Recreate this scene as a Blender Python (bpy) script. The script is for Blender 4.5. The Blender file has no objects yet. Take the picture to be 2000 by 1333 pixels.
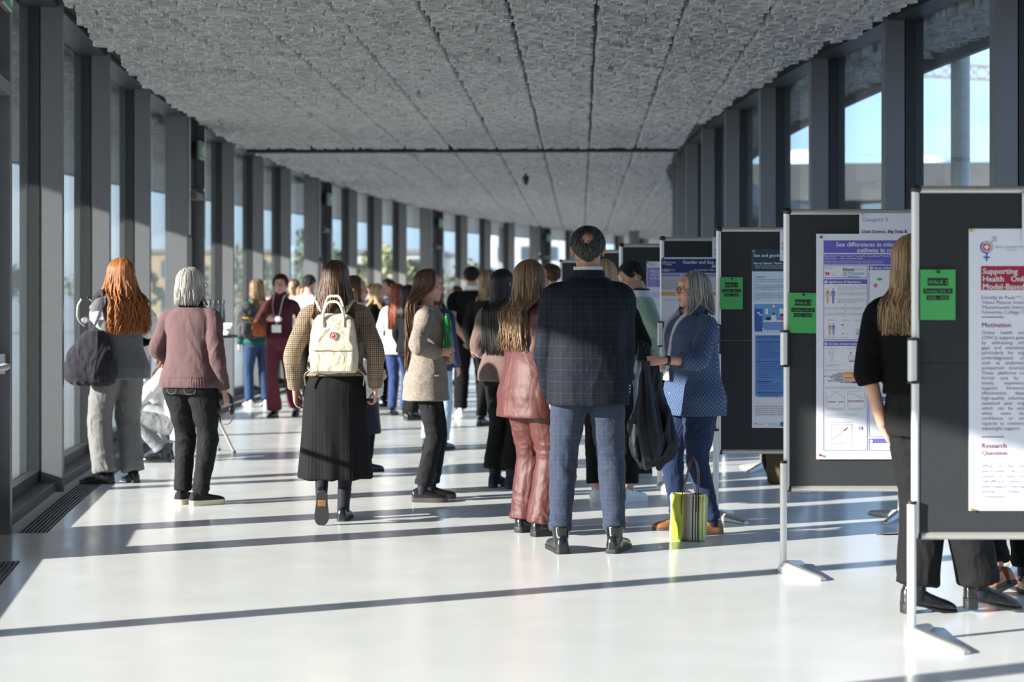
import bpy, bmesh, math, random
import numpy as np
from mathutils import Vector, Matrix, Euler
random.seed(7)
RNG = np.random.default_rng(11)
SC = bpy.context.scene
COL = SC.collection
PI = math.pi
HC, HOR, FPX = 1.42, 588.0, 3200.0          # eye height, horizon row, focal length in pixels of the 2000 px frame

def ground(px, py):
    """floor point seen at a pixel of the photograph"""
    s = (py - HOR) / HC
    return ((px - 1000) / s, FPX / s)

# ------------------------------------------------------------------ materials
MATS = {}
def nodes_of(name):
    m = bpy.data.materials.new(name)
    m.use_nodes = True
    nt = m.node_tree
    b = nt.nodes['Principled BSDF']
    return m, nt, b

def nd(nt, typ, **kw):
    n = nt.nodes.new(typ)
    for k, v in kw.items():
        if k.startswith('i_'):
            n.inputs[k[2:].replace('_', ' ')].default_value = v
        else:
            setattr(n, k, v)
    return n

def rgba(c):
    return (c[0], c[1], c[2], 1.0)

def coords(nt, scale=(1, 1, 1), kind='Object'):
    t = nd(nt, 'ShaderNodeTexCoord')
    mp = nd(nt, 'ShaderNodeMapping')
    mp.inputs['Scale'].default_value = scale
    nt.links.new(t.outputs[kind], mp.inputs['Vector'])
    return mp.outputs['Vector']

def ramp(nt, fac, stops, interp='LINEAR'):
    r = nd(nt, 'ShaderNodeValToRGB')
    r.color_ramp.interpolation = interp
    el = r.color_ramp.elements
    while len(el) < len(stops):
        el.new(0.5)
    for e, (p, c) in zip(el, stops):
        e.position = p
        e.color = rgba(c) if len(c) == 3 else c
    nt.links.new(fac, r.inputs['Fac'])
    return r.outputs['Color']

def mixc(nt, fac, a, b, typ='MIX'):
    m = nd(nt, 'ShaderNodeMix', data_type='RGBA', blend_type=typ)
    for k, v in ((0, fac), (6, a), (7, b)):
        if isinstance(v, (int, float)):
            m.inputs[k].default_value = v
        elif isinstance(v, tuple):
            m.inputs[k].default_value = rgba(v)
        else:
            nt.links.new(v, m.inputs[k])
    return m.outputs[2]

def math_(nt, op, a, b=None, c=None):
    m = nd(nt, 'ShaderNodeMath', operation=op)
    for k, v in enumerate((a, b, c)):
        if v is None:
            continue
        if isinstance(v, (int, float)):
            m.inputs[k].default_value = v
        else:
            nt.links.new(v, m.inputs[k])
    return m.outputs[0]

def noise(nt, vec, scale=5.0, detail=3.0, rough=0.55, dist=0.0):
    n = nd(nt, 'ShaderNodeTexNoise')
    n.inputs['Scale'].default_value = scale
    n.inputs['Detail'].default_value = detail
    n.inputs['Roughness'].default_value = rough
    n.inputs['Distortion'].default_value = dist
    if vec is not None:
        nt.links.new(vec, n.inputs['Vector'])
    return n.outputs['Fac']

def bump(nt, b, h, strength=0.3, dist=0.01):
    bp = nd(nt, 'ShaderNodeBump')
    bp.inputs['Strength'].default_value = strength
    bp.inputs['Distance'].default_value = dist
    nt.links.new(h, bp.inputs['Height'])
    nt.links.new(bp.outputs['Normal'], b.inputs['Normal'])

def plain(name, col, rough=0.5, metal=0.0, spec=0.5, var=0.06, scale=12.0, bstr=0.0, bscale=200.0, coat=0.0):
    """a procedural surface: base colour with a little noise in it"""
    if name in MATS:
        return MATS[name]
    m, nt, b = nodes_of(name)
    v = coords(nt)
    f = noise(nt, v, scale)
    lo = tuple(max(0, c * (1 - var)) for c in col)
    hi = tuple(min(1, c * (1 + var)) for c in col)
    nt.links.new(ramp(nt, f, [(0.3, lo), (0.7, hi)]), b.inputs['Base Color'])
    b.inputs['Roughness'].default_value = rough
    b.inputs['Metallic'].default_value = metal
    b.inputs['Specular IOR Level'].default_value = spec
    if coat:
        b.inputs['Coat Weight'].default_value = coat
        b.inputs['Coat Roughness'].default_value = 0.1
    if bstr:
        bump(nt, b, noise(nt, v, bscale, 2), bstr, 0.004)
    MATS[name] = m
    return m

def cloth(name, col, rough=0.85, fold=0.35, weave=700.0, sheen=0.1, var=0.1, fscale=(9, 9, 5), spec=0.2):
    """woven cloth: weave grain and soft folds as bump"""
    if name in MATS:
        return MATS[name]
    m, nt, b = nodes_of(name)
    v = coords(nt)
    f = noise(nt, v, weave * 0.3, 2)
    lo = tuple(max(0, c * (1 - var)) for c in col)
    hi = tuple(min(1, c * (1 + var)) for c in col)
    nt.links.new(ramp(nt, f, [(0.35, lo), (0.65, hi)]), b.inputs['Base Color'])
    finish_cloth(nt, b, rough, fold, weave, sheen, fscale, spec)
    MATS[name] = m
    return m

def finish_cloth(nt, b, rough=0.85, fold=0.35, weave=700.0, sheen=0.1, fscale=(9, 9, 5), spec=0.2):
    b.inputs['Roughness'].default_value = rough
    b.inputs['Specular IOR Level'].default_value = spec
    b.inputs['Sheen Weight'].default_value = sheen
    v2 = coords(nt, fscale)
    h1 = noise(nt, v2, 1.0, 3, 0.5, 0.8)
    h2 = noise(nt, coords(nt), weave, 1)
    h = math_(nt, 'ADD', h1, math_(nt, 'MULTIPLY', h2, 0.02))
    bump(nt, b, h, fold, 0.05)

def pattern_cloth(name, build, rough=0.85, **kw):
    """cloth whose base colour comes from build(nt) -> colour socket"""
    if name in MATS:
        return MATS[name]
    m, nt, b = nodes_of(name)
    nt.links.new(build(nt), b.inputs['Base Color'])
    finish_cloth(nt, b, rough, **kw)
    MATS[name] = m
    return m

def uv_plane(nt):
    """cloth coordinates: across the side that faces out, z up"""
    t = nd(nt, 'ShaderNodeTexCoord')
    s = nd(nt, 'ShaderNodeSeparateXYZ')
    nt.links.new(t.outputs['Object'], s.inputs[0])
    n = nd(nt, 'ShaderNodeSeparateXYZ')
    nt.links.new(t.outputs['Normal'], n.inputs[0])
    side = math_(nt, 'GREATER_THAN', math_(nt, 'ABSOLUTE', n.outputs[0]), math_(nt, 'MULTIPLY', math_(nt, 'ABSOLUTE', n.outputs[1]), 1.15))
    u = math_(nt, 'ADD', math_(nt, 'MULTIPLY', s.outputs[0], math_(nt, 'SUBTRACT', 1.0, side)), math_(nt, 'MULTIPLY', s.outputs[1], side))
    return u, s.outputs[2]

def stripe(nt, u, period, width, off=0.0):
    """1 inside a line of the given width repeated every period"""
    a = math_(nt, 'FRACT', math_(nt, 'ADD', math_(nt, 'DIVIDE', u, period), 100.0 + off))
    return math_(nt, 'LESS_THAN', a, width / period)

# ------------------------------------------------------------------ mesh builder
class MB:
    def __init__(self):
        self.v, self.f, self.m, self.n = [], [], [], 0
    def add(self, verts, faces, mi=0):
        verts = np.asarray(verts, float).reshape(-1, 3)
        o = self.n
        self.v.append(verts)
        self.f.extend([tuple(i + o for i in f) for f in faces])
        self.m.extend([mi] * len(faces))
        self.n += len(verts)
        return self
    def box(self, c, s, rz=0.0, mi=0, rot=None):
        x, y, z = s[0] / 2, s[1] / 2, s[2] / 2
        p = np.array([(-x, -y, -z), (x, -y, -z), (x, y, -z), (-x, y, -z), (-x, -y, z), (x, -y, z), (x, y, z), (-x, y, z)])
        if rot is not None:
            p = p @ np.array(rot).T
        elif rz:
            p = p @ np.array(Matrix.Rotation(rz, 3, 'Z')).T
        return self.add(p + np.array(c), [(0, 3, 2, 1), (4, 5, 6, 7), (0, 1, 5, 4), (1, 2, 6, 5), (2, 3, 7, 6), (3, 0, 4, 7)], mi)
    def bar(self, a, b, w, h, mi=0, up=(0, 0, 1)):
        """box from a to b with section w (sideways) by h (along up)"""
        a, b = Vector(a), Vector(b)
        d = b - a
        L = d.length
        d.normalize()
        sx = d.cross(Vector(up)).normalized()
        uz = sx.cross(d).normalized()
        R = Matrix((sx, d, uz)).transposed()
        return self.box((a + b) / 2, (w, L, h), rot=np.array(R), mi=mi)
    def loft(self, rings, caps=True, mi=0, closed=True):
        rings = [np.asarray(r, float) for r in rings]
        n = len(rings[0])
        vs = np.concatenate(rings)
        fs = []
        m = n if closed else n - 1
        for i in range(len(rings) - 1):
            for j in range(m):
                k = (j + 1) % n
                fs.append((i * n + j, i * n + k, (i + 1) * n + k, (i + 1) * n + j))
        if caps and closed:
            fs.append(tuple(range(n - 1, -1, -1)))
            fs.append(tuple(range((len(rings) - 1) * n, len(rings) * n)))
        return self.add(vs, fs, mi)
    def tube(self, pts, rad, n=10, caps=True, mi=0, sub=0, flat=1.0, up=None):
        pts = np.asarray(pts, float)
        rad = np.full(len(pts), rad, float) if np.isscalar(rad) else np.asarray(rad, float)
        if sub:
            pts, rad = smooth_path(pts, rad, sub)
        T = np.gradient(pts, axis=0)
        T /= np.linalg.norm(T, axis=1)[:, None] + 1e-9
        ref = np.array(up if up is not None else ((0, 0, 1) if abs(T[0][2]) < 0.9 else (0, 1, 0)), float)
        rings = []
        x = np.cross(ref, T[0])
        x /= np.linalg.norm(x) + 1e-9
        for i in range(len(pts)):
            x = x - T[i] * np.dot(x, T[i])
            x /= np.linalg.norm(x) + 1e-9
            y = np.cross(T[i], x)
            a = np.arange(n) * 2 * PI / n
            rings.append(pts[i] + rad[i] * (np.cos(a)[:, None] * x + flat * np.sin(a)[:, None] * y))
        return self.loft(rings, caps, mi)
    def ell(self, c, r, rot=None, nu=16, nv=10, mi=0):
        rings = []
        vs, fs = [], []
        for i in range(nv + 1):
            t = PI * i / nv
            for j in range(nu):
                a = 2 * PI * j / nu
                vs.append((math.sin(t) * math.cos(a), math.sin(t) * math.sin(a), math.cos(t)))
        vs = np.array(vs) * np.array(r)
        if rot is not None:
            vs = vs @ np.array(rot).T
        for i in range(nv):
            for j in range(nu):
                k = (j + 1) % nu
                if i == 0:
                    fs.append((j, nu + j, nu + k))
                elif i == nv - 1:
                    fs.append((i * nu + j, (i + 1) * nu + j, i * nu + k))
                else:
                    fs.append((i * nu + j, (i + 1) * nu + j, (i + 1) * nu + k, i * nu + k))
        return self.add(vs + np.array(c), fs, mi)
    def lathe(self, prof, c=(0, 0, 0), n=24, mi=0):
        """prof: list of (r, z)"""
        a = np.arange(n) * 2 * PI / n
        return self.loft([np.stack([r * np.cos(a) + c[0], r * np.sin(a) + c[1], np.full(n, z + c[2])], 1) for r, z in prof], True, mi)
    def sheet(self, grid, thick=0.0, mi=0):
        """grid: array (a, b, 3); with thickness a closed slab along its normals"""
        g = np.asarray(grid, float)
        a, b = g.shape[:2]
        q = [(i * b + j, i * b + j + 1, (i + 1) * b + j + 1, (i + 1) * b + j) for i in range(a - 1) for j in range(b - 1)]
        if not thick:
            return self.add(g.reshape(-1, 3), q, mi)
        du = np.gradient(g, axis=0)
        dv = np.gradient(g, axis=1)
        nn = np.cross(dv, du)
        nn /= np.linalg.norm(nn, axis=2)[:, :, None] + 1e-9
        top = g.reshape(-1, 3)
        bot = (g - nn * thick).reshape(-1, 3)
        N = a * b
        fs = list(q) + [tuple(N + i for i in reversed(f)) for f in q]
        edge = [(0, j) for j in range(b)] + [(i, b - 1) for i in range(1, a)] + [(a - 1, j) for j in range(b - 2, -1, -1)] + [(i, 0) for i in range(a - 2, 0, -1)]
        ids = [i * b + j for i, j in edge]
        for k in range(len(ids)):
            p, r = ids[k], ids[(k + 1) % len(ids)]
            fs.append((r, p, p + N, r + N))
        return self.add(np.concatenate([top, bot]), fs, mi)
    def prism(self, outline, axis, depth, mi=0):
        """outline (n,3) planar polygon extruded by the vector depth"""
        o = np.asarray(outline, float)
        return self.loft([o, o + np.asarray(depth, float)], True, mi)
    def xf(self, M):
        M = np.array(M)
        self.v = [p @ M[:3, :3].T + M[:3, 3] for p in self.v]
        return self
    def mesh(self, name):
        me = bpy.data.meshes.new(name)
        v = np.concatenate(self.v) if self.v else np.zeros((0, 3))
        me.from_pydata(v.tolist(), [], self.f)
        return me
    def build(self, name, mats, parent=None, smooth=True, vox=None, it=3, bevel=0.0, angle=40, post=None):
        me = self.mesh(name)
        mats = mats if isinstance(mats, (list, tuple)) else [mats]
        if vox:
            me = remesh(me, vox, it)
        else:
            for mm in mats:
                me.materials.append(mm)
            if len(mats) > 1:
                me.polygons.foreach_set('material_index', np.array(self.m, dtype=np.int32))
        if vox:
            for mm in mats:
                me.materials.append(mm)
        if post is not None:
            post(me)
        if smooth:
            if vox:
                me.polygons.foreach_set('use_smooth', np.ones(len(me.polygons), dtype=bool))
            else:
                me.shade_smooth() if hasattr(me, 'shade_smooth') else None
                me.set_sharp_from_angle(angle=math.radians(angle))
        me.name = name
        o = bpy.data.objects.new(name, me)
        COL.objects.link(o)
        if parent is not None:
            o.parent = parent
        if bevel:
            bv = o.modifiers.new('bevel', 'BEVEL')
            bv.width = bevel
            bv.segments = 2
            bv.limit_method = 'ANGLE'
        return o

def smooth_path(pts, rad, sub):
    n = len(pts)
    P = np.concatenate([[2 * pts[0] - pts[1]], pts, [2 * pts[-1] - pts[-2]]])
    R = np.concatenate([[rad[0]], rad, [rad[-1]]])
    op, orr = [], []
    for i in range(1, n):
        for k in range(sub):
            t = k / sub
            c = [(-t + 2 * t * t - t ** 3) / 2, (2 - 5 * t * t + 3 * t ** 3) / 2, (t + 4 * t * t - 3 * t ** 3) / 2, (t ** 3 - t * t) / 2]
            op.append(sum(c[q] * P[i - 1 + q] for q in range(4)))
            orr.append(R[i] + (R[i + 1] - R[i]) * (t * t * (3 - 2 * t)))
    op.append(pts[-1])
    orr.append(rad[-1])
    return np.array(op), np.array(orr)

def remesh(me, vox, it=3):
    ob = bpy.data.objects.new('tmp', me)
    COL.objects.link(ob)
    r = ob.modifiers.new('r', 'REMESH')
    r.mode = 'VOXEL'
    r.voxel_size = vox
    if it:
        s = ob.modifiers.new('s', 'SMOOTH')
        s.factor = 0.5
        s.iterations = it
    dg = bpy.context.evaluated_depsgraph_get()
    out = bpy.data.meshes.new_from_object(ob.evaluated_get(dg))
    bpy.data.objects.remove(ob)
    bpy.data.meshes.remove(me)
    return out

def vnoise(p, seed=0):
    """smooth value noise, p (n,3)"""
    i = np.floor(p).astype(np.int64)
    f = p - i
    f = f * f * (3 - 2 * f)
    def h(ix, iy, iz):
        x = (ix * 374761393 + iy * 668265263 + iz * 2147483647 + seed * 144665) & 0x7fffffff
        x = ((x ^ (x >> 13)) * 1274126177) & 0x7fffffff
        return ((x ^ (x >> 16)) & 0xffff) / 65535.0
    r = 0
    for dx in (0, 1):
        for dy in (0, 1):
            for dz in (0, 1):
                w = (f[:, 0] if dx else 1 - f[:, 0]) * (f[:, 1] if dy else 1 - f[:, 1]) * (f[:, 2] if dz else 1 - f[:, 2])
                r = r + w * h(i[:, 0] + dx, i[:, 1] + dy, i[:, 2] + dz)
    return r

def wrinkle(me, amp, scale=(9, 9, 5), seed=0, mask=None, ridged=True):
    """push the surface along its normals into folds"""
    n = len(me.vertices)
    co = np.empty(n * 3)
    me.vertices.foreach_get('co', co)
    co = co.reshape(-1, 3)
    no = np.empty(n * 3)
    me.vertices.foreach_get('normal', no)
    no = no.reshape(-1, 3)
    p = co * np.array(scale)
    w = vnoise(p * 0.7 + 3.1, seed + 5) - 0.5
    p2 = p + w[:, None] * np.array((1.2, 1.2, 2.0))
    a = vnoise(p2, seed)
    b = vnoise(p2 * 2.1 + 7.7, seed + 9)
    if ridged:
        d = (1 - np.abs(2 * a - 1)) ** 2 + 0.4 * (1 - np.abs(2 * b - 1)) ** 2 - 0.55
    else:
        d = a + 0.5 * b - 0.75
    d = d * amp
    if mask is not None:
        d = d * mask(co)
    co = co + no * d[:, None]
    me.vertices.foreach_set('co', co.ravel())
    me.update()

# ------------------------------------------------------------------ objects
def tag(o, label=None, cat=None, group=None, kind=None):
    if label: o['label'] = label
    if cat: o['category'] = cat
    if group: o['group'] = group
    if kind: o['kind'] = kind
    return o

def empty(name, loc=(0, 0, 0), rz=0.0, sc=1.0, parent=None):
    o = bpy.data.objects.new(name, None)
    COL.objects.link(o)
    o.location = loc
    o.rotation_euler = (0, 0, rz)
    o.scale = (sc, sc, sc)
    o.empty_display_size = 0.1
    if parent is not None:
        o.parent = parent
    return o

def copy_tree(o, parent=None):
    c = o.copy()
    COL.objects.link(c)
    c.parent = parent
    for ch in list(o.children):
        copy_tree(ch, c)
    return c

def text_mesh(mb, body, size, x, z, mi=0, bold=0.0, width=0.0, align='LEFT', space=1.0, y=0.0, res=2, line=1.0):
    """lettering as a mesh in the x-z plane, facing -y, top left corner at x, z"""
    cu = bpy.data.curves.new('t', 'FONT')
    cu.body = body
    cu.size = size
    cu.resolution_u = res
    cu.align_y = 'TOP'
    cu.space_character = space
    cu.space_line = line
    if width:
        cu.text_boxes[0].width = width
    cu.align_x = align
    ob = bpy.data.objects.new('t', cu)
    COL.objects.link(ob)
    dg = bpy.context.evaluated_depsgraph_get()
    me = bpy.data.meshes.new_from_object(ob.evaluated_get(dg))
    n = len(me.vertices)
    co = np.empty(n * 3)
    me.vertices.foreach_get('co', co)
    co = co.reshape(-1, 3)
    fs = [tuple(p.vertices) for p in me.polygons]
    bpy.data.objects.remove(ob)
    bpy.data.meshes.remove(me)
    bpy.data.curves.remove(cu)
    if n:
        for k, d in enumerate((-bold, 0.0, bold) if bold else (0.0,)):      # heavier strokes
            mb.add(np.stack([co[:, 0] + x + d, np.full(n, y - 0.00004 * k), co[:, 1] + z], 1), fs, mi)
    return mb
# ------------------------------------------------------------------ place, light, camera
RO, RI = 78.0, 71.75                 # radii of the outer (left) and inner (right) rows of window fins
CX, CY = -3.85 + RO, 21.1            # centre of the curved hall
CEIL = 3.55
def pol(r, s, z=0.0):
    a = s / RO
    return (CX - r * math.cos(a), CY + r * math.sin(a), z)
def s_of_y(y):
    return RO * math.asin((y - CY) / RO)

cam_d = bpy.data.cameras.new('camera')
cam = bpy.data.objects.new('camera', cam_d)
COL.objects.link(cam)
cam.location = (0, 0, HC)
cam.rotation_euler = (PI / 2, 0, 0)
cam_d.sensor_width = 36.0
cam_d.lens = FPX * 36.0 / 2000.0
cam_d.shift_y = (HOR - 666.5) / 2000.0
cam_d.clip_end = 2000
cam_d.dof.use_dof = True
cam_d.dof.focus_distance = 9.5
cam_d.dof.aperture_fstop = 2.2
SC.camera = cam

sun_d = bpy.data.lights.new('sun', 'SUN')
sun_d.energy = 12.8
sun_d.angle = math.radians(0.55)
sun_d.color = (1.0, 0.95, 0.88)
sun = bpy.data.objects.new('sun', sun_d)
COL.objects.link(sun)
ALT = math.radians(17.3)
sdir = Vector((0.914 * math.cos(ALT), 0.407 * math.cos(ALT), -math.sin(ALT)))
sun.rotation_euler = sdir.to_track_quat('-Z', 'Y').to_euler()

w = bpy.data.worlds.new('sky')
SC.world = w
w.use_nodes = True
nt = w.node_tree
bg = nt.nodes['Background']
sky = nd(nt, 'ShaderNodeTexSky', sky_type='NISHITA')
sky.sun_disc = False
sky.sun_elevation = math.radians(22)
sky.sun_rotation = math.atan2(-sdir.x, -sdir.y)
sky.air_density = 1.0
sky.dust_density = 1.2
tc = nd(nt, 'ShaderNodeTexCoord')
mp = nd(nt, 'ShaderNodeMapping')
mp.inputs['Scale'].default_value = (2.2, 2.2, 7.0)
nt.links.new(tc.outputs['Generated'], mp.inputs['Vector'])
cl = ramp(nt, noise(nt, mp.outputs['Vector'], 1.3, 6, 0.55, 0.5), [(0.42, (0, 0, 0)), (0.7, (1, 1, 1))])
cool = mixc(nt, 0.6, mixc(nt, 1.0, sky.outputs['Color'], (0.85, 0.97, 1.2), 'MULTIPLY'), (0.95, 1.65, 2.9))
skyc = mixc(nt, math_(nt, 'MULTIPLY', cl, 0.55), cool, (3.2, 3.5, 3.8))
nt.links.new(skyc, bg.inputs['Color'])
bg.inputs['Strength'].default_value = 0.43

vs_ = SC.view_settings
SC.display_settings.display_device = 'sRGB'
vs_.view_transform = 'Standard'
vs_.look = 'None'
vs_.exposure = 0.28
vs_.gamma = 1.0
vs_.use_curve_mapping = False
cy = SC.cycles
cy.use_denoising = True
cy.max_bounces = 9
cy.diffuse_bounces = 5
cy.glossy_bounces = 4
cy.transmission_bounces = 6
cy.transparent_max_bounces = 32
cy.sample_clamp_indirect = 8.0
cy.caustics_reflective = False
cy.caustics_refractive = False

# ------------------------------------------------------------------ setting materials
M = {}
M['fin'] = plain('grey_coated_metal', (0.17, 0.17, 0.175), 0.42, 0.25, 0.4, 0.05, 40, 0.03, 300)
M['fin_dark'] = plain('dark_frame_metal', (0.045, 0.047, 0.05), 0.45, 0.2, 0.4)
M['gasket'] = plain('black_gasket', (0.012, 0.012, 0.013), 0.6)
M['silver'] = plain('brushed_aluminium', (0.62, 0.61, 0.59), 0.32, 0.75, 0.5, 0.05, 60)
M['rail'] = plain('satin_aluminium', (0.55, 0.53, 0.5), 0.38, 0.6, 0.5, 0.04, 60)
M['post_white'] = plain('pale_powder_coated_tube', (0.74, 0.73, 0.71), 0.35, 0.15, 0.5, 0.03)
M['black'] = plain('black_plastic', (0.012, 0.012, 0.013), 0.4)
M['concrete'] = plain('pale_concrete', (0.36, 0.36, 0.35), 0.85, var=0.12, scale=2)
M['roofslab'] = plain('grey_roof_edge', (0.2, 0.2, 0.2), 0.7)

def glass_material():
    m, nt, b = nodes_of('window_glass')
    nt.nodes.remove(b)
    out = nt.nodes['Material Output']
    tr = nd(nt, 'ShaderNodeBsdfTransparent')
    tr.inputs['Color'].default_value = (0.94, 0.965, 0.965, 1)
    gl = nd(nt, 'ShaderNodeBsdfGlossy')
    gl.inputs['Roughness'].default_value = 0.0
    gl.inputs['Color'].default_value = (0.9, 0.98, 1.0, 1)
    ge = nd(nt, 'ShaderNodeNewGeometry')
    dp = nd(nt, 'ShaderNodeVectorMath', operation='DOT_PRODUCT')
    nt.links.new(ge.outputs['Incoming'], dp.inputs[0])
    nt.links.new(ge.outputs['Normal'], dp.inputs[1])
    cs = math_(nt, 'ABSOLUTE', dp.outputs['Value'])
    fr = math_(nt, 'ADD', math_(nt, 'MULTIPLY', math_(nt, 'POWER', math_(nt, 'SUBTRACT', 1.0, cs), 5.0), 0.93), 0.05)
    mx = nd(nt, 'ShaderNodeMixShader')
    nt.links.new(fr, mx.inputs[0])
    nt.links.new(tr.outputs[0], mx.inputs[1])
    nt.links.new(gl.outputs[0], mx.inputs[2])
    nt.links.new(mx.outputs[0], out.inputs['Surface'])
    return m
M['glass'] = glass_material()

def floor_material():
    m, nt, b = nodes_of('poured_pale_floor')
    v = coords(nt)
    f = noise(nt, v, 0.8, 4)
    c1 = ramp(nt, f, [(0.3, (0.76, 0.75, 0.735)), (0.7, (0.82, 0.81, 0.795))])
    sp = noise(nt, v, 260, 2, 0.7)
    c2 = mixc(nt, math_(nt, 'MULTIPLY', ramp(nt, sp, [(0.62, (0, 0, 0)), (0.75, (1, 1, 1))]), 0.10), c1, (0.4, 0.4, 0.4))
    nt.links.new(c2, b.inputs['Base Color'])
    rr = ramp(nt, noise(nt, v, 3.0, 4), [(0.3, (0.16, 0.16, 0.16)), (0.7, (0.25, 0.25, 0.25))])
    nt.links.new(rr, b.inputs['Roughness'])
    b.inputs['Specular IOR Level'].default_value = 0.5
    bump(nt, b, noise(nt, v, 7, 3), 0.05, 0.003)
    return m
M['floor'] = floor_material()
M['tube'] = plain('aluminium_ceiling_tube', (0.47, 0.465, 0.455), 0.45, 0.15, 0.5, 0.2, 5)
M['tube_rim'] = plain('cut_aluminium_edge', (0.92, 0.92, 0.91), 0.5, 0.0, 0.5, 0.04, 5)
M['ceil_back'] = plain('dark_ceiling_void', (0.05, 0.05, 0.052), 0.8)
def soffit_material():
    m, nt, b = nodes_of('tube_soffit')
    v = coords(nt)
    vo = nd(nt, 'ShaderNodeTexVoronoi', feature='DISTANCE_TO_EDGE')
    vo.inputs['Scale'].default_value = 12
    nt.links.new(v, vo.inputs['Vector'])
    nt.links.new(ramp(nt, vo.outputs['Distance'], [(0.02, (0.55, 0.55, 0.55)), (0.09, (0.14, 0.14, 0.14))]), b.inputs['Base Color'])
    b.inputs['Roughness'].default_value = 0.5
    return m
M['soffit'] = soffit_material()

# ------------------------------------------------------------------ floor and ground
S0, S1 = -34.0, 47.0
def strip(r0, r1, z, thick, s0=S0, s1=S1, n=120):
    g = np.array([[pol(r, s, z) for s in np.linspace(s0, s1, n)] for r in (r1, r0)])
    return g
mb = MB()
mb.sheet(strip(71.62, 77.785, 0.0, 0.1), -0.15)
tag(mb.build('floor', M['floor']), 'pale poured floor striped with fin shadows', kind='structure')
mb = MB()
mb.sheet(strip(77.785, 78.35, -0.10, 0.1), -0.1)
tag(mb.build('floor_edge', M['gasket']), kind='structure')
mb = MB()
mb.box((0, 30, -0.32), (700, 700, 0.1))
tag(mb.build('ground', M['concrete']), kind='structure')
# floor grille along the outer wall, broken at the doors
DOORS_Y = [(-3.2, -2.1), (8.9, 10.0), (19.35, 20.5), (29.1, 30.2), (38.4, 39.5), (47.5, 48.6)]
mb = MB()
for (q0, q1) in zip([d[1] for d in DOORS_Y[:-1]], [d[0] for d in DOORS_Y[1:]]):
    for k in range(7):
        r = 77.80 + k * 0.0255
        g = [pol(r, s, -0.006) for s in np.linspace(s_of_y(q0), s_of_y(q1), 12)]
        for i in range(11):
            mb.bar(g[i], g[i + 1], 0.010, 0.02)
tag(mb.build('trim_1', M['fin'], smooth=False), 'dark slotted grille strip in the floor along the windows', kind='structure')
mb = MB()
for (q0, q1) in DOORS_Y:
    g = np.array([[pol(r, s, -0.0005) for s in np.linspace(s_of_y(q0), s_of_y(q1), 4)] for r in (78.3, 77.78)])
    mb.sheet(g, -0.09)
tag(mb.build('floor_threshold', M['floor'], smooth=False), kind='structure')

# ------------------------------------------------------------------ ceiling of upright metal tubes
def pack(lw, ll, seed):
    """circles packed into a lane piece lw wide and ll long: (u, v, r)"""
    rg = random.Random(seed)
    cs = []
    cell = 0.1
    grid = {}
    def ok(u, v, r):
        iu, iv = int(u // cell), int(v // cell)
        for a in range(iu - 2, iu + 3):
            for b in range(iv - 2, iv + 3):
                for (x, y, q) in grid.get((a, b), ()):
                    dx = abs(x - u)
                    dx = min(dx, ll - dx)
                    if dx * dx + (y - v) ** 2 < (q + r + 0.002) ** 2:
                        return False
        return True
    for r, tries in ((0.085, 60), (0.062, 200), (0.046, 500), (0.033, 900), (0.023, 1400)):
        for _ in range(tries):
            u, v = rg.random() * ll, r + 0.004 + rg.random() * (lw - 2 * r - 0.008)
            if ok(u, v, r):
                cs.append((u, v, r))
                iu, iv = int(u // cell), int(v // cell)
                for k in (-1, 0, 1):
                    grid.setdefault((int((u + k * ll) // cell), iv), []).append(((u), v, r))
    return cs
LW, LL = 0.645, 1.35
packs = [pack(LW, LL, k) for k in range(4)]
def tube_unit(n, wall, square):
    """one tube of unit radius and height: outer skin, bottom rim, inner skin"""
    a = np.arange(n) * 2 * PI / n + (PI / 4 if square else 0)
    c, s = np.cos(a), np.sin(a)
    return c, s
LANE_D = Vector((0.042, 1.0, 0)).normalized()
LANE_N = Vector((LANE_D.y, -LANE_D.x, 0))
LANE_0 = Vector((-0.197, 23.3, 0))
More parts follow.
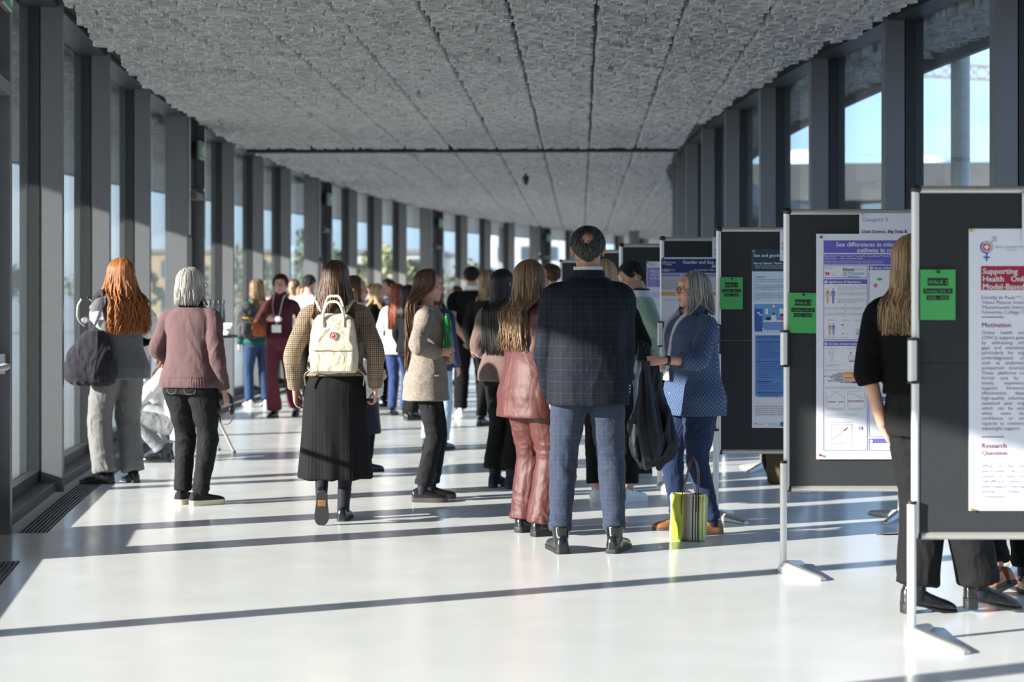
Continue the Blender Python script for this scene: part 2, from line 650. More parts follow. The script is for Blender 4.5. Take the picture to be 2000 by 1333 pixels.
def tube_field(name, y_from, y_to, r_from, r_to, zb, seed, min_r=0.0, gap=None):
    """upright tubes in straight lanes, kept between two radii of the curved hall"""
    rg = np.random.default_rng(seed)
    V, F, MI, off = [], [], [], 0
    v0, v1 = -9, 34
    for il in range(v0, v1):
        for js in range(int((y_from - 23.3) / LL) - 2, int((y_to - 23.3) / LL) + 2):
            c = LANE_0 + LANE_N * ((il + 0.5) * LW) + LANE_D * ((js + 0.5) * LL)
            rc_ = math.hypot(c.x - CX, c.y - CY)
            if rc_ < r_from - 0.9 or rc_ > r_to + 0.9:
                continue
            pk = packs[rg.integers(4)]
            fu, fv = rg.integers(2), rg.integers(2)
            for (u, v, r) in pk:
                if r < min_r:
                    continue
                uu = js * LL + (LL - u if fu else u)
                vv = il * LW + (LW - v if fv else v)
                q_ = LANE_0 + LANE_N * vv + LANE_D * uu
                x, y = q_.x, q_.y
                rd = math.hypot(x - CX, y - CY)
                if rd < r_from or rd > r_to or y < y_from or y > y_to:
                    continue
                sq = rg.random() < 0.38
                n = 4 if sq else (12 if r > 0.04 else 7)
                a = np.arange(n) * 2 * PI / n + (PI / 4 + 0.04 if sq else rg.random())
                cc, sn = np.cos(a), np.sin(a)
                z0 = zb + rg.random() * 0.02
                ri = r - 0.0052
                top = zb + 0.10
                R = [(r, top), (r, z0), (ri, z0), (ri, top)]
                V.append(np.concatenate([np.stack([x + q * cc, y + q * sn, np.full(n, z)], 1) for q, z in R]))
                k = np.arange(n)
                k2 = (k + 1) % n
                for t in range(3):
                    F.append(np.stack([off + t * n + k, off + t * n + k2, off + (t + 1) * n + k2, off + (t + 1) * n + k], 1))
                    MI.append(np.full(n, 1 if t == 1 else 0, dtype=np.int32))
                off += 4 * n
    V = np.concatenate(V)
    F = np.concatenate(F).astype(np.int32)
    me = bpy.data.meshes.new(name)
    me.vertices.add(len(V))
    me.vertices.foreach_set('co', V.ravel())
    me.loops.add(F.size)
    me.loops.foreach_set('vertex_index', F.ravel())
    me.polygons.add(len(F))
    me.polygons.foreach_set('loop_start', np.arange(0, F.size, 4, dtype=np.int32))
    me.update(calc_edges=True)
    me.materials.append(M['tube'])
    me.materials.append(M['tube_rim'])
    me.polygons.foreach_set('material_index', np.concatenate(MI))
    o = bpy.data.objects.new(name, me)
    COL.objects.link(o)
    tag(o, kind='structure')
    return o
tube_field('ceiling', 7.0, 23.10, 71.85, 77.93, CEIL, 1)
tube_field('ceiling', 23.36, 44.0, 71.85, 77.93, CEIL, 2, 0.03)
tube_field('ceiling', 44.0, 66.0, 71.85, 77.93, CEIL, 3, 0.04)
tube_field('ceiling', -9.0, 7.0, 71.85, 77.93, CEIL, 4, 0.04)
mb = MB()
mb.sheet(np.array([[pol(r, s, CEIL - 0.034) for s in (2.06, 2.2)] for r in np.linspace(77.93, 71.85, 30)]), 0.10)
tag(mb.build('trim_3', M['gasket']), kind='structure')
# soffit tubes outside, both sides
tube_field('ceiling_soffit', 8.0, 30.0, 78.42, 79.75, CEIL, 5, 0.03)
tube_field('ceiling_soffit', 8.0, 26.0, 70.76, 71.40, CEIL, 6, 0.03)
# roof plate
mb = MB()
g = np.array([[pol(r, s, CEIL + 0.11) for s in np.linspace(S0, S1, 100)] for r in (78.3, 71.5)])
mb.sheet(g, 0.02)
tag(mb.build('ceiling_plate', M['ceil_back']), kind='structure')
mb = MB()
for r0, r1 in ((78.36, 82.35), (70.72, 71.44)):
    mb.sheet(np.array([[pol(r, s, CEIL + 0.11) for s in np.linspace(S0, S1, 100)] for r in (r1, r0)]), 0.03)
tag(mb.build('ceiling_overhang', M['soffit']), kind='structure')
mb = MB()
mb.sheet(np.array([[pol(r, s, CEIL + 0.16) for s in np.linspace(S0, S1, 100)] for r in (82.4, 70.68)]), 0.5)
tag(mb.build('roof', M['roofslab']), kind='structure')
mb = MB()
for r, zc_, hh in ((82.37, CEIL + 0.27, 0.36), (70.71, CEIL + 0.19, 0.52)):
    g = [pol(r, s, zc_) for s in np.linspace(S0, S1, 100)]
    for i in range(99):
        mb.bar(g[i], g[i + 1], 0.05, hh)
tag(mb.build('trim_2', M['fin_dark']), kind='structure')
# end walls far out of sight close the hall
for nm, s in (('wall_south', S0), ('wall_north', S1)):
    mb = MB()
    a, b = pol(71.3, s, 1.9), pol(78.3, s, 1.9)
    mb.bar(a, b, 0.15, 3.8)
    tag(mb.build(nm, M['fin']), kind='structure')

# ------------------------------------------------------------------ window bays
EXIT_GREEN = plain('exit_green', (0.02, 0.30, 0.14), 0.4)
M['sheet_white'] = plain('white_print', (0.85, 0.87, 0.88), 0.5)

def radial(s):
    a = s / RO
    return Vector((-math.cos(a), math.sin(a), 0)), Vector((math.sin(a), math.cos(a), 0))   # outward, along

def rbox(mb, r0, r1, s, w, z0, z1, mi=0):
    """box between two radii at arc s, w along the arc"""
    o, t = radial(s)
    c = Vector(pol((r0 + r1) / 2, s, (z0 + z1) / 2))
    R = np.array(Matrix((o, t, Vector((0, 0, 1)))).transposed())
    mb.box(c, (r1 - r0, w, z1 - z0), rot=R, mi=mi)
def sbox(mb, r0, r1, s0, s1, z0, z1, mi=0):
    a, b = Vector(pol((r0 + r1) / 2, s0, (z0 + z1) / 2)), Vector(pol((r0 + r1) / 2, s1, (z0 + z1) / 2))
    mb.bar(a, b, r1 - r0, z1 - z0, mi=mi)

wn = [0]
dn = [0]
def window(s0, s1, out):
    """one bay between fins at arcs s0 and s1; out=+1 outer wall, -1 inner wall"""
    wn[0] += 1
    R0 = RO if out > 0 else RI
    f = lambda d: R0 + out * d
    lo_hi = lambda a, b: (min(f(a), f(b)), max(f(a), f(b)))
    e = empty('window_%d' % wn[0], pol(R0, (s0 + s1) / 2))
    e['kind'] = 'structure'
    L = e.location.copy()
    def put(mb, name, mat, bev=0.0):
        mb.xf(Matrix.Translation(-L))
        return mb.build(name, mat, e, smooth=False, bevel=bev)
    mb = MB(); rbox(mb, *lo_hi(0, 0.16), s0, 0.085, 0, 3.75); put(mb, 'mullion', M['fin'], 0.003)
    mb = MB(); rbox(mb, *lo_hi(0.165, 0.31), s0, 0.095, 0, 3.75); put(mb, 'glazing_frame', M['gasket'])
    mb = MB(); sbox(mb, *lo_hi(0.05, 0.26), s0 + 0.032, s1 - 0.032, 0, 0.075); put(mb, 'sill', M['fin'], 0.004)
    mb = MB(); sbox(mb, *lo_hi(0.17, 0.26), s0 + 0.04, s1 - 0.04, 0.075, 0.16); put(mb, 'bottom_rail', M['fin_dark'])
    mb = MB(); sbox(mb, *lo_hi(0.03, 0.26), s0 + 0.032, s1 - 0.032, 3.60, 3.75); put(mb, 'header', M['fin_dark'])
    mb = MB(); sbox(mb, *lo_hi(0.205, 0.225), s0 + 0.035, s1 - 0.035, 0.15, 3.61); put(mb, 'pane', M['glass'])
    return e

def exit_sign(loc, rz, label):
    e = empty('exit_sign', loc, rz)
    tag(e, label, 'sign', 'emergency exit signs over the doors')
    mb = MB(); mb.box((0, 0, 0), (0.32, 0.04, 0.22)); mb.build('housing', M['silver'], e, smooth=False, bevel=0.006)
    mb = MB(); mb.box((0, -0.022, 0), (0.29, 0.006, 0.19)); mb.build('green_panel', EXIT_GREEN, e, smooth=False)
    mb = MB()
    y = -0.027
    # running person, arrow and doorway
    mb.ell((0.055, y, 0.055), (0.014, 0.002, 0.014))
    for a, b, q in (((0.05, 0.035), (0.03, -0.01), 0.02), ((0.03, -0.01), (0.06, -0.035), 0.012), ((0.06, -0.035), (0.045, -0.07), 0.011), ((0.03, -0.01), (0.0, -0.03), 0.012), ((0.0, -0.03), (-0.02, -0.06), 0.011), ((0.05, 0.035), (0.08, 0.01), 0.009), ((0.045, 0.035), (0.015, 0.02), 0.009)):
        mb.bar((a[0], y, a[1]), (b[0], y, b[1]), q, 0.003, up=(0, 1, 0))
    mb.build('running_person_symbol', M['sheet_white'], e, smooth=False)
    mb = MB()
    mb.bar((-0.085, y, 0.06), (-0.085, y, -0.02), 0.02, 0.003, up=(0, 1, 0))
    mb.prism([(-0.115, y, -0.02), (-0.055, y, -0.02), (-0.085, y, -0.065)], 1, (0, 0.002, 0))
    mb.build('arrow_symbol', M['sheet_white'], e, smooth=False)
    mb = MB()
    mb.box((0.105, y, -0.005), (0.03, 0.003, 0.15))
    mb.build('doorway_symbol', M['sheet_white'], e, smooth=False)
    return e

DOOR_LABELS = ['green running-person exit sign over the door at the near end of the window wall',
               'green running-person exit sign over the door behind the grey-haired woman',
               'green exit sign over the door just past the window behind the backpack wearer',
               'small green exit sign over a door far along the curved window wall',
               'tiny green exit sign over the farthest door of the curved window wall']
def door(s0, s1):
    dn[0] += 1
    e = empty('door_%d' % dn[0], pol(RO, (s0 + s1) / 2))
    e['kind'] = 'structure'
    L = e.location.copy()
    def put(mb, name, mat, bev=0.0, par=e):
        mb.xf(Matrix.Translation(-L))
        return mb.build(name, mat, par, smooth=False, bevel=bev)
    mb = MB(); rbox(mb, RO, RO + 0.26, s0, 0.07, 0, 3.75); put(mb, 'jamb', M['fin'], 0.003)
    mb = MB(); sbox(mb, RO + 0.10, RO + 0.24, s0 + 0.035, s1 - 0.035, 2.82, 3.75); put(mb, 'header_panel', M['fin_dark'])
    mb = MB()
    r0, r1 = RO + 0.12, RO + 0.2
    sbox(mb, r0, r1, s0 + 0.05, s0 + 0.2, 0.02, 2.8); sbox(mb, r0, r1, s1 - 0.2, s1 - 0.05, 0.02, 2.8)
    sbox(mb, r0, r1, s0 + 0.2, s1 - 0.2, 0.02, 0.28); sbox(mb, r0, r1, s0 + 0.2, s1 - 0.2, 2.62, 2.8)
    lf = put(mb, 'door_leaf', M['fin_dark'], 0.003)
    mb = MB(); sbox(mb, RO + 0.155, RO + 0.165, s0 + 0.19, s1 - 0.19, 0.27, 2.63); put(mb, 'door_pane', M['glass'])
    mb = MB()
    n = 7
    ss = np.linspace(s0 + 0.12, s1 - 0.12, n)
    mb.tube([pol(RO + 0.045 - 0.085 * math.sin(PI * k / (n - 1)) ** 0.4, ss[k], 1.03) for k in range(n)], 0.018, 10)
    for q in (ss[0], ss[-1]):
        rbox(mb, RO + 0.02, RO + 0.13, q, 0.06, 0.98, 1.10)
    put(mb, 'push_bar', M['silver'])
    mb = MB(); sbox(mb, RO - 0.01, RO + 0.115, s1 - 0.6, s1 - 0.12, 2.66, 2.74)
    mb.bar(pol(RO + 0.04, s1 - 0.35, 2.75), pol(RO + 0.08, s1 - 0.75, 2.79), 0.02, 0.02); put(mb, 'door_closer', M['fin'])
    for q in (s0 + 0.045, s1 - 0.045) if dn[0] > 2 else ():
        mb = MB()
        mb.tube([pol(RO - 0.012, q, 2.2), pol(RO - 0.012, q, 3.6)], 0.012, 8)
        put(mb, 'cable_conduit', M['silver'])
    # the sign over it
    o, t = radial((s0 + s1) / 2)
    p = Vector(pol(RO + 0.005, s1 - 0.22, 3.28))
    exit_sign(p, math.atan2(-o.x, o.y) , DOOR_LABELS[dn[0] - 2]) if 2 <= dn[0] <= 6 else None

outer = [-9.5, -7.4, -5.3, -3.2, 'd', -2.1, 0.0, 2.2, 4.5, 6.8, 8.9, 'd', 10.0, 12.2, 14.6, 16.95, 19.35, 'd', 20.5, 22.6, 24.8, 26.9, 29.1, 'd', 30.2, 32.25, 34.3, 36.35, 38.4, 'd', 39.5, 41.5, 43.5, 45.5, 47.5, 'd', 48.6, 50.6, 52.6, 54.6, 56.6, 58.6, 60.6]
prev = None
isd = False
for q in outer:
    if q == 'd':
        isd = True
        continue
    s = s_of_y(q)
    if prev is not None:
        if isd:
            door(prev, s)
        else:
            window(prev, s, 1)
    prev, isd = s, False
inner_y = [-9.25 + 2 * k for k in range(34)]
for a, b in zip(inner_y[:-1], inner_y[1:]):
    window(RO * math.asin((a - CY) / RI), RO * math.asin((b - CY) / RI), -1)

# ------------------------------------------------------------------ things on the ceiling
def spot(px, py, dz=0.0):
    """point on the ceiling seen at a pixel"""
    s = (HOR - py) / (CEIL + dz - HC)
    return ((px - 1000) / s, FPX / s, CEIL + dz)
x, y, z = spot(1027, 341)
e = empty('ceiling_spotlight', (x, y, z - 0.02))
tag(e, 'small black spotlight hanging from the tube ceiling past the dark joint', 'spotlight')
mb = MB(); mb.tube([(0, 0, 0.09), (0, 0, 0)], 0.02, 10); mb.build('stem', M['black'], e)
mb = MB(); mb.lathe([(0.02, 0.0), (0.055, -0.01), (0.06, -0.05), (0.03, -0.14), (0.012, -0.16)]); mb.build('lamp_head', M['black'], e)
for (px, py, lb) in ((561, 72, 'round sprinkler ring in the ceiling above the window fins by the grey-haired woman'), (1282, 132, 'round sprinkler ring in the ceiling near the inner window fins'), (990, 36, 'dark round sprinkler ring low in the ceiling above the tall man')):
    x, y, z = spot(px, py)
    e = empty('ceiling_sprinkler', (x, y, z - 0.015))
    tag(e, lb, 'sprinkler', 'sprinkler rings in the ceiling')
    mb = MB()
    a = np.linspace(0, 2 * PI, 25)
    mb.tube([(0.045 * math.cos(t), 0.045 * math.sin(t), 0) for t in a], 0.006, 6)
    mb.build('ring', M['silver'], e)
    mb = MB(); mb.tube([(0, 0, 0.06), (0, 0, -0.02)], [0.012, 0.012], 8); mb.lathe([(0.0, -0.03), (0.022, -0.028), (0.022, -0.022), (0.0, -0.02)], n=12); mb.build('nozzle', M['silver'], e)

# ------------------------------------------------------------------ outside
def leafy(name, loc, h, w, n, col, label, grp):
    e = empty(name, loc)
    tag(e, label, 'tree', grp)
    mb = MB()
    mb.tube([(0, 0, 0), (0.1, 0, h * 0.4), (0.05, 0.1, h * 0.75)], [0.16, 0.12, 0.05], 8)
    for k in range(5):
        a = k * 1.3
        mb.tube([(0.05, 0, h * (0.35 + 0.06 * k)), (w * 0.3 * math.cos(a), w * 0.3 * math.sin(a), h * (0.6 + 0.05 * k))], [0.06, 0.02], 5)
    mb.build('trunk', plain('bark', (0.08, 0.06, 0.045), 0.9, bstr=0.4, bscale=30), e)
    mb = MB()
    rg = np.random.default_rng(int(abs(loc[0]) * 13 + loc[1]))
    for k in range(n):
        d = rg.normal(size=3)
        d /= np.linalg.norm(d)
        rr = rg.random() ** 0.4
        c = np.array((0, 0, h * 0.66)) + d * rr * np.array((w * 0.5, w * 0.5, h * 0.36)) * (0.85 + 0.3 * math.sin(5 * d[0] + 3 * d[2]))
        u = rg.normal(size=3); u /= np.linalg.norm(u)
        v = np.cross(u, rg.normal(size=3)); v /= np.linalg.norm(v)
        q = 0.16 + 0.12 * rg.random()
        mb.add([c - u * q, c + v * q * 0.6, c + u * q, c - v * q * 0.6], [(0, 1, 2, 3)])
    mb.build('crown', plain('leaves_' + name + str(n) + str(round(col[0], 2)), col, 0.7, var=0.5, scale=1.5), e, smooth=False)
tree_list = [(-5.5, 74, 7.5, 5.5, (0.32, 0.30, 0.05), 'yellow autumn tree outside beyond the curved windows'),
             (-9.5, 82, 9, 6, (0.14, 0.18, 0.05), 'tall green tree outside past the yellow tree'),
             (-14, 88, 8, 7, (0.10, 0.14, 0.05), 'broad dark green tree outside behind the backpack wearer'),
             (-20, 84, 7, 6, (0.13, 0.16, 0.06), 'olive green tree outside beyond the third door'),
             (-2.0, 92, 7, 6, (0.22, 0.24, 0.06), 'pale yellow-green tree outside behind the man in the black t-shirt'),
             (-28, 86, 8, 7, (0.09, 0.13, 0.06), 'dark tree outside behind the burgundy turtleneck'),
             (-36, 80, 7, 6, (0.10, 0.13, 0.06), 'round dark tree outside at the edge of the row')]
for (x, y, h, w_, c, lb) in tree_list:
    leafy('tree', (x, y, -0.3), h * 0.56, w_, 1100, tuple(0.6 * q + 0.10 for q in c), lb, 'trees outside the curved windows')  # leaf colours greyed and paled, distance haze painted in

def block(name, loc, size, rz, wall, label, floors, cols, sill=0.9):
    e = empty(name, loc, rz)
    tag(e, label, 'building', 'buildings seen through the windows')
    w_, d_, h_ = size
    mb = MB(); mb.box((0, 0, h_ / 2), (w_, d_, h_)); mb.build('walls', wall, e, smooth=False)
    mb = MB(); mb.box((0, 0, h_ + 0.15), (w_ + 0.5, d_ + 0.5, 0.3)); mb.build('flat_roof', M['roofslab'], e, smooth=False)
    fh = h_ / floors
    for i in range(floors):
        for j in range(cols):
            x = -w_ / 2 + (j + 0.5) * w_ / cols
            mb = MB(); mb.box((x, -d_ / 2 - 0.01, (i + 0.55) * fh), (w_ / cols * 0.55, 0.12, fh * 0.5)); mb.build('window_opening', M['win'], e, smooth=False)
M['win'] = plain('far_window', (0.10, 0.13, 0.16), 0.15)
M['cream'] = plain('pale_render', (0.62, 0.60, 0.55), 0.9)
M['whiteren'] = plain('white_render', (0.75, 0.75, 0.74), 0.9)
M['tan'] = plain('tan_render', (0.5, 0.36, 0.2), 0.9)
block('apartment_block', (1.5, 128, -0.3), (7, 10, 8.3), 0.1, M['whiteren'], 'white apartment block outside with rows of windows', 4, 4)
block('apartment_block', (-9.5, 120, -0.3), (9, 10, 5.0), -0.1, M['cream'], 'cream block outside with yellow trees in front', 3, 5)
block('apartment_block', (-24, 135, -0.3), (13, 10, 5.5), 0.0, M['tan'], 'tan low block outside behind the dark trees', 2, 6)
block('apartment_block', (14, 140, -0.3), (12, 10, 5.2), 0.15, M['cream'], 'pale low block outside past the white block', 2, 6)

# courtyard wing across from the inner windows
e = empty('courtyard_wing', (20, 52, -0.3), -0.10)
tag(e, 'low grey courtyard wing with a flat roof and domed skylights', 'building')
mb = MB(); mb.box((4, 0, 5.25), (52, 9, 1.1)); mb.build('roof_slab', plain('weathered_concrete', (0.085, 0.085, 0.085), 0.9, var=0.2, scale=0.7), e, smooth=False)
for k in range(12):
    mb = MB(); mb.tube([(-20 + 4 * k, -3.6, 0), (-20 + 4 * k, -3.6, 4.75)], 0.16, 12); mb.build('column', M['fin'], e)
for k in range(12):
    mb = MB()
    mb.lathe([(1.1, 0), (1.08, 0.15), (0.9, 0.42), (0.55, 0.6), (0.01, 0.66)], (-19 + 4.1 * k, -2.2 + (k % 2) * 2.6, 5.78))
    mb.build('skylight_dome', plain('frosted_dome', (0.8, 0.82, 0.84), 0.25, coat=0.5), e)
e = empty('outdoor_column', (4.05, 14.8, -0.3))
tag(e, 'slim round steel column standing outside the inner windows', 'column')
mb = MB(); mb.lathe([(0.085, 0.02), (0.085, 3.96)]); mb.build('shaft', plain('pale_green_paint', (0.32, 0.36, 0.33), 0.4), e)
mb = MB(); mb.lathe([(0.14, 0.0), (0.14, 0.02), (0.09, 0.03)]); mb.build('base_plate', M['fin'], e)
# tower crane far behind the wing
e = empty('tower_crane', (62, 200, -0.3), 0.35)
tag(e, 'orange lattice jib of a tower crane far outside the inner windows', 'crane')
CR = plain('crane_orange', (0.6, 0.33, 0.12), 0.6)
def lattice(mb, a, b, wd, n):
    a, b = Vector(a), Vector(b)
    up = Vector((0, 0, 1)) if abs((b - a).normalized().z) < 0.5 else Vector((1, 0, 0))
    for sg in (0, 1):
        mb.bar(a + up * wd * sg, b + up * wd * sg, 0.22, 0.22)
    for k in range(n):
        p = a.lerp(b, k / n); q = a.lerp(b, (k + 1) / n)
        mb.bar(p, q + up * wd, 0.12, 0.12, up=(0, 1, 0.01)); mb.bar(p + up * wd, q, 0.12, 0.12, up=(0, 1, 0.01))
mb = MB(); lattice(mb, (0, 0, 0), (0, 0, 33), 1.6, 16); mb.build('mast', CR, e, smooth=False)
mb = MB(); lattice(mb, (-16, 0, 28.5), (30, 0, 28.5), 1.6, 22); mb.build('jib', CR, e, smooth=False)
# ------------------------------------------------------------------ people
def ring(z, rx, ry, cx=0.0, cy=0.0, n=36, p=2.3):
    a = np.arange(n) * 2 * PI / n
    c, s = np.cos(a), np.sin(a)
    return np.stack([cx + rx * np.sign(c) * np.abs(c) ** (2 / p), cy + ry * np.sign(s) * np.abs(s) ** (2 / p), np.full(n, z)], 1)

def ik(a, b, l1, l2, hint):
    a, b, hint = np.array(a, float), np.array(b, float), np.array(hint, float)
    d = b - a
    D = np.linalg.norm(d)
    if D > (l1 + l2) * 0.999:
        b = a + d / D * (l1 + l2) * 0.999
        d = b - a
        D = np.linalg.norm(d)
    u = d / D
    x = (l1 * l1 - l2 * l2 + D * D) / (2 * D)
    h = math.sqrt(max(0, l1 * l1 - x * x))
    v = hint - u * np.dot(hint, u)
    nv = np.linalg.norm(v)
    v = v / nv if nv > 1e-6 else np.array((0, -1.0, 0))
    return a + u * x + v * h, b

SKIN = {}
def skin(tone='light'):
    if tone in SKIN:
        return SKIN[tone]
    c = {'light': (0.56, 0.32, 0.23), 'pink': (0.60, 0.34, 0.26), 'tan': (0.42, 0.22, 0.14)}[tone]
    m, nt, b = nodes_of('skin_' + tone)
    v = coords(nt)
    nt.links.new(ramp(nt, noise(nt, v, 14, 4), [(0.3, tuple(q * 0.9 for q in c)), (0.7, tuple(min(1, q * 1.08) for q in c))]), b.inputs['Base Color'])
    b.inputs['Roughness'].default_value = 0.5
    b.inputs['Specular IOR Level'].default_value = 0.35
    b.inputs['Subsurface Weight'].default_value = 0.08
    b.inputs['Subsurface Radius'].default_value = (0.01, 0.004, 0.002)
    bump(nt, b, noise(nt, v, 350, 2), 0.08, 0.002)
    SKIN[tone] = m
    return m
LIP = plain('lips', (0.40, 0.14, 0.12), 0.4)
EYEW = plain('eye_white', (0.75, 0.72, 0.68), 0.2)
IRIS = plain('iris', (0.05, 0.035, 0.02), 0.15)

def hair_mat(name, lo, hi, rough=0.42):
    key = 'hair_' + name
    if key in MATS:
        return MATS[key]
    m, nt, b = nodes_of(key)
    at = nd(nt, 'ShaderNodeAttribute', attribute_name='tone')
    f = noise(nt, coords(nt, (90, 90, 6)), 1.0, 3, 0.6)
    f2 = math_(nt, 'ADD', math_(nt, 'MULTIPLY', at.outputs['Fac'], 0.65), math_(nt, 'MULTIPLY', f, 0.5))
    nt.links.new(ramp(nt, f2, [(0.2, lo), (0.85, hi)]), b.inputs['Base Color'])
    b.inputs['Roughness'].default_value = rough
    b.inputs['Specular IOR Level'].default_value = 0.3
    bump(nt, b, noise(nt, coords(nt, (260, 260, 10)), 1.0, 2), 0.25, 0.004)
    MATS[key] = m
    return m

class Fig:
    """a standing, walking or sitting figure. Local frame: faces +y, right hand at +x, 1.70 m tall before scaling"""
    def __init__(s, label, loc, rot, H=1.68, male=False, w=1.0, shw=None, lean=(0.0, 0.0), dz=0.0, head=(0, 0, 0), headoff=(0, 0),
                 L=None, R=None, fl=(-0.10, 0.0, 0.0), fr=(0.10, 0.0, 0.0), kl=None, kr=None, vox=0.009, tone='light', hcurl=(0.45, 0.45), group=None, bust=1.0, fine=True):
        s.male, s.w, s.lean, s.dz, s.vox, s.fine = male, w, lean, dz, vox, fine
        s.S = H / 1.70
        s.root = empty('person', (loc[0], loc[1], 0), math.radians(rot), s.S)
        tag(s.root, label, 'person', group)
        s.tone = tone
        s.bust = bust
        s.shw = shw or (0.185 if male else 0.165)
        s.head_rot = head
        s.headoff = headoff
        s.hcurl = hcurl
        lx, ly = lean
        s.sh, s.el, s.wr = [], [], []
        for sg, A in ((-1, L), (1, R)):
            A = A or {}
            sh = np.array((sg * s.shw + lx, -0.012 + ly, (1.345 if male else 1.350) + dz))
            wr = np.array(A.get('w', (sg * (s.shw + 0.075 * w), 0.03, 0.86)), float)
            hint = A.get('e', (sg * 0.35, -1.0, 0.0))
            l1, l2 = (0.295, 0.265) if male else (0.285, 0.25)
            el, wr = ik(sh, wr, l1, l2, hint)
            s.sh.append(sh); s.el.append(el); s.wr.append(wr)
        s.handdir = [(L or {}).get('d'), (R or {}).get('d')]
        s.palm = [(L or {}).get('p'), (R or {}).get('p')]
        s.hip, s.knee, s.ank, s.foot = [], [], [], []
        for sg, F, K in ((-1, fl, kl), (1, fr, kr)):
            F = list(F) + [0.0] * (6 - len(F))            # x, y, yaw, lift, pitch
            hip = np.array((sg * 0.088 * w, -0.005, 0.90 + dz))
            yaw, pitch = math.radians(F[2]), math.radians(F[4])
            an = np.array((F[0], F[1], 0.085 + F[3]))
            hint = K or (-math.sin(yaw) * 0.5, 1.0, 0.0)
            kn, an = ik(hip, an, 0.425, 0.405, hint)
            s.hip.append(hip); s.knee.append(kn); s.ank.append(an); s.foot.append((yaw, pitch))
        s.hM = (Matrix.Translation((lx + headoff[0], ly + headoff[1], 1.585 + dz)) @ Matrix.Rotation(math.radians(head[0]), 4, 'Z')
                @ Matrix.Rotation(math.radians(head[1]), 4, 'X') @ Matrix.Rotation(math.radians(head[2]), 4, 'Y'))
    # offset of the trunk at height z
    def off(s, z):
        t = min(1.0, max(0.0, (z - s.dz - 0.88) / 0.52))
        t = t * t * (3 - 2 * t)
        return s.lean[0] * t, s.lean[1] * t
    PROF_F = [(0.80, 0.165, 0.105, -0.012), (0.88, 0.182, 0.120, -0.014), (0.96, 0.168, 0.112, -0.008), (1.06, 0.138, 0.094, 0.0), (1.15, 0.140, 0.098, 0.004), (1.24, 0.152, 0.118, 0.014), (1.30, 0.158, 0.116, 0.012), (1.35, 0.153, 0.098, 0.002), (1.39, 0.126, 0.080, -0.008), (1.425, 0.090, 0.066, -0.012), (1.475, 0.055, 0.056, -0.010)]
    PROF_M = [(0.80, 0.165, 0.108, -0.006), (0.88, 0.174, 0.118, -0.008), (0.96, 0.168, 0.112, -0.002), (1.06, 0.158, 0.106, 0.002), (1.15, 0.163, 0.110, 0.004), (1.24, 0.176, 0.120, 0.006), (1.30, 0.180, 0.120, 0.002), (1.35, 0.166, 0.106, -0.004), (1.395, 0.128, 0.088, -0.010), (1.435, 0.090, 0.072, -0.012), (1.485, 0.062, 0.062, -0.010)]
    def prof(s):
        P = np.array(s.PROF_M if s.male else s.PROF_F)
        P = P.copy()
        k = np.where(P[:, 0] < 1.40, s.w, 1 + (s.w - 1) * 0.35)
        P[:, 1] *= k
        P[:, 2] *= k
        P[:, 1] *= np.where((P[:, 0] > 1.29) & (P[:, 0] < 1.43), s.shw / (0.185 if s.male else 0.165), 1.0)
        return P
    def rings(s, z0, z1, ease=0.0, flare=0.0, flz=1.0, n=14, dx=0.0, dy=0.0, hang=0.0):
        """trunk rings from z0 up to z1; flare widens below height flz; hang keeps cloth from following the waist"""
        P = s.prof()
        out = []
        zz = np.linspace(z0, z1, n)
        for z in zz:
            zc = max(z, 0.80)
            rx, ry, cy = (np.interp(zc, P[:, 0], P[:, k]) for k in (1, 2, 3))
            if hang and z < 1.26:
                hx = np.interp(1.26, P[:, 0], P[:, 1]) * 0.97
                hy = np.interp(1.26, P[:, 0], P[:, 2]) * 0.97
                rx = rx + hang * max(0, hx - rx)
                ry = ry + hang * max(0, hy - ry)
            fl = flare * max(0.0, (flz - z)) / max(0.01, flz - z0) if z < flz else 0.0
            ox, oy = s.off(z + s.dz)
            nk = 1.0 if z < 1.40 else max(0.25, 1 - (z - 1.40) / 0.08)
            out.append(ring(z + s.dz, rx + ease * nk + fl, ry + ease * nk + fl, ox + dx, cy + oy + dy))
        return out
    def arm(s, mb, i, ru, re, rw, t_end=1.0, start=True, n=14, over=0.0):
        """limb along the arm: radii at shoulder, elbow and end; t_end < 1 stops on the forearm, < 0 on the upper arm"""
        sh, el, wr = s.sh[i], s.el[i], s.wr[i]
        ox, oy = s.off(1.42 + s.dz)
        nb = np.array((ox + (sh[0] - ox) * 0.40, sh[1], sh[2] + 0.032))
        pts, rad = [], []
        if start:
            pts += [nb]; rad += [ru * 0.80]
        pts += [sh + (el - sh) * 0.02, sh + (el - sh) * 0.45]
        rad += [ru, (ru + re) / 2]
        if t_end > 0:
            e1 = wr + (wr - el) / np.linalg.norm(wr - el) * over
            pts += [el + (sh - el) * 0.12, el + (wr - el) * 0.12 * min(1, t_end), el + (e1 - el) * 0.5 * t_end, el + (e1 - el) * t_end]
            rad += [re, re * 0.99, re + (rw - re) * 0.5, rw]
        else:
            pts += [sh + (el - sh) * (1 + t_end)]
            rad += [re]
        mb.tube(pts, rad, n, sub=5)
    def leg(s, mb, i, rt, rk, ra, t_end=1.0, n=18, stack=0.0, extra=0.0, flat=1.0):
        hip, kn, an = s.hip[i], s.knee[i], s.ank[i]
        end = kn + (an - kn) * t_end + np.array((0, 0, -extra))
        pts = [hip + np.array((0, 0, 0.05)), hip + (kn - hip) * 0.25, hip + (kn - hip) * 0.6, kn + (hip - kn) * 0.1, kn + (end - kn) * 0.1, kn + (end - kn) * 0.45, kn + (end - kn) * 0.8, end]
        rad = [rt * 0.9, rt, rt * 0.55 + rk * 0.45, rk, rk * 0.99, rk * 0.55 + ra * 0.45, ra, ra]
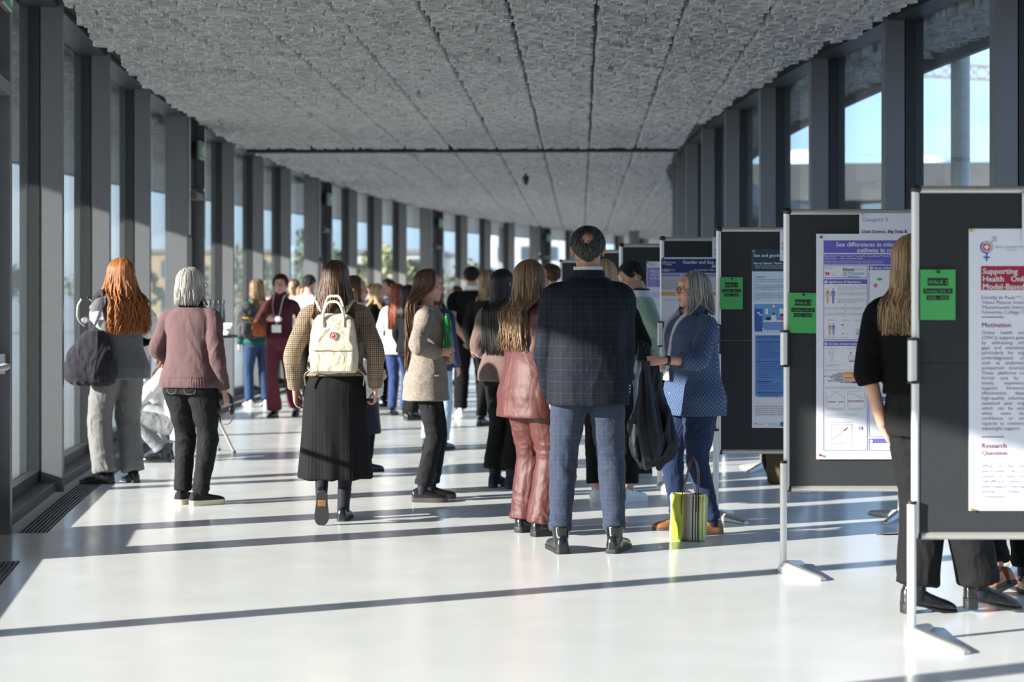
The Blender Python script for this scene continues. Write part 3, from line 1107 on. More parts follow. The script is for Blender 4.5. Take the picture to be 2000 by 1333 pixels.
        P, R = smooth_path(np.array(pts, float), np.array(rad, float), 6)
        if stack:
            t = np.linspace(0, 1, len(P))
            R = R + stack * (np.sin(t * 95) * 0.5 + np.sin(t * 61 + i) * 0.5) * np.clip((t - 0.72) / 0.28, 0, 1)
        mb.tube(P, R, n, flat=flat, up=(0, 1, 0))
    # ---------------------------------------------------------- skin
    def hand(s, mb, i):
        el, wr = Vector(s.el[i]), Vector(s.wr[i])
        sg = -1 if i == 0 else 1
        d = Vector(s.handdir[i]).normalized() if s.handdir[i] else (wr - el).normalized()
        pn = Vector(s.palm[i]) if s.palm[i] else Vector((-sg, 0.0, 0.0))       # where the palm faces
        side = d.cross(pn).normalized()
        pn = side.cross(d).normalized()
        # thumb side: forward for a hanging hand with the palm turned in
        th = side if side.dot(Vector((0, 1, 0.3))) > 0 else -side
        if s.palm[i] and len(s.palm[i]) > 3:
            pass
        c = s.hcurl[i]
        f = 1.0 if s.male else 0.92
        pr = []
        base = wr + d * 0.012
        rings_ = []
        for t, hw, ht in ((-0.02, 0.024, 0.02), (0.02, 0.030, 0.019), (0.055, 0.038, 0.017), (0.085, 0.039, 0.014), (0.096, 0.036, 0.011)):
            a = np.arange(14) * 2 * PI / 14
            cc = np.array(base + d * t * f)
            rings_.append(cc + f * (np.cos(a)[:, None] * hw * np.array(th) + np.sin(a)[:, None] * ht * np.array(pn)))
        mb.loft(rings_)
        for k, (off_, ln) in enumerate(((0.029, 0.072), (0.0095, 0.08), (-0.0105, 0.075), (-0.029, 0.06))):
            p = base + (d * 0.088 + th * off_) * f
            dirn = (d + th * off_ * 1.2).normalized()
            pts = [p - dirn * 0.012]
            rr = [0.0088 * f]
            ang = 0.0
            pts.append(p); rr.append(0.0088 * f)
            for q, (fr_, cu) in enumerate(((0.45, 0.9), (0.30, 1.15), (0.25, 0.8))):
                ang += c * cu * (1 + 0.10 * k)
                v = dirn * math.cos(ang) + pn * math.sin(ang)
                p = p + v * ln * fr_ * f
                pts.append(p); rr.append((0.0084, 0.0078, 0.0066)[q] * f)
            mb.tube([tuple(q) for q in pts], rr, 8, sub=2)
        p = base + (d * 0.03 + th * 0.026) * f
        v1 = (d * 0.62 + th * 0.62 + pn * 0.35).normalized()
        v2 = (d * 0.9 + th * 0.15 + pn * (0.3 + 0.5 * c)).normalized()
        mb.tube([tuple(p - v1 * 0.012), tuple(p + v1 * 0.035 * f), tuple(p + v1 * 0.035 * f + v2 * 0.03 * f), tuple(p + v1 * 0.035 * f + v2 * 0.055 * f)], [0.013 * f, 0.0115 * f, 0.0098 * f, 0.0075 * f], 8, sub=2)
    def head_mb(s, mb):
        h = MB()
        m = s.male
        k = 1.03 if m else 1.0
        h.ell((0, -0.014, 0.028), (0.076 * k, 0.096, 0.087), nu=28, nv=18)
        h.ell((0, 0.03, -0.038), (0.060 * k, 0.060, 0.075), nu=24, nv=16)
        h.ell((0, 0.058, -0.088), (0.030 * k, 0.028, 0.024))
        for g in (-1, 1):
            h.ell((g * 0.034, 0.052, -0.024), (0.029, 0.030, 0.032))
            h.ell((g * 0.044, 0.012, -0.066), (0.019 * k, 0.042, 0.028))
            h.ell((g * 0.026, 0.074, 0.026), (0.028, 0.015, 0.011))
            # ear with a hollow
            h.ell((g * 0.078 * k, -0.012, -0.008), (0.008, 0.017, 0.031), rot=np.array(Matrix.Rotation(g * 0.35, 3, 'Z')))
            h.ell((g * 0.0845 * k, -0.018, 0.006), (0.006, 0.014, 0.02), rot=np.array(Matrix.Rotation(g * 0.5, 3, 'Z')))
            h.ell((g * 0.0105, 0.094, -0.031), (0.0095, 0.011, 0.008))
        h.ell((0, 0.062, 0.045), (0.05, 0.03, 0.035))
        h.tube([(0, 0.080, 0.022), (0, 0.092, 0.002), (0, 0.106, -0.022), (0, 0.100, -0.034)], [0.009, 0.0095, 0.0115, 0.009], 10, sub=3)
        h.ell((0, 0.080, -0.056), (0.023, 0.0135, 0.0072))
        h.ell((0, 0.079, -0.067), (0.020, 0.013, 0.0078))
        h.ell((0, 0.074, -0.050), (0.03, 0.014, 0.02))
        h.xf(s.hM)
        mb.v += h.v
        mb.f += [tuple(q + mb.n for q in f) for f in h.f]
        mb.m += h.m
        mb.n += h.n
    def body(s, hands=True, legs=True, shorts_arm=True):
        mb = MB()
        mb.loft(s.rings(0.82, 1.475, -0.012, n=16))
        rn = 0.060 if s.male else 0.049
        hc = np.array(s.hM @ Vector((0, -0.012, -0.055)))
        ox, oy = s.off(1.44 + s.dz)
        mb.tube([(ox, oy - 0.018, 1.41 + s.dz), (ox, oy - 0.012, 1.47 + s.dz), tuple(hc)], [rn * 1.25, rn, rn * 0.98], 16, sub=3)
        g = 1.15 if s.male else 1.0
        for i in (0, 1):
            s.arm(mb, i, 0.046 * g, 0.037 * g, 0.0255 * g)
            if hands:
                s.hand(mb, i)
            if legs:
                s.leg(mb, i, 0.078, 0.052, 0.036)
                y, p = s.foot[i]
                d = np.array((-math.sin(y), math.cos(y), -0.25))
                mb.tube([tuple(s.ank[i]), tuple(s.ank[i] + d * 0.08 + np.array((0, 0, -0.035)))], [0.030, 0.018], 10)
        s.head_mb(mb)
        vox = min(s.vox, 0.0055) if s.fine else s.vox
        hi = s.hM.inverted()
        def post(me):
            if not s.fine:
                return
            n = len(me.polygons)
            c = np.empty(n * 3)
            me.polygons.foreach_get('center', c)
            c = c.reshape(-1, 3)
            A = np.array(hi)
            q = c @ A[:3, :3].T + A[:3, 3]
            lips = (np.abs(q[:, 0]) < 0.0215) & (q[:, 1] > 0.082) & (q[:, 2] < -0.0505) & (q[:, 2] > -0.0735) & (np.abs(q[:, 2] + 0.062) < 0.0125 * (1 - (np.abs(q[:, 0]) / 0.024) ** 2))
            me.polygons.foreach_set('material_index', lips.astype(np.int32))
        o = mb.build('body', [skin(s.tone), LIP], s.root, vox=vox, it=3 if s.fine else 2, post=post)
        return o
    def eyes(s, brow):
        for g in (-1, 1):
            e = MB(); e.ell((g * 0.030, 0.0735, 0.0045), (0.0125, 0.0105, 0.0065), nu=14, nv=10); e.xf(s.hM)
            o = e.build('eye', EYEW, s.root)
            e = MB(); e.ell((g * 0.030 , 0.0825, 0.0045), (0.0052, 0.0022, 0.0056), nu=10, nv=8); e.xf(s.hM)
            e.build('iris', IRIS, o)
            e = MB(); e.tube([(g * 0.013, 0.0895, 0.021), (g * 0.028, 0.0885, 0.026), (g * 0.045, 0.077, 0.021)], [0.003, 0.0036, 0.0015], 6, sub=3, flat=0.7); e.xf(s.hM)
            e.build('eyebrow', brow, s.root)
            e = MB(); e.tube([(g * 0.018, 0.0835, 0.0075), (g * 0.030, 0.0855, 0.0118), (g * 0.043, 0.078, 0.0075)], [0.0016, 0.0022, 0.0014], 5, sub=3); e.xf(s.hM)
            e.build('eyelid', skin(s.tone), s.root)
    # ---------------------------------------------------------- clothes
    def top(s, mat, hem=0.86, ease=0.018, flare=0.01, hang=0.4, sleeve=1.0, sl=(0.062, 0.052, 0.042), neck=1.435, name='jacket', amp=0.006, seed=1, vox=None, over=0.012, dip=0.0, arms=(0, 1), dy=0.0, scale=(9, 9, 5), blouse=0.0):
        mb = MB()
        R = s.rings(hem, neck, ease, flare, 1.05, 22, hang=hang, dy=dy)
        if dip:
            for r in R[:3]:
                r[:, 2] -= dip * (1 - np.abs(r[:, 1] - r[:, 1].mean()) / 0.15)
        mb.loft(R)
        for i in arms:
            s.arm(mb, i, sl[0], sl[1], sl[2], sleeve, over=over)
            if blouse:
                mb.ell(s.el[i] + (s.wr[i] - s.el[i]) * 0.2, (blouse, blouse, blouse))
        tips = [np.array(s.el[i] + (s.wr[i] - s.el[i]) * 0.0) for i in (0, 1)]
        def mask(co):
            k = np.full(len(co), 0.55)
            for t in tips:
                k = k + 0.9 * np.exp(-((co - t) ** 2).sum(1) / 0.014)
            return k * np.clip((1.50 + s.dz - co[:, 2]) / 0.12, 0.2, 1)
        v = vox or max(s.vox, 0.007)
        return mb.build(name, mat, s.root, vox=v, it=4, post=(lambda me: wrinkle(me, amp, scale, seed, mask)) if amp else None)
    def trousers(s, mat, waist=1.0, rt=0.094, rk=0.068, ra=0.062, t_end=0.93, extra=0.0, stack=0.003, amp=0.006, seed=2, name='trousers', ease=0.010, vox=None, flat=1.0):
        mb = MB()
        mb.loft(s.rings(0.80, waist, ease, n=8))
        for i in (0, 1):
            s.leg(mb, i, rt * s.w, rk, ra, t_end, extra=extra, stack=stack, flat=flat)
        kn = [np.array(k) for k in s.knee]
        def mask(co):
            k = np.full(len(co), 0.45)
            for t in kn:
                k = k + 0.7 * np.exp(-((co - t) ** 2).sum(1) / 0.02)
            k = k + 0.6 * np.exp(-((co[:, 2] - 0.82 - s.dz) / 0.05) ** 2) + 0.7 * np.clip((0.30 - co[:, 2]) / 0.2, 0, 1)
            return k
        v = vox or max(s.vox, 0.007)
        return mb.build(name, mat, s.root, vox=v, it=3, post=(lambda me: wrinkle(me, amp, (10, 10, 9), seed, mask)) if amp else None)
    def skirt(s, mat, waist=1.02, hem=0.35, flare=0.02, ease=0.012, amp=0.004, pleat=0.0, seed=4):
        mb = MB()
        zs = np.linspace(hem, waist, 26)
        P = s.prof()
        R = []
        for z in zs:
            zc = max(z, 0.86)
            rx, ry, cy = (np.interp(zc, P[:, 0], P[:, k]) for k in (1, 2, 3))
            t = max(0.0, (0.86 - z) / (0.86 - hem)) if z < 0.86 else 0
            kx = (s.knee[0] + s.knee[1]) / 2
            R.append(ring(z, (rx + ease) + flare * t, (ry + ease) * (1 + 0.1 * t) + flare * t, kx[0] * t * 0.4, cy + kx[1] * 0.5 * t, 72))
        mb.loft(R)
        return mb.build('skirt', mat, s.root, vox=max(s.vox, 0.007), it=3, post=(lambda me: wrinkle(me, amp, (11, 11, 2.2), seed)) if amp else None)
    def shoe(s, i, mat, sole_mat, kind='shoe', sole=0.016, heel=0.0, L=0.255, wd=1.0, shaft=0.0, name=None, sock=True):
        y, p = s.foot[i]
        an = s.ank[i]
        mb = MB()
        rings_ = []
        a = np.arange(18) * 2 * PI / 18
        prof = [(-0.072, 0.018, 0.055), (-0.062, 0.031, 0.078), (-0.03, 0.035, 0.092), (0.02, 0.035, 0.086), (0.06, 0.039, 0.066), (0.11, 0.045, 0.052), (0.15, 0.043, 0.044), (0.178, 0.030, 0.034), (0.19, 0.014, 0.022)]
        f = L / 0.262
        for (t, hw, ht) in prof:
            c, sn = np.cos(a), np.sin(a)
            x = hw * wd * np.sign(c) * np.abs(c) ** 0.8
            z = np.where(sn > 0, sole + (ht - sole * 0.5) * np.abs(sn) ** 0.75, sole)
            rings_.append(np.stack([x, np.full(18, t * f), z], 1))
        mb.loft(rings_)
        if shaft:
            mb.tube([(0, -0.020, 0.05), (0, -0.014, 0.10), (0, -0.012, 0.09 + shaft)], [0.036, 0.044, 0.049], 16, flat=1.1)
        sb = MB()
        pts = [(t * f, hw * wd + 0.003) for t, hw, ht in prof]
        ol = [(x, yy) for yy, x in pts] + [(-x, yy) for yy, x in reversed(pts)]
        z0 = 0.0
        sb.prism([(x, yy, z0) for x, yy in ol], 2, (0, 0, sole + 0.004))
        if heel:
            h2 = [(x * 0.92, min(yy, -0.018 * f)) for x, yy in ol if yy < 0.03]
            sb = MB()
            sb.prism([(x, yy, (heel if yy < 0.03 else 0) * 0 + heel * max(0, min(1, (0.10 - yy) / 0.12))) for x, yy in ol], 2, (0, 0, 0.009))
            sb.prism([(x, yy, 0) for x, yy in h2], 2, (0, 0, heel))
            up = Matrix(((1, 0, 0, 0), (0, 1, 0, 0), (0, -heel / 0.26, 1, heel * 0.62), (0, 0, 0, 1)))
            mb.xf(up)
        Mt = Matrix.Translation((an[0], an[1], an[2] - 0.085)) @ Matrix.Rotation(y, 4, 'Z')
        if p:
            Mt = Matrix.Translation(tuple(an)) @ Matrix.Rotation(y, 4, 'Z') @ Matrix.Rotation(p, 4, 'X') @ Matrix.Translation((0, 0, -0.085))
        mb.xf(Mt)
        sb.xf(Mt)
        o = mb.build(name or kind, mat, s.root, vox=0.0055 if s.fine else 0.008, it=2)
        sb.build('sole', sole_mat, o, bevel=0.003)
        s.shoeM = Mt
        if sock and not p:
            k = s.knee[i] - an
            b = MB(); b.tube([tuple(an + np.array((0, 0, -0.03))), tuple(an + k * 0.08), tuple(an + k * 0.32)], [0.040, 0.0405, 0.046], 14, sub=3)
            b.build('sock', F['tights'], s.root)
        return o
    def shoes(s, mat, sole_mat, **k):
        return [s.shoe(0, mat, sole_mat, **k), s.shoe(1, mat, sole_mat, **k)]
    def laces(s, o, i, mat, n=4):
        y, p = s.foot[i]
        an = s.ank[i]
        Mt = Matrix.Translation((an[0], an[1], an[2] - 0.085)) @ Matrix.Rotation(y, 4, 'Z')
        mb = MB()
        for k in range(n):
            t = 0.03 + 0.022 * k
            z = 0.095 - 0.010 * k - 0.012
            mb.tube([(-0.022, t, z - 0.006), (0, t + 0.004, z + 0.004), (0.022, t + 0.01, z - 0.006)], 0.0028, 5)
        mb.tube([(0, 0.03, 0.09), (0.02, 0.02, 0.10), (0.03, 0.035, 0.088)], 0.002, 5, sub=2)
        mb.tube([(0, 0.03, 0.09), (-0.02, 0.02, 0.10), (-0.03, 0.035, 0.088)], 0.002, 5, sub=2)
        mb.xf(Mt)
        mb.build('laces', mat, o)
    # ---------------------------------------------------------- hair
    def hair(s, mat, end=1.25, n=220, width=0.011, face=62, part=(0.0, 0.05), wave=0.0, wfreq=16.0, out=1.0, back=0.125, layers=0.10, seed=3, top=1.06, curl_in=0.0, tuck=0.0, ragged=0.05, line=None, z_ear=-0.03, flare=0.0, side=None, front_end=None, name='hair'):
        """locks that run from the parting over the skull and then hang; end = height of the tips"""
        rg = random.Random(seed)
        if s.fine:
            n, width = int(n * 2.4), width * 0.5
        mb = MB()
        tones = []
        C0 = Vector((0, -0.014, 0.028))
        RX, RY, RZ = 0.080 * top, 0.100 * top, 0.091 * top
        iM = s.hM.to_3x3().inverted()
        down = iM @ Vector((0, 0, -1))
        def surf(az, ev, k=1.0):
            # az 0 front, + towards the right; ev elevation
            ce = math.cos(ev)
            return Vector((C0.x + RX * k * math.sin(az) * ce, C0.y + RY * k * math.cos(az) * ce, C0.z + RZ * k * math.sin(ev)))
        # cap under the locks
        nu, nv = 40, 12
        g = np.zeros((nv, nu, 3))
        for j in range(nu):
            az = -PI + 2 * PI * j / (nu - 1)
            aa = abs(math.degrees(az))
            lo = 48 if aa < 35 else (48 - (aa - 35) * 1.5 if aa < 75 else -12 - (aa - 75) * 0.25)
            if line:
                lo = line(aa)
            for i in range(nv):
                ev = math.radians(89 + (max(-48, lo) - 89) * i / (nv - 1))
                g[i, j] = surf(az, ev, 0.975)
        cap = MB(); cap.sheet(g, 0.006)
        cap.xf(s.hM)
        mb.v += cap.v; mb.f += cap.f; mb.m += cap.m; mb.n += cap.n
        tones += [0.25] * cap.n
        fa = math.radians(face)
        z_end_head = None
        for q in range(n):
            az = -PI + fa * 0 + (q + rg.random()) / n * 2 * PI
            if abs(az) < fa:
                # hair beside the face is combed back from the parting to the temples
                az = math.copysign(fa + rg.random() * 0.25, az if abs(az) > 0.02 else rg.choice((-1, 1)))
            lay = rg.random()
            k = 0.985 + layers * lay * 0.6
            pts = []
            px = part[0] + 0.006 * (1 if az > 0 else -1)
            py = part[1] - 0.10 * rg.random() * (1 if abs(az) < 2.0 else 1.3)
            start = Vector((px, C0.y + py, 0))
            zz = 1 - min(0.98, ((start.x - C0.x) / RX) ** 2 + ((start.y - C0.y) / RY) ** 2)
            start.z = C0.z + RZ * math.sqrt(max(zz, 0.02))
            start = C0 + (start - C0) * k
            e_end = math.radians(-6)
            ms = 7
            for i in range(ms + 1):
                t = i / ms
                p1 = surf(az, math.radians(80) * (1 - t) + e_end * t, k)
                w_ = max(0.0, 1 - t * 2.4)
                p = p1.lerp(start, w_ * w_ * (3 - 2 * w_))
                d = p - C0
                ln = math.sqrt((d.x / RX) ** 2 + (d.y / RY) ** 2 + (d.z / RZ) ** 2)
                p = C0 + d * (k / ln)
                pts.append(s.hM @ p)
            # hanging part, in the person's frame
            last = pts[-1]
            tip = end if front_end is None or abs(az) > 1.9 else front_end
            tip = tip + s.dz + ragged * (rg.random() - 0.35)
            if last.z > tip + 0.02:
                hc = s.hM @ C0
                ox, oy = s.off(1.35 + s.dz)
                nseg = max(4, int((last.z - tip) / 0.035))
                ph = rg.random() * 6.28 if wave else 0
                ph2 = rg.random() * 6.28
                aw = wave * (0.6 + 0.8 * rg.random())
                dirx, diry = last.x - hc.x, last.y - hc.y
                for i in range(1, nseg + 1):
                    t = i / nseg
                    z = last.z + (tip - last.z) * t
                    tq = min(1.0, 2.5 * t)
                    kx = 1 + (out - 1) * tq * tq * (3 - 2 * tq) + flare * t - curl_in * t * t
                    x = hc.x + dirx * kx
                    y = hc.y + diry * kx
                    # keep clear of the shoulders and back
                    zs = z - s.dz
                    if side == 'back':
                        u = min(1.0, max(0.0, (last.z - z) / max(0.02, last.z - 1.44 - s.dz)))
                        u = u * u * (3 - 2 * u)
                        y = y * (1 - u) + (oy - back * 0.50 - 0.075 * lay) * u
                        x = ox + (x - ox) * (1 + 0.45 * u - 0.35 * t)
                    elif zs < 1.50:
                        u = min(1.0, (1.50 - zs) / 0.10)
                        rel = y - oy
                        if abs(az) > 1.75 or side == 'back':
                            y = min(y, oy - (back + 0.02 * lay) * u + 0.0 + (1 - u) * max(0, rel))
                        elif side == 'front' or rel > -0.02:
                            y = max(y, oy + (0.095 + 0.015 * lay) * u)
                        else:
                            y = min(y, oy - (back * 0.9) * u)
                    if wave:
                        x += aw * math.sin(z * wfreq + ph) * min(1, t * 2)
                        y += aw * 0.7 * math.sin(z * wfreq + ph2) * min(1, t * 2)
                    pts.append(Vector((x, y, z)))
            P = np.array([tuple(p) for p in pts])
            m_ = len(P)
            tt = np.linspace(0, 1, m_)
            wd = width * (0.75 + 0.5 * rg.random()) * np.clip(np.minimum(0.55 + 3 * tt, 1.15 - 0.75 * tt ** 5), 0.2, 1.2)
            T = np.gradient(P, axis=0)
            T /= np.linalg.norm(T, axis=1)[:, None] + 1e-9
            ctr = np.array(s.hM @ C0)
            N = P - ctr
            N[:, 2] = np.where(P[:, 2] < ctr[2], 0.0, N[:, 2])
            N = N - T * (N * T).sum(1)[:, None]
            N /= np.linalg.norm(N, axis=1)[:, None] + 1e-9
            B = np.cross(T, N)
            a = np.arange(5) * 2 * PI / 5
            rs = P[:, None, :] + (wd[:, None] * np.cos(a))[:, :, None] * B[:, None, :] + (wd[:, None] * 0.5 * np.sin(a))[:, :, None] * N[:, None, :]
            n0 = mb.n
            mb.loft(list(rs))
            tones += [rg.random()] * (mb.n - n0)
        o = mb.build(name, mat, s.root, angle=180)
        at = o.data.attributes.new('tone', 'FLOAT', 'POINT')
        at.data.foreach_set('value', np.array(tones, dtype=np.float32))
        return o
    def short_hair(s, mat, n=420, L=0.03, seed=5, bald=None, nape=-40, name='hair', front=50, vol=1.03, sideburn=-10):
        """short hair: a fitted cap and many small locks lying backwards and down"""
        rg = random.Random(seed)
        k_ = 0.5 if s.fine else 1.0
        n = int(n * (3.2 if s.fine else 1.2))
        mb = MB()
        tones = []
        C0 = Vector((0, -0.014, 0.028))
        RX, RY, RZ = 0.079 * vol, 0.099 * vol, 0.090 * vol
        if s.male:
            RX *= 1.03
        def surf(az, ev, k=1.0):
            ce = math.cos(ev)
            return Vector((C0.x + RX * k * math.sin(az) * ce, C0.y + RY * k * math.cos(az) * ce, C0.z + RZ * k * math.sin(ev)))
        def low(aa):
            return front if aa < 35 else (front - (aa - 35) * (front - sideburn) / 35 if aa < 70 else (sideburn if aa < 84 else (18 if aa < 104 else sideburn + (nape - sideburn) * min(1, (aa - 104) / 40))))
        nu, nv = (140, 44) if bald else (60, 14)
        g = np.zeros((nv, nu, 3))
        top_ev = 89
        for j in range(nu):
            az = -PI + 2 * PI * j / (nu - 1)
            lo = low(abs(math.degrees(az)))
            for i in range(nv):
                g[i, j] = surf(az, math.radians(top_ev + (lo - top_ev) * i / (nv - 1)), 0.99)
        cap = MB()
        if bald:
            pass
        else:
            cap.sheet(g, 0.008)
            cap.xf(s.hM)
            mb.v += cap.v; mb.f += cap.f; mb.m += cap.m; mb.n += cap.n
            tones += [0.3] * cap.n
        if bald:
            # ring of hair round a bare crown
            bc, br = Vector(bald[0]), bald[1]
            keep = []
            for i in range(nv - 1):
                for j in range(nu - 1):
                    c = (g[i, j] + g[i + 1, j + 1]) / 2
                    keep.append((Vector(c) - bc).length > br)
            V = [tuple(p) for p in g.reshape(-1, 3)]
            F = [(i * nu + j, i * nu + j + 1, (i + 1) * nu + j + 1, (i + 1) * nu + j) for i in range(nv - 1) for j in range(nu - 1)]
            F = [f for f, kk in zip(F, keep) if kk]
            c2 = MB(); c2.add(V, F); c2.xf(s.hM)
            mb.v += c2.v; mb.f += c2.f; mb.m += c2.m; mb.n += c2.n
            tones += [0.3] * c2.n
        for q in range(n):
            az = -PI + 2 * PI * rg.random()
            lo = low(abs(math.degrees(az)))
            sv = rg.random()
            ev = math.radians(lo + 6 + (84 - lo) * (1 - math.sqrt(1 - sv * 0.98)))
            p = surf(az, ev, 1.0)
            if bald and (p - bald_c(bald)).length < bald[1] * (0.55 + 0.7 * rg.random()):
                continue
            nrm = (p - C0).normalized()
            fl = Vector((0.25 * (rg.random() - 0.5), -0.6, -1.0))
            fl = (fl - nrm * fl.dot(nrm)).normalized()
            ln = L * (0.7 + 0.6 * rg.random())
            pts = [p - nrm * 0.003, p + fl * ln * 0.5 + nrm * 0.006, p + fl * ln + nrm * 0.002 - nrm * ln * ln * 4]
            P = np.array([tuple(s.hM @ x) for x in pts])
            n0 = mb.n
            mb.tube(P, [0.006 * k_, 0.0055 * k_, 0.002 * k_], 4, sub=2, flat=0.5, up=tuple(s.hM.to_3x3() @ nrm))
            tones += [rg.random()] * (mb.n - n0)
        o = mb.build(name, mat, s.root, angle=180)
        at = o.data.attributes.new('tone', 'FLOAT', 'POINT')
        at.data.foreach_set('value', np.array(tones, dtype=np.float32))
        return o
    def collar(s, mat, z0=1.43, z1=1.50, r0=0.075, r1=0.066, name='collar', open_=0.0, th=0.006, ry=0.95, tilt=0.0):
        ox, oy = s.off(1.44 + s.dz)
        n = 32
        a0 = open_
        g = np.zeros((4, n, 3))
        for i in range(4):
            t = i / 3
            for j in range(n):
                a = PI / 2 + a0 + (2 * PI - 2 * a0) * j / (n - 1)
                r = r0 + (r1 - r0) * t
                g[i, j] = (ox + r * math.cos(a), oy - 0.012 + r * ry * math.sin(a), z0 + s.dz + (z1 - z0) * t - tilt * math.sin(a))
        mb = MB(); mb.sheet(g, -th)
        return mb.build(name, mat, s.root)
    def lanyard(s, strap, card, drop=1.05, front=0.135, half=0.06, cardw=0.09, cardh=0.065, twist=0.0):
        ox, oy = s.off(1.30 + s.dz)
        mb = MB()
        zt = 1.475 + s.dz
        for g in (-1, 1):
            mb.tube([(ox, oy - 0.075, zt - 0.015), (ox + g * 0.062, oy - 0.03, zt), (ox + g * half, oy + front * 0.62, zt - 0.06), (ox + g * half * 0.85, oy + front, zt - 0.17), (ox + g * 0.004, oy + front + 0.012, drop + s.dz + cardh * 0.5)], 0.0115, 6, sub=5, flat=0.2, up=(0, 1, 0.2))
        o = mb.build('lanyard', strap, s.root)
        mb = MB(); mb.box((ox, oy + front + 0.016, drop + s.dz), (cardw, 0.004, cardh), rz=twist)
        mb.build('badge', card, o, smooth=False, bevel=0.001)
    def held(s, name, label, cat, group=None):
        """an empty in this person's frame for a thing they carry (a top-level thing of its own)"""
        e = empty(name, s.root.location, s.root.rotation_euler.z, s.S)
        tag(e, label, cat, group)
        return e
def bald_c(b):
    return Vector(b[0])
# ------------------------------------------------------------------ clothes colours
def check_cloth(name, base, lines, **kw):
    """lines: list of (direction 'u'/'v', period, width, offset, colour, strength)"""
    def build(nt):
        u, v = uv_plane(nt)
        c = None
        n = noise(nt, coords(nt), 300, 2)
        c = ramp(nt, n, [(0.3, tuple(q * 0.85 for q in base)), (0.7, tuple(min(1, q * 1.15) for q in base))])
        for (d, per, wd, off, col, st) in lines:
            f = math_(nt, 'MULTIPLY', stripe(nt, u if d == 'u' else v, per, wd, off), st)
            c = mixc(nt, f, c, col)
        return c
    return pattern_cloth(name, build, **kw)
F = {}
F['suit'] = check_cloth('navy_check_suiting', (0.0055, 0.0072, 0.0125), [('u', 0.052, 0.003, 0, (0.02, 0.038, 0.085), 0.38), ('v', 0.060, 0.004, 0, (0.02, 0.038, 0.085), 0.35), ('u', 0.052, 0.003, 0.5, (0.03, 0.022, 0.018), 0.3), ('v', 0.060, 0.003, 0.5, (0.03, 0.022, 0.018), 0.3)], rough=0.75, fold=0.3, fscale=(7, 7, 4), sheen=0.0)  # suit cloth as the jacket wears it, its shade put into the colour
F['suit_sunlit'] = check_cloth('navy_check_trousering', (0.026, 0.036, 0.062), [('u', 0.046, 0.003, 0, (0.030, 0.058, 0.14), 0.5), ('v', 0.052, 0.004, 0, (0.030, 0.058, 0.14), 0.45), ('u', 0.046, 0.003, 0.5, (0.085, 0.06, 0.05), 0.4), ('v', 0.052, 0.003, 0.5, (0.085, 0.06, 0.05), 0.4)], rough=0.8, fold=0.4, fscale=(8, 8, 5))  # same suit cloth, made lighter to paint the sunlight on the trousers
F['tweed'] = check_cloth('brown_check_tweed', (0.36, 0.28, 0.19), [('u', 0.0125, 0.0043, 0, (0.035, 0.03, 0.028), 0.72), ('v', 0.0125, 0.0043, 0, (0.035, 0.03, 0.028), 0.72), ('u', 0.05, 0.004, 0.3, (0.16, 0.05, 0.03), 0.7), ('v', 0.05, 0.004, 0.3, (0.16, 0.05, 0.03), 0.7)], rough=0.9, fold=0.35)
F['herring'] = check_cloth('grey_herringbone', (0.20, 0.195, 0.19), [('u', 0.012, 0.004, 0, (0.09, 0.09, 0.09), 0.6), ('v', 0.006, 0.002, 0, (0.28, 0.28, 0.27), 0.35)], rough=0.9, fold=0.5, fscale=(7, 7, 3))
def scallops(nt):
    t = nd(nt, 'ShaderNodeTexCoord')
    sp = nd(nt, 'ShaderNodeSeparateXYZ')
    nt.links.new(t.outputs['Object'], sp.inputs[0])
    u = math_(nt, 'ADD', sp.outputs[0], sp.outputs[1])
    v = sp.outputs[2]
    a = math_(nt, 'ADD', math_(nt, 'MULTIPLY', u, 34), math_(nt, 'MULTIPLY', v, 34))
    b = math_(nt, 'SUBTRACT', math_(nt, 'MULTIPLY', u, 34), math_(nt, 'MULTIPLY', v, 34))
    fa = math_(nt, 'ABSOLUTE', math_(nt, 'SUBTRACT', math_(nt, 'FRACT', math_(nt, 'ADD', a, 200.0)), 0.5))
    fb = math_(nt, 'ABSOLUTE', math_(nt, 'SUBTRACT', math_(nt, 'FRACT', math_(nt, 'ADD', b, 200.0)), 0.5))
    m = math_(nt, 'MAXIMUM', fa, fb)
    c1 = ramp(nt, m, [(0.0, (0.20, 0.27, 0.36)), (0.10, (0.006, 0.014, 0.052)), (0.26, (0.016, 0.045, 0.14)), (0.38, (0.006, 0.014, 0.055)), (0.45, (0.24, 0.31, 0.40))], 'CONSTANT')
    k = noise(nt, coords(nt), 6, 2)
    return mixc(nt, math_(nt, 'MULTIPLY', k, 0.3), c1, (0.03, 0.075, 0.20))
F['blue_print'] = pattern_cloth('blue_scallop_print', scallops, rough=0.75, fold=0.45, fscale=(7, 7, 5))
F['rust'] = cloth('rust_satin', (0.088, 0.025, 0.022), 0.48, 0.5, 900, 0.0, 0.05, (6, 6, 3), 0.4)
F['mauve'] = cloth('mauve_knit', (0.125, 0.072, 0.075), 0.9, 0.3, 500, 0.1)
F['black_jeans'] = cloth('faded_black_denim', (0.013, 0.013, 0.014), 0.85, 0.45, 900, 0.0, 0.25, (10, 10, 7))
F['black'] = cloth('black_cloth', (0.007, 0.007, 0.0075), 0.85, 0.35, sheen=0.0, spec=0.15)
F['black_wool'] = cloth('black_wool', (0.006, 0.006, 0.0062), 0.95, 0.3, 500, 0.0, spec=0.1)
def ribbed(nt):
    return ramp(nt, noise(nt, coords(nt), 200, 2), [(0.3, (0.005, 0.005, 0.0055)), (0.7, (0.009, 0.009, 0.0095))])
F['skirt'] = pattern_cloth('black_pleated_knit', ribbed, rough=0.8, fold=0.15, sheen=0.0)
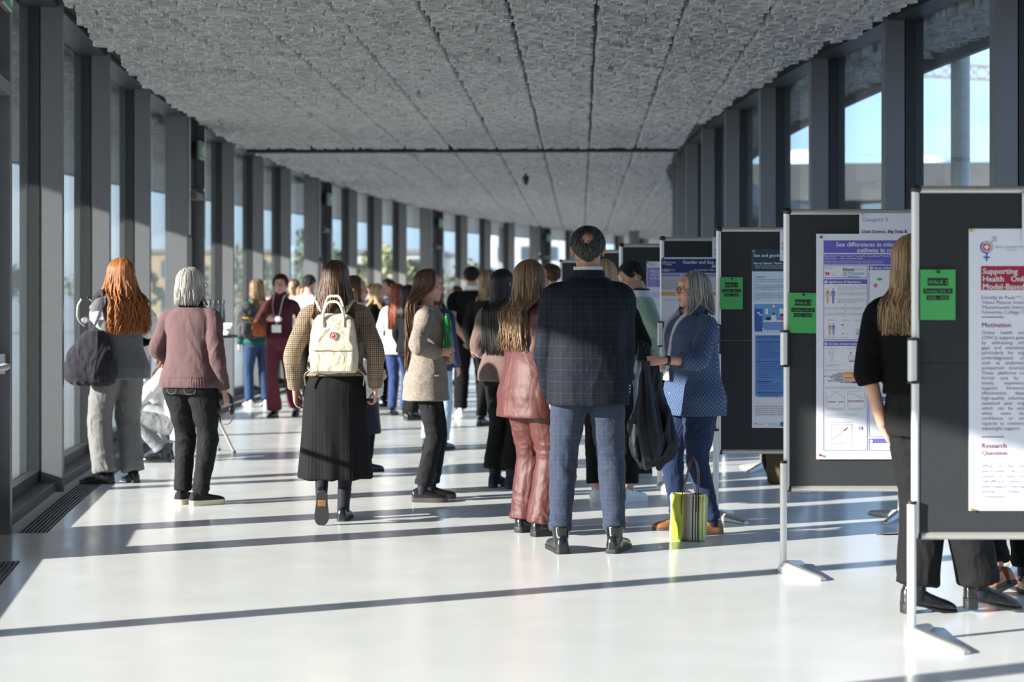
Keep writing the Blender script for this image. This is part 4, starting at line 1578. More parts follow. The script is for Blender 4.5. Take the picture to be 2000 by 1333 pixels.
F['navy_denim'] = cloth('navy_cotton', (0.012, 0.024, 0.066), 0.85, 0.5, 900, 0.1, 0.2, (10, 10, 7))
F['blue_jeans'] = cloth('mid_blue_denim', (0.03, 0.06, 0.13), 0.9, 0.4)
F['light_jeans'] = cloth('light_blue_denim', (0.30, 0.40, 0.52), 0.9, 0.4)
F['grey_jeans'] = cloth('washed_grey_denim', (0.25, 0.25, 0.26), 0.9, 0.4)
F['taupe'] = cloth('taupe_wool', (0.25, 0.205, 0.175), 0.95, 0.3, 260, 0.1, 0.18, (7, 7, 4))
F['brown_blazer'] = cloth('brown_felt', (0.13, 0.08, 0.07), 0.95, 0.3, 300, 0.3)
F['sage'] = cloth('sage_green_knit', (0.30, 0.44, 0.36), 0.9, 0.35, 400, 0.2)
F['white'] = cloth('white_cotton', (0.75, 0.75, 0.76), 0.8, 0.4)
F['grey_vest'] = cloth('grey_wool_vest', (0.13, 0.135, 0.14), 0.95, 0.35, 300, 0.2)
F['burgundy'] = cloth('burgundy_jersey', (0.065, 0.012, 0.018), 0.8, 0.3)
F['burgundy2'] = cloth('burgundy_crepe', (0.11, 0.022, 0.034), 0.8, 0.4)
F['teal'] = cloth('teal_knit', (0.02, 0.115, 0.095), 0.9, 0.35)
F['navy'] = cloth('navy_coating', (0.010, 0.012, 0.022), 0.7, 0.4)
F['navy_soft'] = cloth('soft_navy_jacket', (0.025, 0.035, 0.075), 0.8, 0.4)
F['pinkish'] = cloth('pale_pink_top', (0.62, 0.45, 0.45), 0.85, 0.3)
F['red'] = cloth('red_knit', (0.42, 0.05, 0.06), 0.9, 0.3)
F['cobalt'] = cloth('cobalt_cotton', (0.03, 0.05, 0.15), 0.85, 0.3)
F['tights'] = cloth('dark_tights', (0.012, 0.012, 0.02), 0.6, 0.05)
F['leather'] = plain('black_leather', (0.010, 0.010, 0.011), 0.22, 0, 0.6, 0.1, 40, 0.1, 60)
F['tan_leather'] = plain('tan_leather', (0.30, 0.12, 0.04), 0.4, 0, 0.5, 0.15, 20, 0.1, 80)
F['white_shoe'] = plain('white_leather', (0.75, 0.75, 0.74), 0.45)
F['sole_black'] = plain('black_rubber', (0.012, 0.012, 0.012), 0.6)
F['sole_white'] = plain('cream_rubber', (0.60, 0.55, 0.44), 0.6)
F['sole_brown'] = plain('brown_sole', (0.10, 0.06, 0.04), 0.6)
F['lany'] = cloth('white_lanyard', (0.72, 0.73, 0.76), 0.7, 0.1)
F['card'] = plain('white_badge_card', (0.78, 0.78, 0.77), 0.35)
Hm = {}
Hm['auburn'] = hair_mat('auburn', (0.16, 0.045, 0.012), (0.42, 0.15, 0.04))
Hm['grey'] = hair_mat('silver_grey', (0.16, 0.15, 0.135), (0.52, 0.49, 0.45))
Hm['greydark'] = hair_mat('ash_grey', (0.06, 0.056, 0.05), (0.34, 0.32, 0.29))
Hm['brown'] = hair_mat('dark_brown', (0.018, 0.010, 0.006), (0.11, 0.045, 0.020))
Hm['chestnut'] = hair_mat('chestnut', (0.035, 0.018, 0.011), (0.13, 0.062, 0.034))
Hm['darkblond'] = hair_mat('dark_blond', (0.07, 0.04, 0.022), (0.38, 0.25, 0.13))
Hm['balayage'] = hair_mat('brown_with_light_ends', (0.05, 0.03, 0.018), (0.27, 0.16, 0.085))
Hm['blond'] = hair_mat('blond', (0.22, 0.13, 0.055), (0.52, 0.36, 0.18))
Hm['black'] = hair_mat('black', (0.006, 0.005, 0.005), (0.025, 0.02, 0.018))
Hm['blackgrey'] = hair_mat('black_greying', (0.008, 0.008, 0.008), (0.06, 0.058, 0.056))
Hm['red'] = hair_mat('copper_red', (0.10, 0.02, 0.008), (0.26, 0.06, 0.02))

def LP(xy, rot, H, px, py, yo=0.0):
    """local point of a figure standing at xy, for a pixel of the photograph at depth xy[1]+yo"""
    s = FPX / (xy[1] + yo)
    dx, dy, z = (px - 1000) / s - xy[0], yo, HC - (py - HOR) / s
    a = -math.radians(rot)
    S = H / 1.70
    return ((dx * math.cos(a) - dy * math.sin(a)) / S, (dx * math.sin(a) + dy * math.cos(a)) / S, z / S)

# ------------------------------------------------------------------ the tall man in the check suit
def tall_man():
    xy, H = ground(1148, 1079), 1.83
    f = Fig('tall balding man in a dark navy check suit, seen from behind', xy, 3, H, male=True, w=1.0, shw=0.180,
            L=dict(w=(-0.185, 0.17, 0.83), e=(-0.75, -1, 0)), R=dict(w=(0.195, 0.15, 0.81), e=(0.75, -1, 0)),
            fl=(-0.145, 0.0, 8), fr=(0.145, 0.0, -22), head=(-4, 4, 0), tone='tan')
    f.body()
    f.top(F['suit'], hem=0.775, ease=0.030, flare=0.022, hang=0.75, sl=(0.068, 0.062, 0.049), neck=1.442, name='jacket', amp=0.007, seed=3, over=0.0)
    f.collar(F['suit'], 1.425, 1.478, 0.092, 0.079, 'jacket_collar')
    f.collar(pattern_cloth('dotted_shirt', lambda nt: mixc(nt, stripe(nt, uv_plane(nt)[0], 0.006, 0.002), (0.7, 0.7, 0.72), (0.2, 0.2, 0.25))), 1.45, 1.497, 0.076, 0.070, 'shirt_collar')
    f.trousers(F['suit_sunlit'], 1.0, 0.100, 0.074, 0.060, 0.93, 0.0, 0.006, 0.008, 5, ease=0.012)
    for i in (0, 1):
        f.shoe(i, F['leather'], F['sole_black'], 'boot', 0.02, 0.0, 0.275, 1.05, 0.05)
    f.short_hair(Hm['blackgrey'], 620, 0.032, bald=((-0.004, -0.092, 0.072), 0.041), nape=-48, vol=1.04)
    # vent and pocket flaps of the jacket, cuff buttons
    for k in range(3):
        mb = MB(); p = f.wr[1] + (f.el[1] - f.wr[1]) * (0.10 + 0.07 * k)
        mb.ell(tuple(p + np.array((0.035, -0.038, 0))), (0.007, 0.004, 0.007), nu=10, nv=6)
        mb.build('cuff_button', M['silver'], f.root)
    return f

def blue_lady():
    xy, H, rot = ground(1352, 1040), 1.59, 112
    p = lambda px, py, yo: LP(xy, rot, H, px, py, yo)
    f = Fig('grey-haired woman in a blue patterned blouse and glasses, holding a dark coat', xy, rot, H, w=1.17, shw=0.178,
            L=dict(w=p(1298, 704, -0.40), e=(-0.5, -0.6, -1.0), d=(0.24, 0.98, -0.04), p=(0.93, -0.37, -0.3)), R=dict(w=p(1305, 716, -0.02), e=(0.5, -0.6, -1.0), d=(0.1, 0.95, 0.05), p=(-0.6, 0, -0.5)),
            fl=p(1392, 1045, -0.10)[:2] + (-8,), fr=p(1326, 1035, 0.12)[:2] + (-12,), head=(-12, 0, 0), vox=0.007, hcurl=(0.75, 0.6), tone='pink')
    f.body()
    f.top(F['blue_print'], hem=0.775, ease=0.028, flare=0.03, hang=0.85, sleeve=0.56, sl=(0.074, 0.062, 0.054), neck=1.425, name='blouse', amp=0.008, seed=8, over=0)
    f.collar(F['blue_print'], 1.42, 1.475, 0.088, 0.098, 'blouse_collar', 0.55, 0.006)
    for k in range(5):
        mb = MB(); mb.ell((0.0, 0.168, 0.83 + 0.085 * k), (0.006, 0.004, 0.006), nu=10, nv=6); mb.build('blouse_button', F['card'], f.root)
    f.trousers(F['navy_denim'], 1.0, 0.100, 0.073, 0.055, 0.96, 0.0, 0.006, 0.008, 3)
    for i in (0, 1):
        o = f.shoe(i, F['tan_leather'], F['sole_brown'], 'shoe', 0.016, 0, 0.25, 1.02)
        f.laces(o, i, F['sole_brown'])
    f.hair(Hm['greydark'], 1.44, 340, 0.0085, face=58, part=(0.015, 0.03), wave=0.006, wfreq=24, out=1.06, flare=0.12, layers=0.16, seed=5, ragged=0.05)
    f.eyes(Hm['greydark'])
    # glasses
    g = MB()
    a = np.linspace(0, 2 * PI, 21)
    for sg in (-1, 1):
        g.tube([(sg * 0.032 + 0.0235 * math.cos(t), 0.100 - 0.006 * abs(math.cos(t)), 0.000 + 0.0215 * math.sin(t)) for t in a], 0.0017, 6, caps=False)
        g.tube([(sg * 0.055, 0.096, 0.006), (sg * 0.077, 0.07, 0.010), (sg * 0.083, 0.0, 0.006), (sg * 0.082, -0.02, -0.006)], 0.0016, 6, sub=3)
    g.tube([(-0.010, 0.101, 0.006), (0, 0.104, 0.009), (0.010, 0.101, 0.006)], 0.0017, 6, sub=3)
    g.xf(f.hM)
    go = g.build('glasses', plain('dark_wire', (0.06, 0.05, 0.05), 0.3, 0.8), f.root)
    f.lanyard(F['lany'], F['card'], 1.03, 0.176, 0.07, 0.085, 0.06)
    # watch on the near wrist
    d = f.wr[0] - f.el[0]; d /= np.linalg.norm(d)
    mb = MB(); q = f.wr[0] - d * 0.02
    mb.tube([tuple(q - d * 0.010), tuple(q + d * 0.010)], 0.0315, 18)
    wo = mb.build('wristwatch', M['black'], f.root)
    return f, p

def taupe_girl():
    xy, H, rot = ground(835, 978), 1.635, -88
    p = lambda px, py, yo: LP(xy, rot, H, px, py, yo)
    f = Fig('young woman in a taupe wool jacket and black jeans in profile with a green bottle', xy, rot, H, w=0.98,
            L=dict(w=p(856, 706, -0.02), e=(-0.9, -0.4, -0.6), d=(0.25, 0.9, 0.12), p=(0.75, 0, 0.2)), R=dict(w=p(857, 692, -0.17), e=(0.9, -0.30, -0.9), d=(0.0, 0.88, 0.42), p=(-0.9, -0.1, 0.0)),
            fl=(-0.09, 0.02, 4), fr=(0.09, -0.04, -8), head=(-4, -3, 0), headoff=(0, 0.015), vox=0.007, hcurl=(0.8, 0.85), tone='pink')
    f.body()
    f.top(F['taupe'], hem=0.745, ease=0.030, flare=0.035, hang=0.9, sl=(0.066, 0.060, 0.050), neck=1.432, name='wool_jacket', amp=0.007, seed=12, over=-0.02)
    f.collar(F['taupe'], 1.40, 1.445, 0.098, 0.100, 'jacket_collar', 0.45, 0.008)
    mb = MB(); mb.box((0.196, 0.03, 0.93), (0.012, 0.12, 0.012)); mb.build('pocket_welt', F['taupe'], f.root, bevel=0.004)
    f.trousers(F['black_jeans'], 1.0, 0.092, 0.066, 0.064, 0.90, 0.0, 0.004, 0.006, 13)
    for i in (0, 1):
        o = f.shoe(i, F['leather'], plain('welted_sole', (0.05, 0.04, 0.03), 0.5), 'lace_up_shoe', 0.03, 0, 0.265, 1.02)
        f.laces(o, i, F['black'])
    f.hair(Hm['chestnut'], 0.98, 330, 0.010, face=56, part=(0.0, 0.05), wave=0.012, wfreq=15, out=1.02, layers=0.10, seed=6, ragged=0.08, back=0.16, side='back')
    f.eyes(Hm['chestnut'])
    mb = MB(); mb.ell((0.082, -0.004, -0.052), (0.004, 0.004, 0.009), nu=10, nv=8); mb.xf(f.hM); mb.build('earring', plain('gold', (0.6, 0.4, 0.12), 0.25, 1.0), f.root)
    # green bottle in her hands
    e = f.held('drink_bottle', 'green ribbed plastic bottle in the hands of the taupe-jacket woman', 'bottle')
    bx = np.array(p(873, 657, -0.15))
    gm = plain('green_bottle_plastic', (0.012, 0.20, 0.045), 0.12, 0, 0.6, 0.15, 30)
    gm.node_tree.nodes['Principled BSDF'].inputs['Transmission Weight'].default_value = 0.3
    mb = MB(); prof = [(0.028, -0.09), (0.031, -0.08)] + [(0.031 - 0.0022 * (k % 2) - 0.005 * math.exp(-((k - 9) / 2.0) ** 2), -0.075 + 0.011 * k) for k in range(15)] + [(0.029, 0.095), (0.022, 0.118), (0.013, 0.135), (0.0125, 0.145)]
    mb.lathe([(r_ * 1.22, z_) for r_, z_ in prof], tuple(bx), 24); mb.build('bottle_body', gm, e)
    mb = MB(); mb.lathe([(0.0155, 0.143), (0.0155, 0.163), (0.012, 0.165)], tuple(bx), 18); mb.build('bottle_cap', plain('dark_green_cap', (0.01, 0.12, 0.04), 0.35), e)
    return f

def rust_lady():
    xy, H, rot = ground(1040, 1043), 1.66, -50
    f = Fig('woman in a rust satin suit with long light-tipped hair, arms folded, beside the tall man', xy, rot, H, w=1.05,
            L=dict(w=(0.135, 0.20, 1.115), e=(-1, -0.4, -0.6), d=(0.95, -0.30, -0.05), p=(0.2, -0.9, 0)), R=dict(w=(-0.10, 0.235, 1.12), e=(1, -0.6, -0.8), d=(-0.9, 0.1, 0.1), p=(0, -1, 0)),
            fl=(-0.10, 0.02, 8), fr=(0.11, -0.02, -10), head=(-14, 2, 0), vox=0.007, hcurl=(0.5, 0.5))
    f.body()
    f.top(F['rust'], hem=0.735, ease=0.034, flare=0.03, hang=0.95, sl=(0.082, 0.072, 0.056), neck=1.432, name='satin_jacket', amp=0.011, seed=21, over=-0.01, scale=(6, 6, 5))
    f.collar(F['rust'], 1.42, 1.468, 0.095, 0.085, 'jacket_collar')
    f.trousers(F['rust'], 1.0, 0.108, 0.096, 0.098, 0.97, 0.02, 0.004, 0.010, 22, name='wide_trousers')
    mb = MB()
    mb.tube([tuple(f.hip[1] + np.array((0.118, 0, -0.06))), tuple(f.knee[1] + np.array((0.101, 0, 0))), tuple(f.ank[1] + np.array((0.101, 0, 0.03)))], 0.0035, 6, sub=5)
    mb.build('side_seam', F['rust'], f.root)
    f.shoes(F['leather'], F['sole_black'], kind='shoe', sole=0.035, L=0.255)
    f.hair(Hm['balayage'], 1.17, 300, 0.010, face=58, part=(0.0, 0.04), wave=0.014, wfreq=17, out=1.03, layers=0.12, seed=9, ragged=0.09, back=0.155, flare=0.15)
    f.eyes(Hm['balayage'])
    return f

def backpack_woman():
    xy, H, rot = ground(655, 1021), 1.67, 2
    p = lambda px, py, yo: LP(xy, rot, H, px, py, yo)
    f = Fig('woman walking away in a check tweed blazer and long black pleated skirt, cream backpack on', xy, rot, H, w=1.04,
            L=dict(w=(-0.262, -0.02, 0.875), e=(-0.5, -1, 0)), R=dict(w=(0.262, -0.06, 0.885), e=(0.5, -1, 0)),
            fl=p(632, 955, 0.0)[:1] + (-0.16, 6, 0.12, -66), fr=(0.045, 0.10, -6), head=(-5, 2, 0), vox=0.0075, hcurl=(0.4, 0.75))
    f.body()
    f.top(F['tweed'], hem=0.96, ease=0.024, flare=0.012, hang=0.3, sl=(0.070, 0.059, 0.048), neck=1.438, name='tweed_blazer', amp=0.006, seed=31, over=-0.005)
    sk = f.skirt(F['skirt'], 1.05, 0.29, 0.045, 0.012, 0.0, seed=33)
    # knife pleats in the knit
    me = sk.data
    n = len(me.vertices); co = np.empty(n * 3); me.vertices.foreach_get('co', co); co = co.reshape(-1, 3)
    no = np.empty(n * 3); me.vertices.foreach_get('normal', no); no = no.reshape(-1, 3)
    ang = np.arctan2(co[:, 1] + 0.01, co[:, 0])
    d = 0.0035 * np.abs(np.sin(ang * 26)) ** 0.5 * np.clip((0.93 - co[:, 2]) / 0.1, 0, 1) + 0.006 * np.sin(ang * 7 + co[:, 2] * 3) * np.clip((0.8 - co[:, 2]) / 0.5, 0, 1)
    co += no * d[:, None]
    me.vertices.foreach_set('co', co.ravel()); me.update()
    mb = MB()
    for i in (0, 1):
        k, a = f.knee[i], f.ank[i]
        mb = MB(); mb.tube([tuple(k), tuple(k + (a - k) * 0.35), tuple(k + (a - k) * 0.75), tuple(a)], [0.056, 0.055, 0.042, 0.038], 16, sub=5)
        mb.build('tights_leg', F['tights'], f.root)
    f.shoe(0, F['leather'], plain('worn_leather_sole', (0.035, 0.03, 0.03), 0.5), 'loafer', 0.010, 0.0, 0.255, 0.98)
    mb = MB(); mb.box((0, -0.03 + 0.045, -0.0035), (0.05, 0.045, 0.006)); mb.xf(f.shoeM); mb.build('sole_patch', plain('tan_sole_patch', (0.35, 0.15, 0.06), 0.5), f.root, bevel=0.002)
    f.shoe(1, F['leather'], F['sole_black'], 'loafer', 0.012, 0.0, 0.255, 0.98)
    f.hair(Hm['brown'], 1.335, 330, 0.0105, face=58, part=(0.0, 0.05), wave=0.004, out=1.05, layers=0.10, seed=10, ragged=0.035, back=0.085, flare=0.55)
    # --- backpack, a thing of its own
    e = f.held('backpack', 'cream square backpack with a round red logo on the back of the woman in tweed', 'backpack')
    cr = cloth('cream_waxed_cotton', (0.62, 0.56, 0.42), 0.6, 0.45, 700, 0.0, 0.05, (9, 9, 7), 0.4)
    yb = -0.215
    x0 = 0.005
    def rr(z, hw, hd, yy, n=40, p_=4.5):
        return ring(z, hw, hd, x0, yy, n, p_)
    mb = MB()
    mb.loft([rr(0.985, 0.135, 0.055, yb + 0.005), rr(0.995, 0.148, 0.068, yb), rr(1.05, 0.152, 0.075, yb - 0.004), rr(1.15, 0.149, 0.073, yb - 0.002), rr(1.25, 0.138, 0.066, yb + 0.004), rr(1.32, 0.120, 0.055, yb + 0.012), rr(1.352, 0.095, 0.04, yb + 0.022), rr(1.36, 0.07, 0.028, yb + 0.028)])
    mb.build('bag_body', cr, e, vox=0.006, it=3, post=lambda me: wrinkle(me, 0.010, (10, 10, 8), 41))
    mb = MB()
    mb.loft([ring(0.995, 0.125, 0.02, x0, yb - 0.078, 36, 5), ring(1.0, 0.132, 0.026, x0, yb - 0.08, 36, 5), ring(1.08, 0.133, 0.028, x0, yb - 0.082, 36, 5), ring(1.135, 0.128, 0.022, x0, yb - 0.076, 36, 5), ring(1.14, 0.12, 0.01, x0, yb - 0.072, 36, 5)])
    mb.build('front_pocket', cr, e, vox=0.005, it=2, post=lambda me: wrinkle(me, 0.006, (12, 12, 10), 43))
    mb = MB(); mb.tube([(x0 - 0.128, yb - 0.108, 1.132), (x0, yb - 0.112, 1.136), (x0 + 0.128, yb - 0.108, 1.132)], 0.0035, 6, sub=4); mb.build('pocket_zip', plain('beige_zip', (0.45, 0.38, 0.26), 0.6), e)
    for k, (hy, hz, hw) in enumerate(((yb - 0.03, 1.44, 0.066), (yb + 0.02, 1.475, 0.072))):
        mb = MB(); mb.tube([(x0 - hw, hy - 0.03 + 0.03 * k, 1.28 + 0.03 * k), (x0 - hw * 0.97, hy - 0.01, 1.36), (x0 - hw * 0.55, hy, hz - 0.012), (x0, hy, hz), (x0 + hw * 0.55, hy, hz - 0.012), (x0 + hw * 0.97, hy - 0.01, 1.36), (x0 + hw, hy - 0.03 + 0.03 * k, 1.28 + 0.03 * k)], 0.0085, 8, sub=5, flat=0.5)
        mb.build('carry_handle', cr, e)
    for g in (-1, 1):
        mb = MB(); mb.tube([(x0 + g * 0.05, yb + 0.06, 1.35), (g * 0.085, -0.135, 1.405), (g * 0.115, -0.055, 1.452), (g * 0.125, 0.04, 1.425), (g * 0.13, 0.125, 1.30), (g * 0.15, 0.105, 1.15), (g * 0.165, 0.0, 1.04), (g * 0.15, yb + 0.03, 1.0)], 0.019, 8, sub=5, flat=0.22, up=(0, -1, 0.4))
        mb.build('shoulder_strap', cr, e)
        mb = MB(); mb.tube([(x0 + g * 0.155, yb + 0.04, 1.0), (x0 + g * 0.19, yb + 0.05, 0.97), (x0 + g * 0.185, yb + 0.06, 0.90)], 0.009, 6, sub=4, flat=0.3); mb.build('webbing_end', cr, e)
    mb = MB(); a = np.linspace(0, 2 * PI, 37)[:-1]
    cz, yy = 1.225, yb - 0.0765
    mb.prism([(x0 + 0.026 * math.cos(t), yy - 0.002, cz + 0.026 * math.sin(t)) for t in a], 1, (0, 0.012, 0))
    lg = mb.build('logo_patch', plain('white_patch', (0.75, 0.72, 0.66), 0.6), e, smooth=False)
    red = plain('red_embroidery', (0.45, 0.015, 0.03), 0.6)
    mb = MB()
    mb.prism([(x0 + 0.0155 * math.cos(t), yy - 0.0035, cz + 0.0155 * math.sin(t)) for t in a], 1, (0, 0.003, 0))
    for k in range(22):
        t = 2 * PI * k / 22
        mb.bar((x0 + 0.0185 * math.cos(t), yy - 0.003, cz + 0.0185 * math.sin(t)), (x0 + 0.0235 * math.cos(t), yy - 0.003, cz + 0.0235 * math.sin(t)), 0.003, 0.002, up=(0, 1, 0))
    o = mb.build('logo_ring_lettering', red, lg, smooth=False)
    mb = MB(); mb.tube([(x0 - 0.008, yy - 0.0045, cz - 0.008), (x0 - 0.004, yy - 0.0045, cz + 0.006), (x0 + 0.006, yy - 0.0045, cz + 0.007), (x0 + 0.006, yy - 0.0045, cz - 0.001), (x0 - 0.001, yy - 0.0045, cz - 0.003)], 0.0016, 5, sub=4); mb.build('logo_curl', plain('white_patch', (1, 1, 1)), lg)
    return f

def grey_woman():
    xy, H, rot = ground(372, 986), 1.64, -18
    p = lambda px, py, yo: LP(xy, rot, H, px, py, yo)
    f = Fig('silver-haired woman in a mauve knit jumper and black jeans, seen from behind near the windows', xy, rot, H, w=1.10, shw=0.172,
            L=dict(w=(-0.15, 0.20, 1.00), e=(-1, -0.5, -0.2)), R=dict(w=(0.255, 0.03, 0.835), e=(0.3, -1, 0)),
            fl=(-0.075, 0.02, -2), fr=(0.085, -0.02, -38), head=(-18, 0, 0), lean=(0.0, 0.02), vox=0.0075, hcurl=(0.5, 0.6), tone='pink')
    f.body()
    j = f.top(F['mauve'], hem=0.845, ease=0.020, flare=0.012, hang=0.65, sl=(0.068, 0.057, 0.043), neck=1.432, name='jumper', amp=0.007, seed=51, over=0.0)
    me = j.data
    n = len(me.vertices); co = np.empty(n * 3); me.vertices.foreach_get('co', co); co = co.reshape(-1, 3)
    no = np.empty(n * 3); me.vertices.foreach_get('normal', no); no = no.reshape(-1, 3)
    inband = (co[:, 2] < 0.925) & (np.abs(co[:, 0]) < 0.215) & (np.abs(np.arctan2(co[:, 1], co[:, 0])) > -1)
    ang = np.arctan2(co[:, 1], co[:, 0])
    d = np.where(inband, 0.0028 * np.sin(ang * 70) - 0.006, 0)
    co += no * d[:, None]; me.vertices.foreach_set('co', co.ravel()); me.update()
    f.collar(F['black'], 1.425, 1.485, 0.088, 0.074, 'shirt_collar', 0.3)
    f.trousers(F['black_jeans'], 1.0, 0.102, 0.074, 0.062, 0.97, 0.0, 0.006, 0.009, 52)
    # back pockets with stitching
    for g in (-1, 1):
        mb = MB()
        zz = 0.875
        yy = -0.148
        mb.tube([(g * 0.03, yy + 0.004, zz + 0.04), (g * 0.035, yy - 0.002, zz - 0.05), (g * 0.075, yy + 0.002, zz - 0.07), (g * 0.115, yy + 0.02, zz - 0.045), (g * 0.12, yy + 0.025, zz + 0.04)], 0.0022, 5, sub=4)
        mb.build('pocket_stitching', plain('grey_thread', (0.12, 0.12, 0.12), 0.8), f.root)
    for i in (0, 1):
        o = f.shoe(i, plain('black_suede', (0.012, 0.012, 0.012), 0.9), F['sole_white'], 'trainer', 0.034, 0, 0.265, 1.08)
    f.hair(Hm['grey'], 1.455, 420, 0.0085, face=60, part=(0.0, 0.04), wave=0.004, wfreq=26, out=1.04, layers=0.16, seed=14, ragged=0.06, flare=0.16, curl_in=0.12)
    f.eyes(Hm['grey'])
    g = MB()
    for sg in (-1, 1):
        a = np.linspace(0, 2 * PI, 21)
        g.tube([(sg * 0.032 + 0.024 * math.cos(t), 0.100, 0.019 * math.sin(t)) for t in a], 0.002, 6, caps=False)
        g.tube([(sg * 0.056, 0.098, 0.006), (sg * 0.083, 0.07, 0.010), (sg * 0.088, -0.01, 0.006)], 0.002, 6, sub=3)
    g.tube([(-0.010, 0.101, 0.006), (0.010, 0.101, 0.006)], 0.002, 6)
    g.xf(f.hM); g.build('glasses', M['black'], f.root)
    # headphones in her right hand
    e = f.held('headphones', 'black over-ear headphones dangling from the hand of the silver-haired woman', 'headphones')
    w_ = f.wr[1] + np.array((0.0, 0.02, -0.13))
    mb = MB(); mb.tube([tuple(w_ + np.array((-0.055, 0, 0.0))), tuple(w_ + np.array((-0.05, 0, 0.07))), tuple(w_ + np.array((0, 0, 0.105))), tuple(w_ + np.array((0.05, 0, 0.07))), tuple(w_ + np.array((0.055, 0, 0.0)))], 0.006, 8, sub=5); mb.build('headband', M['black'], e)
    for g_ in (-1, 1):
        mb = MB(); mb.ell(tuple(w_ + np.array((g_ * 0.052, 0, -0.02))), (0.016, 0.032, 0.036)); mb.build('ear_cup', M['black'], e)
    mb = MB(); mb.ell(tuple(w_ + np.array((-0.068, -0.012, -0.02))), (0.006, 0.018, 0.022)); mb.build('ear_cup_cap', plain('teal_plastic', (0.05, 0.25, 0.27), 0.25), e)
    mb = MB(); mb.tube([tuple(w_ + np.array((-0.05, 0, -0.05))), tuple(w_ + np.array((-0.02, -0.02, -0.115))), tuple(w_ + np.array((0.04, -0.02, -0.115))), tuple(w_ + np.array((0.07, 0.0, -0.06)))], 0.004, 6, sub=5); mb.build('cable', M['black'], e)
    return f

